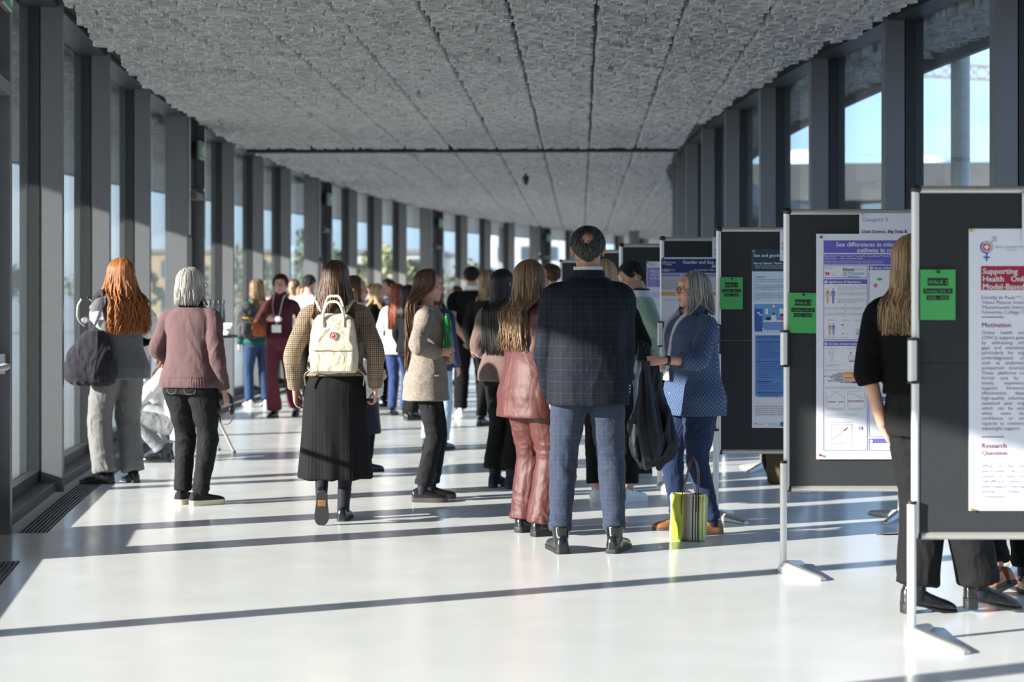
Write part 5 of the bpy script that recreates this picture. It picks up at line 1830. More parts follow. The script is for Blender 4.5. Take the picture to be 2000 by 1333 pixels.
def red_woman():
    xy, H, rot = ground(232, 944), 1.735, 38
    p = lambda px, py, yo: LP(xy, rot, H, px, py, yo)
    f = Fig('woman with long wavy auburn hair and grey herringbone trousers standing at the windows', xy, rot, H, w=1.02,
            L=dict(w=p(186, 617, 0.10), e=(0.15, -0.5, -1), d=(-0.05, 0.6, 0.75), p=(1, 0, 0)), R=dict(w=(0.14, 0.22, 1.02), e=(1, -0.5, -0.4), d=(-0.8, 0.5, 0.1), p=(0, -1, 0)),
            fl=(-0.10, 0.03, 52), fr=(0.11, -0.02, -6), head=(26, 4, 0), vox=0.0075, hcurl=(1.0, 0.5))
    f.body()
    f.top(F['black'], hem=0.95, ease=0.008, sl=(0.05, 0.045, 0.036), name='long_sleeved_top', amp=0.004, seed=60, over=0.0)
    f.top(F['grey_vest'], hem=0.80, ease=0.030, flare=0.03, hang=0.85, sleeve=-0.95, sl=(0.062, 0.058, 0.05), neck=1.432, name='waistcoat', amp=0.007, seed=61)
    # short puffed shirt sleeves
    for i in (0, 1):
        mb = MB()
        a, b = f.sh[i], f.el[i]
        mb.tube([tuple(a + (b - a) * t) for t in (0.02, 0.2, 0.45, 0.7, 0.92)], [0.062, 0.08, 0.088, 0.085, 0.058], 18, sub=5)
        mb.build('puff_sleeve', F['white'], f.root, vox=0.007, it=3, post=lambda me: wrinkle(me, 0.010, (13, 13, 13), 66))
    f.trousers(F['herring'], 1.0, 0.106, 0.094, 0.086, 0.965, 0.01, 0.002, 0.010, 63, name='wide_trousers')
    f.shoes(F['leather'], F['sole_black'], kind='shoe', sole=0.014, L=0.265)
    f.hair(Hm['auburn'], 1.155, 330, 0.0105, face=56, part=(0.0, 0.05), wave=0.020, wfreq=19, out=1.10, layers=0.22, seed=16, ragged=0.08, back=0.16, flare=0.55)
    f.eyes(Hm['auburn'])
    mb = MB(); mb.tube([tuple(f.hM @ Vector((0.0825 * math.sin(t), -0.014 - 0.108 * math.cos(t) * -1 * -1, 0.022 + 0.012 * math.cos(t)))) for t in np.linspace(-1.5, 1.5, 15)], 0.007, 6, flat=0.5); mb.build('hair_band', Hm['brown'], f.root)
    d = f.wr[0] - f.el[0]; d /= np.linalg.norm(d)
    mb = MB(); q = f.wr[0] - d * 0.03
    mb.tube([tuple(q - d * 0.011), tuple(q + d * 0.011)], 0.038, 18); mb.build('wristband', M['black'], f.root)
    # tote
    e = f.held('tote_bag', 'big slouchy black cloth tote hanging from the shoulder of the auburn-haired woman', 'bag')
    tm = cloth('black_canvas', (0.026, 0.024, 0.032), 0.85, 0.6, 600, 0.1, 0.2, (7, 7, 4))
    c = np.array((-0.255, -0.09, 0.0))
    ang = math.radians(-40)
    def tr(z, hw, hd, ox=0.0):
        r = ring(z, hw, hd, 0, 0, 48, 2.4)
        x, y = r[:, 0].copy() + ox, r[:, 1].copy()
        r[:, 0] = x * math.cos(ang) - y * math.sin(ang) + c[0]
        r[:, 1] = x * math.sin(ang) + y * math.cos(ang) + c[1]
        return r
    mb = MB()
    mb.loft([tr(0.765, 0.12, 0.04, -0.01), tr(0.785, 0.185, 0.075, -0.012), tr(0.84, 0.215, 0.09, -0.012), tr(0.93, 0.205, 0.085, -0.005), tr(1.02, 0.165, 0.07), tr(1.10, 0.115, 0.055, 0.01), tr(1.16, 0.07, 0.04, 0.02)])
    mb.build('bag_body', tm, e, vox=0.007, it=3, post=lambda me: wrinkle(me, 0.018, (9, 9, 4), 71))
    mb = MB()
    mb.tube([(c[0] - 0.02, c[1], 1.13), (-0.20, -0.09, 1.28), (-0.175, -0.085, 1.40), (-0.155, -0.01, 1.462), (-0.175, 0.06, 1.40), (-0.22, 0.03, 1.25), (c[0] + 0.01, c[1] + 0.03, 1.12)], 0.022, 8, sub=5, flat=0.3, up=(1, 0, 0.3)); mb.build('shoulder_strap', tm, e)
    # stethoscope
    e = f.held('stethoscope', 'stethoscope with a steel chest piece held up by the auburn-haired woman', 'stethoscope')
    k = np.array(f.wr[0]) + np.array(Vector((-0.05, 0.6, 0.75)).normalized()) * 0.08
    q = lambda px, py: np.array(p(px, py, 0.12))
    mb = MB(); mb.tube([tuple(q(160, 583)), tuple(q(152, 598)), tuple(q(151, 620)), tuple(q(158, 632)), tuple(q(165, 637))], 0.0045, 8, sub=5); mb.tube([tuple(q(172, 582)), tuple(q(180, 590)), tuple(q(182, 603)), tuple(k)], 0.0045, 8, sub=5)
    mb.build('binaural_tubes', M['silver'], e)
    mb = MB(); mb.ell(tuple(q(159, 583)), (0.011, 0.011, 0.009)); mb.build('ear_tip', M['black'], e)
    mb = MB(); mb.ell(tuple(q(172, 582)), (0.011, 0.011, 0.009)); mb.build('ear_tip', M['black'], e)
    cp = q(166, 626)
    v = Vector(p(166, 626, 0.12)) - Vector(p(166, 626, 0.02)); v.normalize()
    mb = MB(); mb.tube([tuple(cp - np.array(v) * 0.008), tuple(cp + np.array(v) * 0.008)], 0.026, 24); ch = mb.build('chest_piece', M['silver'], e, bevel=0.003)
    mb = MB(); mb.tube([tuple(cp - np.array(v) * 0.011), tuple(cp - np.array(v) * 0.008)], 0.017, 20); mb.build('diaphragm', plain('pale_disc', (0.6, 0.62, 0.65), 0.3), ch)
    mb = MB(); mb.tube([tuple(cp), tuple(q(168, 638)), tuple(q(185, 622)), tuple(k)], 0.0055, 8, sub=5); mb.build('tubing', M['black'], e)
    return f

def black_woman():
    xy, H, rot = (1.88, 7.46), 1.715, -46
    p = lambda px, py, yo: LP(xy, rot, H, px, py, yo)
    f = Fig('blond woman all in black with her back to us, standing behind the nearest board', xy, rot, H, w=1.0, shw=0.172,
            L=dict(w=p(1724, 832, 0.06), e=(-0.4, -1, -0.1), d=(0.3, 0.5, -0.8)), R=dict(w=(0.16, 0.20, 1.05), e=(1, -0.5, -0.5), d=(-0.7, 0.6, 0.2), p=(0, -1, 0)),
            fl=LP(xy, rot, H, 1790, 1195, 0.0)[:2] + (-34,), fr=LP(xy, rot, H, 1915, 1195, 0.02)[:2] + (-42,), head=(0, 6, 0), lean=(-0.04, -0.02), vox=0.0075)
    f.body()
    f.top(F['black_wool'], hem=0.985, ease=0.030, flare=0.0, hang=0.85, sleeve=0.22, sl=(0.074, 0.072, 0.064), neck=1.432, name='black_top', amp=0.008, seed=81, over=0)
    f.trousers(cloth('black_crepe', (0.011, 0.011, 0.0115), 0.8, 0.35, sheen=0.0, spec=0.15), 1.03, 0.108, 0.104, 0.098, 0.90, 0.0, 0.0, 0.009, 82, name='wide_trousers')
    for i in (0, 1):
        f.shoe(i, F['leather'], F['sole_black'], 'ankle_boot', 0.012, 0.042, 0.262, 1.0, 0.05)
    f.hair(Hm['darkblond'], 1.285, 280, 0.0105, face=58, part=(0.01, 0.05), wave=0.010, wfreq=18, out=1.02, layers=0.08, seed=18, ragged=0.10, back=0.135, curl_in=0.1)
    f.eyes(Hm['darkblond'])
    return f

def brown_blazer():
    xy, H, rot = ground(984, 953), 1.655, -38
    f = Fig('woman with very long straight black hair in a brown blazer, back turned', xy, rot, H, w=0.97,
            L=dict(w=(-0.13, 0.17, 0.98), e=(-1, -0.8, -0.1)), R=dict(w=(0.12, 0.20, 1.0), e=(1, -0.8, -0.2)), fl=(-0.08, 0.0, 4), fr=(0.09, 0.0, -8), head=(-6, 4, 0), vox=0.008)
    f.body()
    f.top(F['brown_blazer'], hem=0.835, ease=0.024, flare=0.02, hang=0.6, sl=(0.070, 0.060, 0.048), neck=1.432, name='blazer', amp=0.006, seed=91)
    f.trousers(F['black'], 1.0, 0.098, 0.094, 0.104, 0.86, 0.0, 0.0, 0.008, 92, name='wide_trousers')
    for i in (0, 1):
        f.shoe(i, plain('navy_suede', (0.010, 0.012, 0.03), 0.8), F['sole_black'], 'ankle_boot', 0.012, 0.03, 0.25, 1.0, 0.06)
    f.hair(Hm['black'], 1.06, 260, 0.0105, face=60, part=(0.0, 0.05), wave=0.003, out=1.0, layers=0.06, seed=20, ragged=0.06, back=0.15)
    return f

def green_man():
    xy, H, rot = (1.04, 13.05), 1.72, 96
    p = lambda px, py, yo: LP(xy, rot, H, px, py, yo)
    f = Fig('dark-haired man in a sage green jumper looking down, beside the board with the purple poster', xy, rot, H, male=True, w=1.0,
            L=dict(w=p(1233, 668, -0.10), e=(-0.4, -1, -0.4), d=(0.3, 0.9, 0.2), p=(0.8, 0, 0.4)), R=dict(w=p(1232, 668, 0.10), e=(0.4, -1, -0.4), d=(-0.3, 0.9, 0.2), p=(-0.8, 0, 0.4)),
            fl=(-0.10, 0.16, 4), fr=(0.10, -0.02, -6), head=(4, -32, 0), headoff=(0, 0.055), lean=(0, 0.035), vox=0.008, hcurl=(0.8, 0.8))
    f.body()
    f.top(F['sage'], hem=0.845, ease=0.026, flare=0.004, hang=0.9, sl=(0.082, 0.07, 0.052), neck=1.432, name='jumper', amp=0.009, seed=101, over=-0.01)
    f.collar(F['lany'], 1.43, 1.485, 0.098, 0.085, 'white_trim', 0.5, 0.006)
    f.collar(F['black'], 1.44, 1.500, 0.086, 0.074, 'polo_collar', 0.4, 0.006)
    f.trousers(F['light_jeans'] if False else cloth('pale_denim', (0.16, 0.25, 0.38), 0.9, 0.4), 1.0, 0.10, 0.078, 0.068, 0.94, 0, 0.004, 0.008, 102)
    f.shoes(plain('dark_grey_mesh', (0.03, 0.03, 0.035), 0.8), F['sole_white'], kind='trainer', sole=0.03, L=0.275)
    f.short_hair(Hm['black'], 420, 0.035, seed=24, nape=-45, vol=1.06)
    f.eyes(Hm['black'])
    return f

def crouching():
    xy, H, rot = (-2.90, 14.5), 1.68, 86
    f = Fig('person crouching in a white top and washed grey jeans behind the silver-haired woman', xy, rot, H, dz=-0.60, lean=(0.0, 0.16), headoff=(0, 0.03),
            L=dict(w=(-0.02, 0.44, 0.74), e=(-0.6, 0.0, -1), d=(0.1, 0.7, 0.6)), R=dict(w=(0.10, 0.42, 0.70), e=(0.6, 0.0, -1), d=(-0.2, 0.7, 0.5)),
            fl=(-0.11, 0.16, 6), fr=(0.12, 0.20, -6), vox=0.008, head=(0, -10, 0), kl=(-0.25, 1, 0.35), kr=(0.25, 1, 0.35))
    f.body()
    f.top(F['white'], hem=0.80, ease=0.02, flare=0.0, hang=0.7, sl=(0.072, 0.062, 0.046), name='white_top', amp=0.007, seed=111)
    f.trousers(F['grey_jeans'], 1.0, 0.09, 0.066, 0.056, 0.90, 0, 0.003, 0.007, 112)
    for i in (0, 1):
        f.shoe(i, F['leather'], F['sole_black'], 'ankle_boot', 0.02, 0.0, 0.26, 1.0, 0.06)
    f.hair(Hm['brown'], 1.30, 160, 0.013, face=60, seed=26)
    return f

def navy_coat():
    xy, H, rot = ground(694, 922), 1.62, -52
    f = Fig('woman in a long dark navy coat hidden behind the backpack wearer, face turned right', xy, rot, H, L=dict(w=(-0.20, 0.1, 0.9)), R=dict(w=(0.21, 0.1, 0.90)), head=(-30, 0, 0), fl=(-0.08, 0.0, 0), fr=(0.08, 0.05, -4), vox=0.008)
    f.body()
    f.top(F['navy'], hem=0.34, ease=0.035, flare=0.06, hang=0.9, sl=(0.075, 0.066, 0.055), name='long_coat', amp=0.006, seed=121)
    f.collar(F['pinkish'], 1.42, 1.475, 0.10, 0.085, 'scarf', 0.2, 0.01)
    f.trousers(F['black'], 1.0, 0.09, 0.066, 0.06, 0.9, amp=0.004)
    for i in (0, 1):
        f.shoe(i, F['leather'], F['sole_black'], 'ankle_boot', 0.02, 0.0, 0.25, 1.0, 0.08)
    f.hair(Hm['chestnut'], 1.38, 180, 0.011, face=58, seed=28, out=0.96, curl_in=0.2)
    f.eyes(Hm['chestnut'])
    e = f.held('quilted_bag', 'white quilted shoulder bag hanging behind the arm of the tweed blazer', 'bag')
    def quilt(nt):
        return ramp(nt, noise(nt, coords(nt), 30, 2), [(0.3, (0.62, 0.61, 0.60)), (0.7, (0.72, 0.71, 0.70))])
    qm = pattern_cloth('white_quilting', quilt, rough=0.5, fold=0.2)
    cx, cy_ = 0.235, -0.04
    mb = MB()
    mb.loft([ring(0.66, 0.05, 0.12, cx, cy_, 40, 2.6), ring(0.68, 0.065, 0.155, cx, cy_, 40, 2.8), ring(0.78, 0.06, 0.165, cx, cy_, 40, 3), ring(0.88, 0.045, 0.135, cx, cy_, 40, 2.6), ring(0.98, 0.03, 0.085, cx, cy_, 40, 2.4), ring(1.02, 0.018, 0.06, cx, cy_, 40, 2.2)])
    def pq(me):
        n = len(me.vertices); co = np.empty(n * 3); me.vertices.foreach_get('co', co); co = co.reshape(-1, 3)
        no = np.empty(n * 3); me.vertices.foreach_get('normal', no); no = no.reshape(-1, 3)
        d = 0.006 * (np.abs(np.sin((co[:, 1] + co[:, 2]) * 70)) * np.abs(np.sin((co[:, 1] - co[:, 2]) * 70))) ** 0.5
        co += no * d[:, None]; me.vertices.foreach_set('co', co.ravel()); me.update()
    mb.build('bag_body', qm, e, vox=0.006, it=2, post=pq)
    mb = MB(); mb.tube([(cx, cy_ - 0.06, 0.99), (0.20, -0.06, 1.2), (0.165, -0.03, 1.43), (0.19, 0.05, 1.25), (cx, cy_ + 0.07, 0.99)], 0.009, 8, sub=5); mb.build('strap', qm, e)
    return f

def blonde_behind():
    xy, H, rot = (0.655, 11.55), 1.70, -6
    f = Fig('blond woman standing just behind the tall man with black trousers and white trainers', xy, rot, H, L=dict(w=(-0.1, 0.2, 1.05), e=(-1, -.5, -.4)), R=dict(w=(0.1, 0.2, 1.05), e=(1, -.5, -.4)), fl=(-0.06, 0.02, 4), fr=(0.17, 0.0, -36), vox=0.008, head=(-8, 0, 0))
    f.body()
    f.top(F['black'], hem=0.86, ease=0.02, name='jumper', amp=0.006, seed=131)
    f.trousers(F['black'], 1.0, 0.094, 0.072, 0.072, 0.88, amp=0.006)
    for i in (0, 1):
        o = f.shoe(i, F['white_shoe'], F['white_shoe'], 'trainer', 0.03, 0, 0.255, sock=False)
        f.laces(o, i, F['white'])
    f.hair(Hm['blond'], 1.36, 220, 0.010, face=58, seed=30, out=1.04, flare=0.1, back=0.10)
    return f

def hidden_reader():
    xy, H, rot = (2.41, 7.87), 1.76, 8
    f = Fig('person in black trousers and brown leather shoes standing behind the nearest board', xy, rot, H, male=True, fl=(-0.09, -0.02, 20, 0.035, -28), fr=(0.10, 0.08, -6), vox=0.009)
    f.body()
    f.top(cloth('charcoal_jersey', (0.03, 0.03, 0.034), 0.9, 0.3), hem=0.86, ease=0.022, name='jumper', amp=0.006, seed=141)
    f.trousers(F['black'], 1.0, 0.10, 0.08, 0.07, 0.90, amp=0.007)
    for i in (0, 1):
        f.shoe(i, plain('polished_brown_leather', (0.20, 0.06, 0.02), 0.25, coat=0.3), F['sole_black'], 'lace_up_shoe', 0.016, 0, 0.28)
    f.short_hair(Hm['brown'], 260, 0.035, seed=34)
    return f

def tshirt_man():
    xy, H, rot = ground(921, 814), 1.83, -2
    f = Fig('man in a black t-shirt with his back turned, hands clasped behind him', xy, rot, H, male=True, w=1.05, shw=0.205,
            L=dict(w=(-0.05, -0.17, 0.875), e=(-1, -0.6, 0), d=(0.8, 0.0, -0.5), p=(0, -1, 0)), R=dict(w=(0.06, -0.17, 0.875), e=(1, -0.6, 0), d=(-0.8, 0.0, -0.5), p=(0, -1, 0)), fl=(-0.13, 0, 10), fr=(0.14, 0, -12), vox=0.008)
    f.body()
    f.top(F['black'], hem=0.90, ease=0.018, hang=0.5, sleeve=-0.38, sl=(0.072, 0.066, 0.06), name='t_shirt', amp=0.005, seed=151)
    f.collar(F['lany'], 1.445, 1.49, 0.082, 0.072, 'white_lanyard')
    f.trousers(F['black'], 1.0, 0.104, 0.088, 0.080, 0.97, amp=0.006)
    f.shoes(F['white_shoe'], F['white_shoe'], kind='trainer', sole=0.03, L=0.28)
    f.short_hair(Hm['black'], 300, 0.03, seed=36, vol=1.05)
    mb = MB(); d = f.wr[0] - f.el[0]; d /= np.linalg.norm(d)
    mb.tube([tuple(f.wr[0] - d * 0.015), tuple(f.wr[0] + d * 0.01)], 0.031, 14); mb.build('wristwatch', M['silver'], f.root)
    return f

def burgundy_woman():
    xy, H, rot = ground(548, 815), 1.735, 170
    f = Fig('woman in a burgundy turtleneck and flared trousers walking towards us with a white badge', xy, rot, H, w=0.98,
            L=dict(w=(-0.235, 0.0, 0.88), e=(-0.4, -1, 0)), R=dict(w=(0.11, 0.20, 1.17), e=(1, -0.3, -1), d=(-0.95, 0.2, 0.1), p=(0, -1, 0.2)), fl=(-0.11, -0.26, 4, 0.05, -40), fr=(0.07, 0.02, -2), vox=0.0075, head=(8, 0, 0), hcurl=(0.4, 0.8))
    f.body()
    f.top(F['burgundy'], hem=0.94, ease=0.008, sl=(0.054, 0.046, 0.036), name='turtleneck', amp=0.003, seed=161)
    f.collar(F['burgundy'], 1.415, 1.51, 0.078, 0.060, 'roll_neck')
    f.trousers(F['burgundy2'], 1.03, 0.098, 0.074, 0.092, 0.97, 0.01, 0.0, 0.006, 162, name='flared_trousers')
    f.shoes(F['leather'], F['sole_black'], kind='shoe', sole=0.014, heel=0.0)
    f.short_hair(Hm['brown'], 300, 0.05, seed=38, vol=1.07, nape=-50, front=38, sideburn=-22)
    f.eyes(Hm['brown'])
    f.lanyard(F['lany'], F['card'], 1.06, 0.142, 0.06, 0.115, 0.09, 0.05)
    mb = MB(); mb.ell((-0.045, 0.235, 1.175), (0.05, 0.03, 0.035)); mb.build('folded_tissue', F['white'], f.root)
    e = f.held('shoulder_bag', 'rust orange gathered bag at the hip of the woman in burgundy', 'bag')
    om = cloth('rust_suede', (0.36, 0.09, 0.03), 0.8, 0.6, 300, 0.1, 0.2, (9, 9, 5))
    mb = MB(); mb.loft([ring(0.97, 0.05, 0.08, 0.235, 0.06, 30, 2.3), ring(0.99, 0.075, 0.115, 0.235, 0.06, 30, 2.3), ring(1.06, 0.085, 0.13, 0.235, 0.06, 30), ring(1.13, 0.07, 0.11, 0.235, 0.05, 30), ring(1.18, 0.035, 0.07, 0.225, 0.04, 30)])
    mb.build('bag_body', om, e, vox=0.008, it=3, post=lambda me: wrinkle(me, 0.014, (16, 16, 5), 165))
    mb = MB(); mb.tube([(0.225, 0.0, 1.15), (0.17, -0.08, 1.35), (0.10, -0.03, 1.455), (0.115, 0.08, 1.38), (0.20, 0.09, 1.16)], 0.011, 6, sub=5, flat=0.4); mb.build('strap', om, e)
    return f

def extra(label, px, s, H, rot, top_m, bottom_m, hair_m, style='long', male=False, hold=False, end=1.25, shoes='leather', top_name='jumper', badge=False, head=(0, 0, 0), hem=0.85, wide=False, seed=0, skin_tone='light', X=None, n=110):
    Y = FPX / s
    x = (px - 1000) / s if X is None else X
    arms = dict(L=dict(w=(-0.06, 0.21, 1.05), e=(-1, -0.5, -0.4)), R=dict(w=(0.07, 0.21, 1.06), e=(1, -0.5, -0.4))) if hold else {}
    f = Fig(label, (x, Y), rot, H, male=male, vox=0.012, fine=False, head=head, fl=(-0.10, 0.02 * (seed % 3), 6), fr=(0.10, -0.03 * (seed % 2), -8), tone=skin_tone, **arms)
    f.body()
    f.top(top_m, hem=hem, ease=0.02, hang=0.6, flare=0.012, sl=(0.068, 0.058, 0.046), name=top_name, amp=0.006, seed=200 + seed)
    f.trousers(bottom_m, 1.0, 0.096, 0.085 if wide else 0.07, 0.09 if wide else 0.062, 0.95, amp=0.006, seed=300 + seed)
    f.shoes(F['leather'] if shoes == 'leather' else F['white_shoe'], F['sole_black'] if shoes == 'leather' else F['white_shoe'], kind='shoe', sole=0.02)
    if style == 'long':
        f.hair(hair_m, end, n, 0.015, face=60, seed=400 + seed, wave=0.008, out=1.0)
    else:
        f.short_hair(hair_m, 160, 0.04, seed=400 + seed, vol=1.07)
    f.eyes(hair_m)
    if badge:
        f.lanyard(F['lany'], F['card'], 1.06, 0.145, 0.06, 0.10, 0.07)
    return f

MAN = tall_man()
LADY, LADYP = blue_lady()
TAUPE = taupe_girl()
RUST = rust_lady()
WALKER = backpack_woman()
GREYW = grey_woman()
REDW = red_woman()
BLACKW = black_woman()
brown_blazer(); green_man(); CROUCH = crouching(); navy_coat(); blonde_behind(); hidden_reader(); tshirt_man(); burgundy_woman()
# ------------------------------------------------------------------ the people further back
TEAL = extra('woman with long blond hair in a teal jumper and blue jeans, grey rucksack on', 503, 146, 1.70, 28, F['teal'], F['blue_jeans'], Hm['darkblond'], end=1.22, shoes='white', seed=1, head=(-40, 0, 0))
extra('man in a white shirt with short grey-black hair, back turned beside the tweed blazer', 604, 133, 1.79, -20, F['white'], F['black'], Hm['blackgrey'], 'short', True, seed=2)
extra('woman with a brown updo behind the burgundy turtleneck, face to us', 573, 120, 1.76, 165, F['pinkish'], F['black'], Hm['chestnut'], end=1.40, seed=3)
extra('woman with tawny hair half hidden between burgundy turtleneck and white shirt', 590, 128, 1.64, 205, F['brown_blazer'], F['black'], Hm['darkblond'], end=1.35, seed=4)
extra('blond woman in a black blazer with a white badge, facing right beside the tweed sleeve', 738, 146, 1.64, -118, F['black'], F['black'], Hm['blond'], end=1.17, hold=True, badge=True, top_name='blazer', hem=0.80, seed=5)
extra('young man in a soft navy jacket with raised hands, facing left in the crowd', 757, 134, 1.73, 118, F['navy_soft'], F['black'], Hm['brown'], 'short', True, hold=True, seed=6, top_name='jacket')
LACE = extra('woman with copper red hair in a white top and cobalt trousers in the crowd', 778, 158, 1.62, -20, F['white'], F['cobalt'], Hm['red'], end=1.12, seed=7, hem=0.80)
extra('dark-haired woman in a soft navy jacket and light jeans behind the taupe jacket', 848, 205, 1.60, -24, F['navy_soft'], F['light_jeans'], Hm['brown'], end=1.22, seed=8, top_name='jacket', hem=0.80)
extra('woman with curly light brown hair standing beyond the man in the black t-shirt', 955, 172, 1.76, -30, F['black'], F['black'], Hm['darkblond'], end=1.38, seed=9)
extra('person with short brown hair glimpsed between the rust jacket and the tall man', 1077, 188, 1.79, 10, F['cobalt'], F['black'], Hm['brown'], 'short', True, seed=10)
extra('person in black flared trousers wholly behind the taupe jacket but for one leg', 800, 164, 1.60, -60, F['black'], F['black'], Hm['black'], end=1.3, wide=True, seed=11)
extra('man with short dark hair far back near the third door, facing us', 648, 112, 1.80, 160, F['grey_vest'], F['black'], Hm['black'], 'short', True, seed=12)
extra('distant man in a pale shirt beyond the blond woman in the black blazer', 726, 104, 1.74, -150, F['pinkish'], F['navy'], Hm['brown'], 'short', True, seed=14)
extra('distant woman in a dark coat with black hair right of the copper-haired woman', 812, 127, 1.66, 150, F['navy'], F['black'], Hm['black'], end=1.3, seed=15)
extra('distant person in a white top between the taupe jacket and the black t-shirt', 890, 116, 1.66, 100, F['white'], F['light_jeans'], Hm['brown'], end=1.32, seed=16)
# ------------------------------------------------------------------ display boards
B_W, B_H = 1.19, 1.90
felt = cloth('charcoal_felt', (0.042, 0.044, 0.047), 0.98, 0.04, 420, 0.0, 0.10, (2, 2, 2), 0.05)
green_paper = plain('green_card', (0.062, 0.38, 0.105), 0.75, var=0.03)
ink = plain('black_ink', (0.008, 0.008, 0.009), 0.6)
paper = plain('white_paper', (0.74, 0.75, 0.84), 0.6, var=0.02)
def flat(name, col, r=0.65):
    return plain(name, col, r, var=0.03)

def board(px, s, label, grp='pin boards in the row of poster stands'):
    x, y = (px - 1000) / s, FPX / s
    e = empty('display_board', (x, y, 0))
    tag(e, label, 'display board', grp)
    z0, z1 = 0.42, B_H
    yb = 0.0
    for (a, b, nm) in ((z0 + 0.035, (z0 + z1) / 2 - 0.0006, 'lower_panel'), ((z0 + z1) / 2 + 0.0006, z1 - 0.03, 'upper_panel')):
        mb = MB(); mb.box((B_W / 2, 0.018, (a + b) / 2), (B_W - 0.05, 0.022, b - a)); mb.build(nm, felt, e, smooth=False, bevel=0.002)
    mb = MB(); mb.tube([(0.03, 0.018, z1 - 0.016), (B_W - 0.03, 0.018, z1 - 0.016)], 0.017, 12, flat=1.0); mb.build('top_rail', M['rail'], e)
    mb = MB(); mb.tube([(0.03, 0.018, z0 + 0.018), (B_W - 0.03, 0.018, z0 + 0.018)], 0.017, 12); mb.build('bottom_rail', M['rail'], e)
    for k, xx in enumerate((0.0, B_W)):
        sg = 1 if k == 0 else -1
        mb = MB(); mb.tube([(xx + sg * 0.014, 0.016, z0 + 0.01), (xx + sg * 0.014, 0.016, z1 - 0.02)], 0.017, 14); mb.build('side_rail', M['post_white'], e)
        mb = MB(); mb.ell((xx + sg * 0.018, 0.016, z1 - 0.012), (0.026, 0.024, 0.021)); mb.build('corner_cap', M['black'], e)
        mb = MB(); mb.ell((xx + sg * 0.03, 0.018, z0 + 0.016), (0.014, 0.02, 0.02)); mb.build('corner_cap', M['black'], e)
        mb = MB(); mb.tube([(xx - sg * 0.006, -0.004, 0.02), (xx - sg * 0.006, -0.004, 0.575)], 0.0185, 16); lg = mb.build('leg', M['post_white'], e)
        mb = MB(); mb.tube([(xx - sg * 0.006, -0.004, 0.572), (xx - sg * 0.006, -0.004, 0.585)], 0.0195, 16); mb.build('leg_collar', M['black'], lg)
        mb = MB(); mb.tube([(xx - sg * 0.004, -0.006, 1.085), (xx - sg * 0.004, -0.006, 1.255)], 0.0195, 16); h = mb.build('clamp_sleeve', M['post_white'], e)
        for zz in (1.075, 1.255):
            mb = MB(); mb.tube([(xx - sg * 0.002, -0.004, zz), (xx - sg * 0.002, -0.004, zz + 0.012)], 0.022, 16); mb.build('sleeve_cap', M['black'], h)
        mb = MB(); mb.box((xx + sg * 0.018, -0.004, 1.17), (0.016, 0.02, 0.19)); mb.build('clamp_block', M['black'], h, smooth=False, bevel=0.003)
        # splayed foot: two tapering wedges
        for g in (-1, 1):
            mb = MB()
            dx, dy = (0.16, -0.26) if g < 0 else (0.14, 0.27)
            d = Vector((dx * 1.0, dy, 0)) if k == 0 else Vector((-dx * 1.0, dy, 0))
            L = d.length; d.normalize()
            sd = Vector((-d.y, d.x, 0))
            b0 = Vector((xx - sg * 0.006, -0.004, 0))
            def sec(t, w, h):
                p = b0 + d * t
                return [tuple(p + sd * w), tuple(p + sd * w + Vector((0, 0, h * 0.55))), tuple(p + sd * w * 0.45 + Vector((0, 0, h))), tuple(p - sd * w * 0.45 + Vector((0, 0, h))), tuple(p - sd * w + Vector((0, 0, h * 0.55))), tuple(p - sd * w)]
            mb.loft([sec(0.012, 0.034, 0.062), sec(0.10, 0.036, 0.05), sec(L - 0.02, 0.024, 0.024), sec(L, 0.021, 0.016)])
            mb.build('foot', M['rail'], e, smooth=False, bevel=0.003)
    mb = MB(); text_mesh(mb, 'magnetoplan', 0.014, 0.09, z1 - 0.009, y=-0.0005); mb.build('maker_lettering', M['post_white'], e, smooth=False)
    return e, x, y

def page(name, label, cat, bx, by, x, z1, w, h, mat, grp=None, yo=0.0, tilt=0.0):
    """a sheet pinned on a board: thin box, returns its empty (local origin at top left corner, facing -y)"""
    e = empty(name, (x, by + 0.0055 - yo, z1))
    e.rotation_euler = (0, tilt, 0)
    tag(e, label, cat, grp)
    mb = MB(); mb.box((w / 2, 0.0006, -h / 2), (w, 0.0012, h)); mb.build('paper_sheet', mat, e, smooth=False)
    return e
def pin(e, x, z, col, name='push_pin'):
    mb = MB(); mb.tube([(x, 0, z), (x, -0.010, z)], [0.006, 0.0045], 12); mb.ell((x, -0.011, z), (0.007, 0.003, 0.007), nu=12, nv=6); mb.build(name, col, e)
def rect(e, name, x, z, w, h, mat, y=-0.0006, t=0.0006):
    mb = MB(); mb.box((x + w / 2, y, z - h / 2), (w, t, h)); return mb.build(name, mat, e, smooth=False)
def words(e, name, items, mat, y=-0.0014):
    """items: (text, size, x, z[, bold[, width[, align]]])"""
    mb = MB()
    for it in items:
        tx, sz, x, z = it[:4]
        text_mesh(mb, tx, sz, x, z, bold=it[4] if len(it) > 4 else 0.0, width=it[5] if len(it) > 5 else 0.0, align=it[6] if len(it) > 6 else 'LEFT', y=y, line=it[7] if len(it) > 7 else 1.0)
    return mb.build(name, mat, e, smooth=False)
def at(x, y, px, py):
    """x, z on the plane of a board at depth y"""
    s = FPX / y
    return (px - 1000) / s, HC - (py - HOR) / s

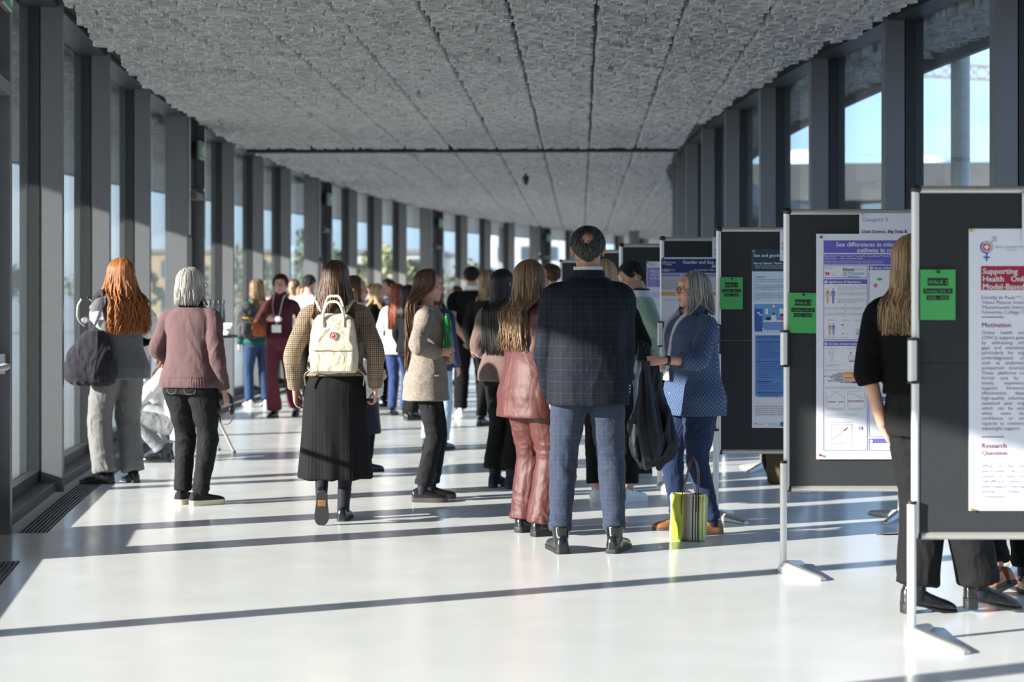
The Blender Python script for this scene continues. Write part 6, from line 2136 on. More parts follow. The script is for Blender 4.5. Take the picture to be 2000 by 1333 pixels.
def green_sheet(by, px, py, label, tilt=0.0, w=0.147, h=0.21):
    x, z = at(0, by, px, py)
    e = page('notice_sheet', label, 'notice', 0, by, x, z, w, h, green_paper, 'green walk notices pinned on the boards', 0.0085, tilt)
    for (zz, hh, ww) in ((-0.035, 0.032, 0.086), (-0.079, 0.021, 0.122), (-0.107, 0.020, 0.094)):
        rect(e, 'black_bar', w / 2 - ww / 2, zz, ww, hh, ink)
    words(e, 'notice_lettering', [('WALK 2', 0.0225, w / 2, -0.0415, 0.0002, 0, 'CENTER'), ('Tuesday, Oct. 21', 0.0160, w / 2, -0.0820, 0.0001, 0, 'CENTER'), ('10:25 - 10:55', 0.0160, w / 2, -0.1100, 0.0001, 0, 'CENTER')], flat('green_lettering', (0.06, 0.45, 0.11)))
    pin(e, w / 2, -0.010, M['black'])
    return e

def category_sheet(by, px, py, label, first='Category 3', tilt=0.0):
    x, z = at(0, by, px, py)
    e = page('category_sheet', label, 'notice', 0, by, x, z, 0.297, 0.21, paper, 'category sheets at the tops of the boards', 0.0075, tilt)
    words(e, 'heading_lettering', [(first, 0.030, 0.014, -0.020)], flat('light_blue_ink', (0.16, 0.33, 0.66)))
    words(e, 'topic_lettering', [('Data Science, Big Data &', 0.0235, 0.014, -0.085, 0.0005), ('Digital Health', 0.0235, 0.014, -0.118, 0.0005)], ink)
    pin(e, 0.010, -0.010, M['silver'])
    return e

B1, x1, y1 = board(1783, 468, 'nearest grey felt display board on white posts at the right edge')
B2, x2, y2 = board(1532, 374, 'second grey display board, holding the violet mitochondria poster')
B3, x3, y3 = board(1400, 300, 'third grey display board, behind the woman in the blue blouse')
B4, x4, y4 = board(1290, 260, 'fourth grey display board, with the navy gender poster behind the blue blouse')
B5, x5, y5 = board(1210, 233, 'fifth grey display board, behind the man in the sage jumper')
B6, x6, y6 = board(1166, 208, 'sixth grey display board, mostly behind the tall man and the blond woman')
B7, x7, y7 = board(1093, 167, 'farthest grey display board, between the windows and the tall man')

# --- poster on the nearest board
x, z = at(0, y1, 1893, 447)
violetgrey = flat('grey_text_ink', (0.16, 0.16, 0.20))
P1 = page('research_poster', 'white poster headed in crimson on the nearest board', 'poster', 0, y1, x, z, 0.841, 1.178, paper, 'research posters on the boards')
crim = flat('crimson_print', (0.33, 0.012, 0.045))
def mm(px, py):
    """poster-local position of a pixel on the nearest board"""
    s = FPX / (y1 + 0.005)
    return (px - 1000) / s - x, HC - (py - HOR) / s - z
a, b = mm(1916, 520)
rect(P1, 'title_block', a, b, 0.80 - a, 0.100, crim)
words(P1, 'title_lettering', [('Supporting   Mental', 0.0335, a + 0.006, b - 0.006, 0.0006), ('Health   Online   Communities:', 0.0335, a + 0.006, b - 0.038, 0.0006), ('Model-Based   Feedback', 0.0335, a + 0.006, b - 0.070, 0.0006)], flat('pale_print', (0.78, 0.76, 0.78)), y=-0.0022)
a2, b2 = mm(1916, 577)
words(P1, 'author_lettering', [('Danielly de Paula\u00b9\u02d2\u00b2\u02d2\u00b3, Nik', 0.0205, a2, b2), ('\u00b9Hasso Plattner Institute', 0.0205, a2, b2 - 0.0205), ('\u00b2Massachusetts Institute of', 0.0205, a2, b2 - 0.041), ('\u00b3University College Cork', 0.0205, a2, b2 - 0.0615)], violetgrey)
a3, b3 = mm(1917, 629)
words(P1, 'section_headings', [('Motivation', 0.0285, a3, b3, 0.0003), ('Research', 0.0285, a3, mm(1917, 865)[1], 0.0003), ('Question', 0.0285, a3, mm(1917, 879)[1], 0.0003)], flat('wine_print', (0.25, 0.02, 0.06)))
for py in (619, 853):
    q = mm(1917, py); rect(P1, 'divider_line', q[0], q[1], 0.094, 0.004, flat('slate_print', (0.12, 0.13, 0.16)))
lines1 = ['Online    health    communities', '(OHCs) support patient health', 'by    addressing    information', 'gaps   and   emotional   needs,', 'particularly   for   stigmatised', 'underdiagnosed     conditions', 'such    as    endometriosis  and', 'postpartum   (mental)   health.', 'These   platforms  complement', 'formal    care    by    providing', 'timely,       experience-based', 'support.      However,    their', 'effectiveness      depends   on', 'high-quality   information  and', 'sustained   peer   engagement,', 'which   can   be   undermined', 'when      users      lack    the', 'confidence    or    emotional', 'capacity  to  consistently  give', 'meaningful support.']
lines2 = ['What    is    the    impact   of  a', 'just-in-time     AI     feedback', "system  on  users'  knowledge,", 'self-efficacy    when    writing', 'peer-support  messages  in  a', "women's      online      health", 'community?']
it = []
for k, l in enumerate(lines1):
    q = mm(1917, 645.5 + 9.85 * k); it.append((l, 0.0205, q[0], q[1]))
for k, l in enumerate(lines2):
    q = mm(1917, 906 + 9.95 * k); it.append((l, 0.0205, q[0], q[1]))
words(P1, 'body_lettering', it, violetgrey)
# emblem: ring, cross, blue Venus stem and grey Mars arrow
cx, cz = mm(1927, 483)
def ringm(e, name, cx, cz, r0, r1, mat, a0=0.0, a1=2 * PI, y=-0.0012, n=40):
    mb = MB(); t = np.linspace(a0, a1, n)
    g = np.array([[(cx + r * math.cos(q), y, cz + r * math.sin(q)) for q in t] for r in (r0, r1)])
    mb.sheet(g, 0.0006); return mb.build(name, mat, e, smooth=False)
greyp = flat('grey_print', (0.42, 0.42, 0.46)); bluep = flat('royal_blue_print', (0.03, 0.10, 0.45)); redp = flat('red_print', (0.55, 0.02, 0.05))
ringm(P1, 'grey_ring', cx, cz, 0.021, 0.026, greyp)
ringm(P1, 'blue_arc', cx, cz, 0.022, 0.0275, bluep, math.radians(130), math.radians(285), y=-0.0018)
ringm(P1, 'red_disc', cx, cz, 0.0005, 0.0165, redp)
mb = MB(); mb.box((cx, -0.0022, cz), (0.0075, 0.0005, 0.021)); mb.box((cx, -0.0023, cz), (0.021, 0.0005, 0.0075)); mb.build('white_cross', flat('pale_print', (0.78, 0.76, 0.78)), P1, smooth=False)
mb = MB(); mb.box((cx, -0.0015, cz - 0.042), (0.0065, 0.0005, 0.032)); mb.box((cx, -0.0016, cz - 0.043), (0.028, 0.0005, 0.006)); mb.build('blue_cross_stem', bluep, P1, smooth=False)
mb = MB(); mb.bar((cx + 0.018, -0.0015, cz + 0.018), (cx + 0.036, -0.0015, cz + 0.038), 0.005, 0.0005, up=(0, 1, 0)); mb.bar((cx + 0.021, -0.0016, cz + 0.041), (cx + 0.0395, -0.0016, cz + 0.041), 0.005, 0.0005, up=(0, 1, 0)); mb.bar((cx + 0.0372, -0.0017, cz + 0.043), (cx + 0.0372, -0.0017, cz + 0.022), 0.005, 0.0005, up=(0, 1, 0)); mb.build('grey_arrow', greyp, P1, smooth=False)
q = mm(1943, 480)
words(P1, 'emblem_lettering', [('SWISS GENDER MEDICINE', 0.0135, q[0], q[1])], flat('pale_blue_print', (0.22, 0.33, 0.60)))
words(P1, 'emblem_subtitle', [('SYMPOSIUM', 0.0095, q[0] + 0.042, q[1] - 0.0145)], greyp)
pin(P1, 0.008, -0.008, flat('orange_pin', (0.75, 0.36, 0.03))); pin(P1, 0.008, -1.170, flat('orange_pin', (0.75, 0.36, 0.03)))
category_sheet(y1, 1996, 376, 'white category sheet at the top of the nearest board, only its edge showing')
green_sheet(y1, 1797, 527, 'green WALK 2 notice on the nearest board')

# --- violet mitochondria poster on the second board
x, z = at(0, y2, 1594, 457)
xx2, zz2 = x, z
P2 = page('research_poster', 'white poster with violet title bars about mitochondria on the second board', 'poster', 0, y2, x, z, 0.841, 1.178, paper, 'research posters on the boards', yo=0.0090)
vio = flat('violet_print', (0.13, 0.115, 0.50)); pal = flat('pale_print', (0.78, 0.76, 0.78))
def m2(px, py):
    s = FPX / (y2 + 0.004)
    return (px - 1000) / s - xx2, HC - (py - HOR) / s - zz2
def rc(e, name, f, x0, y0, x1_, y1_, mat, y=-0.0006):
    a, b = f(x0, y0), f(x1_, y1_)
    return rect(e, name, a[0], a[1], b[0] - a[0], a[1] - b[1], mat, y)
def frame(e, name, f, x0, y0, x1_, y1_, mat, t=0.0022):
    a, b = f(x0, y0), f(x1_, y1_)
    mb = MB()
    for (u0, v0, u1, v1) in ((a[0], a[1], b[0], a[1]), (b[0], a[1], b[0], b[1]), (b[0], b[1], a[0], b[1]), (a[0], b[1], a[0], a[1])):
        mb.bar((u0, -0.0012, v0), (u1, -0.0012, v1), t, 0.0006, up=(0, 1, 0))
    return mb.build(name, mat, e, smooth=False)
rc(P2, 'title_bar', m2, 1608, 470, 1860, 494.5, vio)
rc(P2, 'author_bar', m2, 1608, 497, 1860, 517.5, vio)
rc(P2, 'section_bar', m2, 1608, 547, 1693, 555, vio); rc(P2, 'section_bar', m2, 1608, 668, 1693, 676, vio)
for yy in (520, 776, 858):
    rc(P2, 'section_bar', m2, 1697, yy, 1860, yy + 8, vio)
for q in ((1608, 519.5, 1693, 543), (1608, 546.5, 1693, 664), (1608, 667.5, 1693, 880), (1696.5, 519.5, 1860, 770), (1696.5, 775.5, 1860, 853), (1696.5, 857.5, 1860, 880)):
    frame(P2, 'section_frame', m2, *q, vio)
q = m2(1632, 472); q2 = m2(1673.5, 483)
words(P2, 'title_lettering', [('Sex differences in mitochondrial', 0.0335, q[0], q[1], 0.0007), ('pathway in nonfailing hearts', 0.0335, q2[0], q2[1], 0.0007)], pal, y=-0.0022)
q = m2(1609.5, 498.5)
words(P2, 'author_lettering', [('Maya Talukdar\u00b9\u02d2\u00b2\u02d2\u00b3, Lukas Chmatal\u00b9\u02d2\u00b2, Linyong Mao\u00b9, Daniel Reichart\u2074 Danielle Murashige', 0.0108, q[0], q[1], 0.0002), ('David C. Page\u00b9\u02d2\u00b2   authors contributed equally', 0.0108, q[0], q[1] - 0.0125, 0.0002), ('Harvard Medical School, Boston MA, USA; Whitehead Institute, Cambridge MA, USA; Computational', 0.0075, q[0], q[1] - 0.028), ('Department of Medicine, University of Pennsylvania, Philadelphia; Cardiovascular Institute PA, USA', 0.0075, q[0], q[1] - 0.0365), ('Boston MA, USA; Howard Hughes Medical Institute, Cambridge MA, USA; Department of Biology, MIT', 0.0075, q[0], q[1] - 0.045)], pal, y=-0.0022)
hd = [('1', 0.0145, *m2(1611, 548.2), 0.0004), ('Significance & Hypothesis', 0.0165, *m2(1617.5, 548), 0.0006), ('2', 0.0145, *m2(1611, 669.2), 0.0004), ('Sex bias in heart energy metabolism', 0.0165, *m2(1617.5, 669), 0.0006), ('Genes of fatty acid oxidation', 0.0165, *m2(1706, 521), 0.0006)]
words(P2, 'section_headings', hd[1:2] + hd[3:], pal, y=-0.0022)
for k, (px, py) in enumerate(((1612.2, 551), (1612.2, 672), (1701, 524), (1701, 780), (1701, 862))):
    a, b = m2(px, py); ringm(P2, 'number_disc', a, b, 0.0003, 0.0082, pal, y=-0.0018, n=24)
    words(P2, 'section_number', [('12345'[k], 0.0125, a - 0.0035, b + 0.0048, 0.0003)], vio, y=-0.0026)
q = m2(1609.5, 521)
words(P2, 'funding_heading', [('Funding', 0.0135, q[0], q[1])], flat('lilac_print', (0.35, 0.33, 0.62)))
words(P2, 'green_logo_lettering', [('hhmi', 0.029, *m2(1645.5, 521.5), 0.001)], flat('teal_print', (0.02, 0.26, 0.17)))
words(P2, 'blue_logo_lettering', [('Whitehead', 0.0185, *m2(1656, 531)), ('Institute', 0.0185, *m2(1656, 537))], flat('sky_print', (0.10, 0.27, 0.60)))
a, b = m2(1649.5, 536)
mb = MB()
hx = [(a + 0.0105 * math.cos(PI / 6 + PI / 3 * k), b + 0.0105 * math.sin(PI / 6 + PI / 3 * k)) for k in range(6)]
for k in range(6):
    p_, r_ = hx[k], hx[(k + 1) % 6]
    mb.bar((p_[0], -0.0014, p_[1]), (r_[0], -0.0014, r_[1]), 0.0016, 0.0005, up=(0, 1, 0))
    if k % 2: mb.bar((a, -0.0014, b), (p_[0], -0.0014, p_[1]), 0.0014, 0.0005, up=(0, 1, 0))
mb.build('hexagon_logo', flat('sky_print', (0.1, 0.27, 0.6)), P2, smooth=False)
a, b = m2(1615.5, 535)
mb = MB(); tt = np.linspace(0, 2 * PI, 40)
mb.prism([(a + 0.0115 * math.sin(t) ** 3, -0.0012, b + 0.0115 * (0.8125 * math.cos(t) - 0.3125 * math.cos(2 * t) - 0.125 * math.cos(3 * t))) for t in tt[:-1]], 1, (0, 0.0006, 0)); mb.build('heart_logo', redp, P2, smooth=False)
mb = MB(); mb.bar((a - 0.002, -0.0022, b - 0.011), (a + 0.003, -0.0022, b + 0.009), 0.002, 0.0005, up=(0, 1, 0)); mb.ell((a + 0.004, -0.0022, b + 0.0125), (0.0028, 0.0003, 0.0045)); mb.build('torch_mark', redp if False else pal, P2, smooth=False)
gi = flat('soft_grey_ink', (0.34, 0.34, 0.38))
sm = [('American\nHeart\nAssociation.', 0.0062, *m2(1623, 533)), ('Howard Hughes\nMedical Institute', 0.0085, *m2(1668, 522.5))]
para = ['Heart disease is the leading cause of death\nand exhibits sex differences in symptoms,\nincidence and outcomes.', 'Sex differences in heart disease manifest in\nsex differences in normal healthy hearts.', 'Little is understood about molecular sex\ndifferences in the human heart, such as sex\ndifferences in gene expression.']
for k, t_ in enumerate(para):
    sm.append((t_, 0.0086, *m2(1636, 559 + 12 * k)))
sm += [('Hypothesis: Molecular sex differences in normal gene expression\nexist that can provide insight into sex biases in heart disease.', 0.0082, *m2(1610, 600)), ('Development of an integrated framework to systematically identify\ngene expression differences between female and male hearts', 0.0082, *m2(1610, 611)), ('Bulk RNA-seq', 0.009, *m2(1614, 624)), ('snRNA-seq', 0.009, *m2(1643, 624)), ('Metabolomics', 0.009, *m2(1668, 624)), ('960 individuals', 0.008, *m2(1613, 658)), ('27 individuals', 0.008, *m2(1641, 658)), ('57 individuals', 0.008, *m2(1668, 658)),
       ('Bulk RNA-seq in Fao', 0.008, *m2(1611.5, 679)), ('Cardiac Energy Metabolism', 0.008, *m2(1653, 679)), ('CM1 - sex-biased pathways\nin snRNA-seq', 0.0075, *m2(1612, 711.5)), ('Sex-biased Hallmark Pathways', 0.0078, *m2(1612, 722)), ('GO-BP', 0.008, *m2(1655, 722)),
       ('Sex accumulation (Fao) in age-focused female-biased\nin human LV and female-biased pathways, FS vs non-significant', 0.0078, *m2(1611, 755)), ('Permutation Test', 0.007, *m2(1622, 763.5)), ('Wilcoxon Rank-Sum Test', 0.007, *m2(1658, 764)), ('Rank Log2 Female expression', 0.0068, *m2(1616, 799)), ('Rank in ordered gene list', 0.0068, *m2(1658, 799)),
       ('Genes of fatty acid oxidation pathway are female-biased\nin human LV and in differential expression in the\nsex differences in mitochondrial gene sets', 0.0078, *m2(1611, 808)), ('Fatty acid metabolism hallmark', 0.0075, *m2(1628, 823.5)), ('Log2 FC Ratio Male/Female LV (CI)', 0.0075, *m2(1625, 873)), ('p < 0.001\nr = 0.73', 0.006, *m2(1625, 831))]
words(P2, 'small_lettering', sm, gi)
pw = ['OXPHOS', 'ADIPOGENESIS', 'FATTY ACID METABOLISM', 'MYC TARGETS V1', 'PEROXISOME', 'MTORC1 SIGNALING', 'EMT']
mb = MB()
for k, t_ in enumerate(pw):
    a, b = m2(1647, 727.8 + 3.05 * k); text_mesh(mb, t_, 0.0088, a, b, align='RIGHT', y=-0.0014, bold=0.0002)
mb.build('pathway_lettering', ink, P2, smooth=False)
heat = [((0.62, 0.24, 0.07), (0.62, 0.13, 0.06)), ((0.66, 0.42, 0.24), (0.62, 0.22, 0.09)), ((0.66, 0.5, 0.33), (0.62, 0.24, 0.09)), ((0.6, 0.19, 0.05), (0.66, 0.36, 0.18)), ((0.68, 0.46, 0.27), (0.66, 0.44, 0.27)), ((0.66, 0.38, 0.18), (0.64, 0.36, 0.2)), ((0.35, 0.28, 0.5), (0.045, 0.015, 0.2))]
for k, (c0, c1) in enumerate(heat):
    rc(P2, 'heat_cell', m2, 1648, 727.5 + 3.05 * k, 1664, 730.55 + 3.05 * k, flat('heat_a%d' % k, c0)); rc(P2, 'heat_cell', m2, 1664, 727.5 + 3.05 * k, 1680, 730.55 + 3.05 * k, flat('heat_b%d' % k, c1))
rc(P2, 'heat_scale', m2, 1682.5, 738, 1685.5, 748, flat('heat_b6', (0, 0, 0)))
def body_icon(px, py, hgt, mat):
    a, b = m2(px, py); k = hgt / 1.7
    mb = MB(); y = -0.0014
    mb.ell((a, y, b - 0.1 * k), (0.09 * k, 0.0003, 0.11 * k), nu=12, nv=8)
    mb.prism([(a - 0.2 * k, y, b - 0.28 * k), (a + 0.2 * k, y, b - 0.28 * k), (a + 0.26 * k, y, b - 0.85 * k), (a + 0.19 * k, y, b - 0.85 * k), (a + 0.13 * k, y, b - 0.5 * k), (a + 0.14 * k, y, b - 0.95 * k), (a + 0.10 * k, y, b - 1.7 * k), (a + 0.02 * k, y, b - 1.7 * k), (a, y, b - 1.0 * k), (a - 0.02 * k, y, b - 1.7 * k), (a - 0.10 * k, y, b - 1.7 * k), (a - 0.14 * k, y, b - 0.95 * k), (a - 0.13 * k, y, b - 0.5 * k), (a - 0.19 * k, y, b - 0.85 * k), (a - 0.26 * k, y, b - 0.85 * k)], 1, (0, 0.0005, 0))
    mb.build('body_figure', mat, P2, smooth=False)
    mb = MB(); mb.ell((a + 0.05 * k, y - 0.0008, b - 0.42 * k), (0.07 * k, 0.0003, 0.08 * k), nu=10, nv=6); mb.build('heart_spot', ink, P2, smooth=False)
peach = flat('peach_print', (0.66, 0.42, 0.27)); lil = flat('lavender_print', (0.33, 0.25, 0.55))
body_icon(1615.5, 564, 0.078, peach); body_icon(1626.5, 564, 0.078, lil); body_icon(1619.5, 632, 0.062, peach); body_icon(1627, 632, 0.062, lil)
# little charts
def curve(name, pts, mat, t=0.0012):
    mb = MB()
    for p_, r_ in zip(pts[:-1], pts[1:]):
        a, b = m2(*p_), m2(*r_); mb.bar((a[0], -0.0014, a[1]), (b[0], -0.0014, b[1]), t, 0.0005, up=(0, 1, 0))
    mb.build(name, mat, P2, smooth=False)
rg = random.Random(3)
curve('chart_axes', [(1613, 766), (1613, 798), (1648, 798), (1648, 766)], gi); curve('chart_axes', [(1655, 766), (1655, 798), (1688, 798), (1688, 766)], gi)
curve('chart_line', [(1614, 778), (1618, 776), (1622, 777), (1624, 771), (1630, 769), (1634, 766.5), (1638, 769), (1643, 774), (1648, 778)], gi)
curve('chart_line', [(1656 + 2 * k, 767 + 0.65 * k + 2.5 * rg.random()) for k in range(16)], flat('sage_print', (0.25, 0.40, 0.33)))
curve('chart_red_line', [(1616, 785.5), (1632, 785.5)], redp, 0.0035); curve('chart_violet_line', [(1637, 785.5), (1647, 785.5)], vio, 0.0035)
for k in range(15):
    curve('chart_tick', [(1656.5 + 2.1 * k, 782), (1656.5 + 2.1 * k, 786)], redp if k < 7 else (ink if k < 11 else vio), 0.0016)
rc(P2, 'chart_violet_field', m2, 1623, 838, 1643, 866, flat('pale_violet_field', (0.58, 0.58, 0.80))); rc(P2, 'chart_peach_field', m2, 1643, 829, 1662, 848, flat('pale_peach_field', (0.78, 0.66, 0.62)))
curve('chart_axes', [(1623, 829), (1623, 866), (1663, 866), (1663, 829), (1623, 829)], gi)
curve('chart_line', [(1624, 859), (1634, 851), (1645, 843), (1655, 835.5)], gi, 0.002)
for k in range(14):
    t = rg.random(); a, b = m2(1643 + 12 * t, 844 - 8 * t + 3 * (rg.random() - .5)); mb = MB(); mb.ell((a, -0.0015, b), (0.0022, 0.0004, 0.0022), nu=8, nv=4); mb.build('chart_dot', ink, P2, smooth=False)
rc(P2, 'violin_shape', m2, 1677, 833, 1679, 841, flat('ochre_print', (0.5, 0.25, 0.08))); a, b = m2(1683, 837); mb = MB(); mb.prism([(a - 0.006, -0.0014, b), (a, -0.0014, b + 0.010), (a + 0.006, -0.0014, b), (a, -0.0014, b - 0.010)], 1, (0, 0.0005, 0)); mb.build('violin_shape', vio, P2, smooth=False)
for (px, py, r_) in ((1645, 635, 0.0042), (1655, 637, 0.002), (1648, 641, 0.0025), (1645, 652.5, 0.0035), (1649.5, 653, 0.0015), (1655, 652.5, 0.002), (1672.5, 652, 0.003), (1651, 596, 0.002), (1651, 608.5, 0.002), (1651, 618.5, 0.002)):
    a, b = m2(px, py); mb = MB(); mb.ell((a, -0.0014, b), (r_, 0.0004, r_), nu=12, nv=6); mb.build('cluster_dot', ink, P2, smooth=False)
for k in range(18):
    px, py = (1615 + 12 * rg.random(), 684 + 22 * rg.random()) if k < 9 else (1670 + 12 * rg.random(), 630 + 20 * rg.random())
    curve('sketch_stroke', [(px, py), (px + 3 * rg.random(), py + 6 * rg.random()), (px + 5 * rg.random() - 2, py + 8)], gi, 0.001)
for (px, py, r_) in ((1661, 699, 0.0125), (1674, 701, 0.0115)):
    a, b = m2(px, py); ringm(P2, 'cycle_ring', a, b, r_, r_ + 0.0015, gi)
ringm(P2, 'cycle_swoosh', *m2(1662, 700), 0.016, 0.0195, ink, math.radians(235), math.radians(320))
a, b = m2(1661, 690.5); mb = MB(); mb.prism([(a - 0.006, -0.0014, b + 0.006), (a + 0.006, -0.0014, b + 0.006), (a, -0.0014, b - 0.007)], 1, (0, 0.0005, 0)); mb.build('pink_marker', flat('pink_print', (0.62, 0.15, 0.25)), P2, smooth=False)
a, b = m2(1717, 546); mb = MB(); mb.ell((a, -0.0014, b), (0.0125, 0.0004, 0.0065), nu=16, nv=8); mb.ell((a + 0.011, -0.0014, b + 0.002), (0.005, 0.0004, 0.004), nu=12, nv=8); mb.build('green_mouse', flat('leaf_print', (0.05, 0.36, 0.12)), P2, smooth=False)
a, b = m2(1709, 558); mb = MB(); mb.ell((a, -0.0014, b), (0.0105, 0.0004, 0.0115), nu=16, nv=8); mb.build('pink_heart_drawing', flat('salmon_print', (0.62, 0.19, 0.22)), P2, smooth=False)
pin(P2, 0.024, -0.018, flat('blue_pin', (0.01, 0.04, 0.16))); pin(P2, 0.018, -1.155, flat('red_pin', (0.55, 0.02, 0.03)))
category_sheet(y2, 1678, 416.5, 'white Category 3 sheet at the top of the second board, above the violet poster')
green_sheet(y2, 1541, 572, 'green WALK 2 notice on the second board beside the violet poster', 0.015)

# --- teal headed poster on the third board
x, z = at(0, y3, 1469, 487)
P3 = page('research_poster', 'poster with a dark teal header and a clinic drawing on the third board', 'poster', 0, y3, x, z, 0.841, 1.165, paper, 'research posters on the boards')
X3, Z3 = x, z
def m3(px, py):
    s = FPX / (y3 + 0.005)
    return (px - 1000) / s - X3, HC - (py - HOR) / s - Z3
rc(P3, 'header_bar', m3, 1469, 487, 1720, 530.5, flat('dark_teal_print', (0.012, 0.045, 0.085)))
rc(P3, 'pale_panel', m3, 1470, 531.5, 1720, 590, flat('pale_blue_panel', (0.52, 0.66, 0.78)))
rc(P3, 'blue_panel', m3, 1475, 655, 1715, 775, flat('blue_panel', (0.10, 0.24, 0.58)))
words(P3, 'title_lettering', [('Sex and gender identity data', 0.030, *m3(1472, 495), 0.0002)], pal)
words(P3, 'author_lettering', [('Berrut Sylvan\u00b9, Perler Laura', 0.0215, *m3(1472, 511.5), 0.0002), ('\u00b9 Department of Epidemiology and Health', 0.0115, *m3(1473, 518)), ('\u00b2 Faculty of Medicine, University of Geneva', 0.0115, *m3(1473, 522))], pal)
dk = flat('navy_ink', (0.02, 0.04, 0.10))
words(P3, 'context_lettering', [('CONTEXT', 0.0145, *m3(1475, 539.5), 0.0004), ('Most medical forms only offer a binary male-\noption for sex, and a single first name field', 0.0118, *m3(1475, 544.5)), ('For trans and non-binary (TNB) individuals,\nlead to misgendering, misunderstanding\nand/or problems in care provision.', 0.0118, *m3(1475, 556)), ('It is not always inclusive care and research\ndifficult, as is unclear whether the recorded\nsex is the administrative sex, biological\nidentity.', 0.0118, *m3(1475, 572))], gi if False else flat('slate_ink', (0.10, 0.13, 0.18)))
gl = [('GUIDELINES, STANDARDS, BEST', 0.0135, *m3(1478, 657), 0.0004)]
y_ = 666
for hd_, ls in (('Patient-centred data collection', ['- User and organisation of first name,', '  privacy, autonomy and consent', '- Gradient and rigorous data system', '- Improve completeness', '- Contact information systems', '- Offer a decline to answer option', '- Inform patients and state in forms']), ('Data standards in electronic health records', ['- Use two-step approach (gender and', '  biological characteristics)', '- Include fields for pronouns, names', '  organisations by inventory data', '- Avoid using contrastive registers', '- Display name and pronouns across', '  institutions and hospital']), ('Patient engagement', ['- Display rainbow sign or sticker', '- Train medical staff on inclusion', '- Educate staff on best practice']), ('Legal, ethical and privacy considerations', ['- Ensure patient confidentiality', '- Educate staff on ethical approach'])):
    gl.append((hd_, 0.0125, *m3(1478, y_), 0.0004)); y_ += 4.4
    for l_ in ls:
        gl.append((l_, 0.0112, *m3(1480, y_))); y_ += 4.35
    y_ += 4
words(P3, 'guideline_lettering', gl, dk)
words(P3, 'recruitment_lettering', [('Interested in participating in the\nSwiss-wide process of conceptualising\nrespectful patient sex and gender\ndocumentation in Swiss medical\nrecords? Get involved or register', 0.0138, *m3(1475, 792))], flat('brownish_ink', (0.30, 0.17, 0.20)))
words(P3, 'sponsor_lettering', [('unisante', 0.012, *m3(1480, 827)), ('Swiss National\nScience Foundation', 0.0095, *m3(1501, 827))], flat('slate_ink', (0.1, 0.13, 0.18)))
a, b = m3(1528, 829); ringm(P3, 'teal_seal', a, b, 0.0003, 0.0155, flat('seal_print', (0.03, 0.16, 0.25)), n=30)
a, b = m3(1476, 828); ringm(P3, 'yellow_flower_logo', a, b, 0.002, 0.008, flat('yellow_print', (0.65, 0.5, 0.12)), n=20)
# clinic drawing
rc(P3, 'drawing_wall', m3, 1473, 594, 1720, 641, flat('drawing_sky', (0.13, 0.36, 0.66))); rc(P3, 'drawing_floor', m3, 1473, 641, 1720, 651.5, flat('drawing_floor', (0.60, 0.62, 0.80)), y=-0.0008)
rc(P3, 'drawing_door', m3, 1474, 603, 1489, 648, flat('drawing_indigo', (0.05, 0.10, 0.40)), y=-0.0012); rc(P3, 'drawing_desk', m3, 1492, 627, 1560, 645, flat('drawing_desk', (0.16, 0.30, 0.66)), y=-0.0012); rc(P3, 'drawing_counter', m3, 1491, 626, 1560, 629, pal, y=-0.0018)
rc(P3, 'drawing_monitor', m3, 1496, 619.5, 1505, 626, dk, y=-0.0014); rc(P3, 'drawing_poster', m3, 1495, 603, 1500, 614, pal, y=-0.0014); rc(P3, 'drawing_poster', m3, 1522, 603, 1530, 613, pal, y=-0.0014); rc(P3, 'drawing_notice', m3, 1479, 610, 1484, 613, pal, y=-0.0018); rc(P3, 'drawing_notice', m3, 1483, 614, 1488, 617, pal, y=-0.0018)
a, b = m3(1511, 598.5); ringm(P3, 'drawing_clock', a, b, 0.0003, 0.013, pal, n=24); ringm(P3, 'drawing_clock_rim', a, b, 0.0105, 0.013, dk, y=-0.0022, n=24)
a, b = m3(1511, 613.5); mb = MB(); mb.ell((a, -0.0018, b), (0.007, 0.0004, 0.0085), nu=14, nv=8); mb.build('drawing_hair', dk, P3, smooth=False); mb = MB(); mb.prism([(a - 0.014, -0.0018, b - 0.008), (a + 0.012, -0.0018, b - 0.008), (a + 0.018, -0.0018, b - 0.042), (a - 0.016, -0.0018, b - 0.042)], 1, (0, 0.0005, 0)); mb.build('drawing_white_coat', pal, P3, smooth=False)
a, b = m3(1527.5, 615.5); mb = MB(); mb.ell((a, -0.0018, b), (0.008, 0.0004, 0.009), nu=14, nv=8); mb.build('drawing_hair', dk, P3, smooth=False); mb = MB(); mb.prism([(a - 0.014, -0.0018, b - 0.009), (a + 0.014, -0.0018, b - 0.009), (a + 0.016, -0.0018, b - 0.06), (a - 0.012, -0.0018, b - 0.06)], 1, (0, 0.0005, 0)); mb.build('drawing_pink_coat', flat('pink_print', (0.62, 0.15, 0.25)), P3, smooth=False)
a, b = m3(1495, 640); mb = MB()
for k in range(5):
    t = -0.9 + 0.45 * k; mb.ell((a + 0.012 * math.sin(t), -0.0022, b + 0.012 * math.cos(t)), (0.006, 0.0004, 0.0075), nu=10, nv=6)
mb.build('drawing_plant', flat('mint_print', (0.12, 0.42, 0.36)), P3, smooth=False)
pin(P3, 0.010, -0.012, flat('brass_pin', (0.5, 0.45, 0.15)))
category_sheet(y3, 1523, 447, 'white category sheet at the top of the third board, only its left end showing')
green_sheet(y3, 1406.5, 541.5, 'green WALK 2 notice on the third board beside the teal poster')

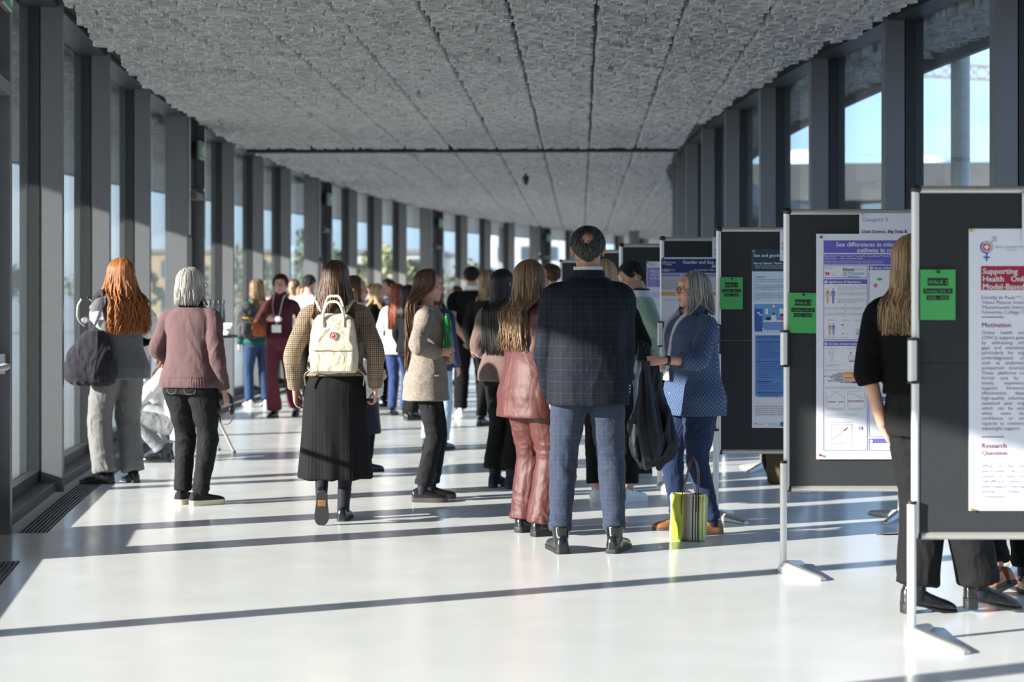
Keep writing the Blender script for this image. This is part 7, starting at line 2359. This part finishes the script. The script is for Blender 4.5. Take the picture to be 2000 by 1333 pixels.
# --- navy headed poster on the fourth board
x, z = at(0, y4, 1293, 503)
X4, Z4 = x, z
P4 = page('research_poster', 'poster with a navy title bar about gender on the fourth board behind the blue blouse', 'poster', 0, y4, x, z, 0.841, 1.10, paper, 'research posters on the boards', yo=0.0085)
def m4(px, py):
    s = FPX / (y4 + 0.005)
    return (px - 1000) / s - X4, HC - (py - HOR) / s - Z4
rc(P4, 'title_bar', m4, 1291, 506, 1500, 533.5, flat('deep_navy_print', (0.012, 0.035, 0.13))); rc(P4, 'subhead_bar', m4, 1291, 534.5, 1500, 541, flat('steel_print', (0.25, 0.31, 0.50))); rc(P4, 'text_field', m4, 1291, 541, 1500, 567, flat('pale_grey_panel', (0.58, 0.58, 0.63))); rc(P4, 'ochre_bar', m4, 1291, 570, 1500, 578, flat('ochre_bar', (0.62, 0.40, 0.12)))
words(P4, 'title_lettering', [('Gender and Sex considerations', 0.036, *m4(1333, 508), 0.0007), ('AI in Medicine', 0.036, *m4(1389.5, 516), 0.0007), ('Bas, Maximilian\u00b9\u02d2\u00b2, Rubio, M', 0.0155, *m4(1356, 525.8), 0.0004), ('Universit\u00e4t\nZ\u00fcrich', 0.0155, *m4(1301, 511), 0.0003), ('USZ', 0.028, *m4(1293, 524.8), 0.0012), ('Universit\u00e4ts\nSpital Z\u00fcrich', 0.010, *m4(1305.5, 525.2))], pal)
ringm(P4, 'university_seal', *m4(1297, 513.5), 0.012, 0.0165, flat('seal_blue', (0.30, 0.36, 0.5))); ringm(P4, 'university_seal_core', *m4(1297, 513.5), 0.0003, 0.008, flat('seal_blue', (0.3, 0.36, 0.5)))
words(P4, 'subhead_lettering', [('Background', 0.018, *m4(1328, 535.5), 0.0004)], pal, y=-0.002)
words(P4, 'body_lettering', [('There is a growing concern that AI-driven tools embed bias\nand artificial intelligence, and it is essential to address\nsex and gender in clinical studies and medical AI systems\nlarge data analytics and studies underline inequalities\ngender stereotypes that accompany the standard care given\ncapabilities of digital systems with potential bias and\nmethodologies', 0.0125, *m4(1292.5, 543), 0, 0, 'LEFT', 1.05)], flat('slate_ink', (0.1, 0.13, 0.18)))
words(P4, 'question_lettering', [('Questions', 0.021, *m4(1296, 583))], flat('periwinkle_ink', (0.30, 0.38, 0.62)))
words(P4, 'answer_lettering', [('1  Risk of bias\n    especially gender', 0.0125, *m4(1322, 584), 0.0002), ('2  Risk of Bias\n    implicit and explicit\n    gender data', 0.0125, *m4(1313, 612), 0.0002)], dk)
words(P4, 'numeral_lettering', [('1', 0.085, *m4(1299.5, 632), 0.0015)], flat('slate_blue_ink', (0.20, 0.22, 0.33)))
pin(P4, 0.006, -0.006, flat('red_pin', (0.55, 0.02, 0.03)))
category_sheet(y4, 1391, 463, 'white category sheet at the top of the fourth board, a narrow strip of it showing')
green_sheet(y4, 1289, 727, 'green WALK 2 notice hung low on the fourth board beside the dark coat')

# --- violet poster on the fifth board
x, z = at(0, y5, 1263, 511)
X5, Z5 = x, z
P5 = page('research_poster', 'poster with a lilac title field on the fifth board behind the sage jumper', 'poster', 0, y5, x, z, 0.80, 1.12, paper, 'research posters on the boards')
def m5(px, py):
    s = FPX / (y5 + 0.005)
    return (px - 1000) / s - X5, HC - (py - HOR) / s - Z5
rc(P5, 'title_field', m5, 1264, 523, 1440, 561, flat('lilac_field', (0.30, 0.22, 0.62)))
words(P5, 'title_lettering', [('Migration and\nThe Role of\nA Prospective', 0.030, *m5(1270, 527), 0.0008), ('Authors', 0.015, *m5(1270, 549)), ('Institute', 0.015, *m5(1270, 555))], pal)
words(P5, 'logo_lettering', [('USZ', 0.030, *m5(1267, 514), 0.0012)], flat('lilac_logo', (0.35, 0.36, 0.6)))
words(P5, 'body_lettering', [('Background and aims of the study\nwith methods and first results\nof the migration cohort', 0.014, *m5(1268, 572)), ('Results and discussion of the\nfindings of this prospective study', 0.014, *m5(1268, 640))], gi)
pin(P5, 0.008, -0.010, flat('green_pin', (0.05, 0.3, 0.1)))
green_sheet(y5, 1217, 572, 'green WALK 2 notice on the fifth board beside the face of the man in sage')

# ------------------------------------------------------------------ the dark coat over her arm
cx, cy_, S = MAN and 0, 0, 0
yc = 9.70
def cw(px, py, yo=0.0):
    s = FPX / (yc + yo)
    return np.array(((px - 1000) / s, yc + yo, HC - (py - HOR) / s))
e = empty('folded_coat', (cw(1262, 905)[0], yc, 0))
tag(e, 'dark navy coat hanging from the hands of the woman in the blue blouse', 'coat')
L0 = np.array(e.location)
rows = [(680, 1249, 1264, 0.020), (695, 1246, 1270, 0.030), (712, 1248, 1283, 0.045), (735, 1246, 1291, 0.055), (770, 1240, 1300, 0.070), (805, 1234, 1310, 0.085), (840, 1229, 1319, 0.095), (870, 1228, 1324, 0.095), (893, 1234, 1312, 0.085), (908, 1246, 1285, 0.06)]
mb = MB()
rs = []
n = 64
for (py, xa, xb, th) in rows:
    a = np.arange(n) * 2 * PI / n
    A, B = cw(xa, py), cw(xb, py)
    c, h = (A + B) / 2, (B[0] - A[0]) / 2
    t = (py - 680) / 228
    fold = 1 + 0.30 * t * np.sin(a * 7 + 1.2 * t) + 0.12 * t * np.sin(a * 13 + 2)
    # lobes at the hem hang at different heights
    dz = -0.03 * t * np.sin(a * 3 + 0.8)
    rs.append(np.stack([c[0] + h * np.cos(a) * (1 + 0.06 * t * np.sin(a * 5)), c[1] + th * np.sin(a) * fold, c[2] + dz], 1) - L0)
mb.loft(rs)
coatm = cloth('navy_wool_coat', (0.0075, 0.0085, 0.016), 0.55, 0.3, 700, 0.0, 0.15, (8, 8, 3), 0.3)
mb.build('coat_cloth', coatm, e, vox=0.006, it=2, post=lambda me: wrinkle(me, 0.020, (14, 14, 3.0), 501))
mb = MB()
a = [cw(1252, 706, -0.06), cw(1250, 760, -0.10), cw(1246, 830, -0.12), cw(1256, 885, -0.11), cw(1270, 900, -0.10)]
b = [cw(1268, 706, -0.07), cw(1276, 760, -0.11), cw(1292, 830, -0.14), cw(1298, 868, -0.13), cw(1288, 892, -0.11)]
g = np.array([[p_ + (q_ - p_) * t + np.array((0, -0.022 * math.sin(PI * t) - 0.010 * math.sin(4 * PI * t), 0)) for t in np.linspace(0, 1, 14)] for p_, q_ in zip(smooth_path(np.array(a), np.ones(5), 6)[0], smooth_path(np.array(b), np.ones(5), 6)[0])]) - L0
mb.sheet(g, 0.012); mb.build('sleeve_fold', coatm, e)
mb = MB(); mb.tube([tuple(cw(1249, 705, -0.03) - L0), tuple(cw(1252, 676, -0.02) - L0), tuple(cw(1258, 672, 0.0) - L0), tuple(cw(1266, 682, -0.01) - L0), tuple(cw(1268, 706, -0.03) - L0)], 0.022, 10, sub=5, flat=0.6); mb.build('coat_collar', coatm, e)

# ------------------------------------------------------------------ striped tote on the floor
xb, yb = ground(1347, 1047)
yb = 9.72
xb = 345 * yb / FPX
e = empty('striped_tote', (xb, yb, 0), math.radians(-14))
tag(e, 'lime and dark striped tote bag on the floor at the feet of the blue-bloused woman', 'bag')
def stripes(nt):
    t = nd(nt, 'ShaderNodeTexCoord'); sp = nd(nt, 'ShaderNodeSeparateXYZ'); nt.links.new(t.outputs['Object'], sp.inputs[0])
    u = math_(nt, 'MULTIPLY', math_(nt, 'ADD', sp.outputs[0], 0.12), 1 / 0.24)
    lime, tp, dkc, pl, wh = (0.36, 0.42, 0.06), (0.22, 0.18, 0.14), (0.02, 0.02, 0.025), (0.42, 0.40, 0.37), (0.62, 0.64, 0.50)
    return ramp(nt, u, [(0.0, wh), (0.10, lime), (0.40, tp), (0.50, (0.30, 0.26, 0.21)), (0.56, pl), (0.62, dkc), (0.65, wh), (0.68, dkc), (0.71, pl), (0.75, dkc), (0.78, lime), (0.82, wh), (0.85, lime), (0.89, wh), (0.93, lime)], 'CONSTANT')
tm = pattern_cloth('striped_canvas', stripes, rough=0.75, fold=0.3, fscale=(8, 8, 6))
mb = MB()
mb.loft([ring(0.004, 0.098, 0.055, 0, 0, 48, 5), ring(0.02, 0.105, 0.062, 0, 0, 48, 5), ring(0.12, 0.108, 0.062, 0.002, 0, 48, 4.5), ring(0.22, 0.106, 0.052, 0.002, 0, 48, 4), ring(0.265, 0.104, 0.042, 0, 0, 48, 3.6)], caps=True)
mb.build('bag_body', tm, e, vox=0.005, it=2, post=lambda me: wrinkle(me, 0.012, (14, 14, 7), 601))
mb = MB(); mb.loft([ring(0.262, 0.104, 0.042, 0, 0, 48, 3.6), ring(0.276, 0.105, 0.045, 0, 0, 48, 3.6), ring(0.276, 0.098, 0.036, 0, 0, 48, 3.6), ring(0.255, 0.095, 0.034, 0, 0, 48, 3.6)], caps=False); mb.build('bag_rim', tm, e)
br = plain('brown_leather_strap', (0.10, 0.04, 0.03), 0.45)
for sg, top_, xo in ((-1, 0.50, 0.03), (1, 0.48, 0.045)):
    mb = MB(); mb.tube([(-0.035, sg * 0.045, 0.12), (-0.035, sg * 0.048, 0.25), (-0.010, sg * 0.03, 0.38), (0.015 + xo * 0.3, sg * 0.015, top_), (0.045 + xo * 0.3, sg * 0.02, 0.40), (0.052, sg * 0.046, 0.25), (0.052, sg * 0.045, 0.12)], 0.011, 8, sub=6, flat=0.3, up=(1, 0, 0)); mb.build('strap', br, e)

# ------------------------------------------------------------------ high table with leaflets and bottles
xt, yt = (408 - 1000) / 209, FPX / 209
e = empty('folding_bar_table', (xt, yt, 0))
tag(e, 'round dark-topped high table on splayed silver legs beside the silver-haired woman', 'table')
mb = MB(); mb.lathe([(0.0, 1.075), (0.262, 1.075), (0.268, 1.083), (0.268, 1.092), (0.262, 1.10), (0.0, 1.10)], n=48); mb.build('table_top', plain('dark_laminate', (0.05, 0.05, 0.052), 0.35), e)
mb = MB(); mb.tube([(0, 0, 0.42), (0, 0, 1.08)], 0.02, 12); mb.build('column', M['silver'], e)
for (dx, dy) in ((0.245, -0.06), (-0.06, -0.19), (-0.2, 0.1), (0.05, 0.24)):
    mb = MB(); mb.tube([(dx * 0.06, dy * 0.06, 0.46), (dx, dy, 0.012)], 0.0125, 10); lg = mb.build('leg', M['silver'], e)
    mb = MB(); mb.lathe([(0.017, 0.0), (0.017, 0.018), (0.012, 0.024)], (dx, dy, 0), 12); mb.build('rubber_foot', M['black'], lg)
e = empty('leaflet_box', (xt + 0.10, yt - 0.05, 1.10), 0.08)
tag(e, 'white open box of leaflets on the high table', 'box')
w_ = plain('white_board', (0.78, 0.78, 0.78), 0.5)
mb = MB()
for c, s_ in (((0, 0, 0.004), (0.24, 0.15, 0.006)), ((-0.118, 0, 0.045), (0.006, 0.15, 0.08)), ((0.118, 0, 0.045), (0.006, 0.15, 0.08)), ((0, -0.072, 0.04), (0.24, 0.006, 0.07)), ((0, 0.072, 0.06), (0.24, 0.006, 0.11))):
    mb.box(c, s_)
mb.build('tray', w_, e, smooth=False, bevel=0.001)
mb = MB()
for k in range(10):
    mb.box((-0.005 + 0.003 * (k % 3), -0.05 + 0.010 * k, 0.052), (0.20, 0.0016, 0.085))
mb.build('leaflets', plain('leaflet_paper', (0.74, 0.74, 0.76), 0.6), e, smooth=False)
e = empty('small_silver_robot', (xt + 0.13, yt - 0.165, 1.10), 0.3)
tag(e, 'small silver gadget standing on the leaflet end of the high table', 'gadget')
mb = MB(); mb.box((0, 0, 0.03), (0.045, 0.03, 0.045)); mb.build('gadget_body', M['silver'], e, bevel=0.005)
mb = MB(); mb.ell((0, 0, 0.075), (0.026, 0.02, 0.02)); mb.build('gadget_head', M['silver'], e)
for sg in (-1, 1):
    mb = MB(); mb.tube([(sg * 0.014, 0, 0.012), (sg * 0.016, 0, 0.0)], 0.008, 8); mb.build('foot', M['black'], e)
bm = plain('dark_bottle_glass', (0.012, 0.03, 0.028), 0.12, 0, 0.6, coat=0.4)
names = ['first', 'second', 'third', 'fourth', 'fifth', 'sixth']
for k in range(6):
    e = empty('slim_bottle', (xt - 0.10 + 0.043 * k, yt + 0.13 - 0.012 * (k % 2), 1.10))
    tag(e, 'slim dark bottle on the high table, %s of six from the left' % names[k], 'bottle', 'slim bottles on the high table')
    mb = MB(); mb.lathe([(0.015, 0.0), (0.0165, 0.006), (0.0165, 0.20), (0.012, 0.235), (0.008, 0.26), (0.008, 0.295)], n=16); mb.build('bottle_body', bm, e)
    mb = MB(); mb.lathe([(0.0105, 0.29), (0.0105, 0.325), (0.008, 0.328)], n=14); mb.build('bottle_cap', M['black'], e)

# ------------------------------------------------------------------ rucksacks
def rucksack(name, label, loc, rz, mat, H=0.46, W=0.15, extra_mat=None, tip=0.0):
    e = empty(name, loc, rz)
    tag(e, label, 'backpack')
    mb = MB(); mb.loft([ring(0.0, W * 0.8, 0.07, 0, 0, 36, 3.5), ring(0.02, W, 0.10, 0, 0, 36, 3.5), ring(H * 0.5, W * 1.02, 0.115, 0, 0, 36, 3), ring(H * 0.85, W * 0.85, 0.09, 0, 0.01 + tip, 36, 2.6), ring(H, W * 0.4, 0.05, 0, 0.02 + tip, 36, 2.3)])
    mb.build('bag_body', mat, e, vox=0.008, it=3, post=lambda me: wrinkle(me, 0.016, (10, 10, 8), 77))
    mb = MB(); mb.loft([ring(0.04, W * 0.6, 0.03, 0, -0.10, 30, 3.5), ring(0.06, W * 0.72, 0.045, 0, -0.105, 30, 3.5), ring(H * 0.42, W * 0.7, 0.04, 0, -0.105, 30, 3), ring(H * 0.48, W * 0.55, 0.02, 0, -0.10, 30, 3)])
    mb.build('front_pocket', extra_mat or mat, e, vox=0.007, it=2)
    for sg in (-1, 1):
        mb = MB(); mb.tube([(sg * 0.05, 0.06, H * 0.9), (sg * 0.09, 0.13, H * 0.75), (sg * 0.10, 0.145, H * 0.4), (sg * 0.09, 0.09, 0.05)], 0.022, 8, sub=5, flat=0.3, up=(0, 1, 0)); mb.build('shoulder_strap', mat, e)
    mb = MB(); mb.tube([(-0.035, 0.05, H * 0.95), (-0.02, 0.05, H * 1.08), (0.02, 0.05, H * 1.08), (0.035, 0.05, H * 0.95)], 0.009, 8, sub=4); mb.build('carry_handle', mat, e)
    return e
khaki = cloth('khaki_canvas', (0.085, 0.065, 0.03), 0.9, 0.5)
gx, gy = ground(1522, 944)
rucksack('rucksack', 'crumpled khaki rucksack on the floor behind the post of the second board', (gx + 0.06, gy, 0), 0.6, khaki, 0.40, 0.15, plain('dark_brown_leather', (0.05, 0.025, 0.015), 0.5), 0.03)
t_ = TEAL.root.location
rucksack('rucksack', 'grey rucksack with a yellow pocket on the back of the woman in teal', (t_.x - 0.10, t_.y - 0.27, 0.93), math.radians(28), cloth('grey_nylon', (0.07, 0.07, 0.075), 0.7, 0.4), 0.46, 0.15)
rk = bpy.data.objects['rucksack.001']
mb = MB(); mb.tube([(-0.10, -0.085, 0.27), (-0.03, -0.125, 0.26), (0.05, -0.12, 0.25)], [0.015, 0.032, 0.018], 10, sub=4, flat=0.45); mb.build('yellow_bottle_pocket', plain('yellow_nylon', (0.55, 0.33, 0.02), 0.6), rk)
# cable on the floor by the second board
e0 = ground(1712, 1045)
mb = MB(); mb.tube([(e0[0], e0[1], 0.006), (e0[0] + 0.06, e0[1] - 0.03, 0.006), (e0[0] + 0.2, e0[1] + 0.02, 0.006), (e0[0] + 0.5, e0[1] + 0.15, 0.006)], 0.005, 8, sub=6)
tag(mb.build('floor_cable', M['black']), 'thin black cable lying on the floor behind the woman in black', 'cable')
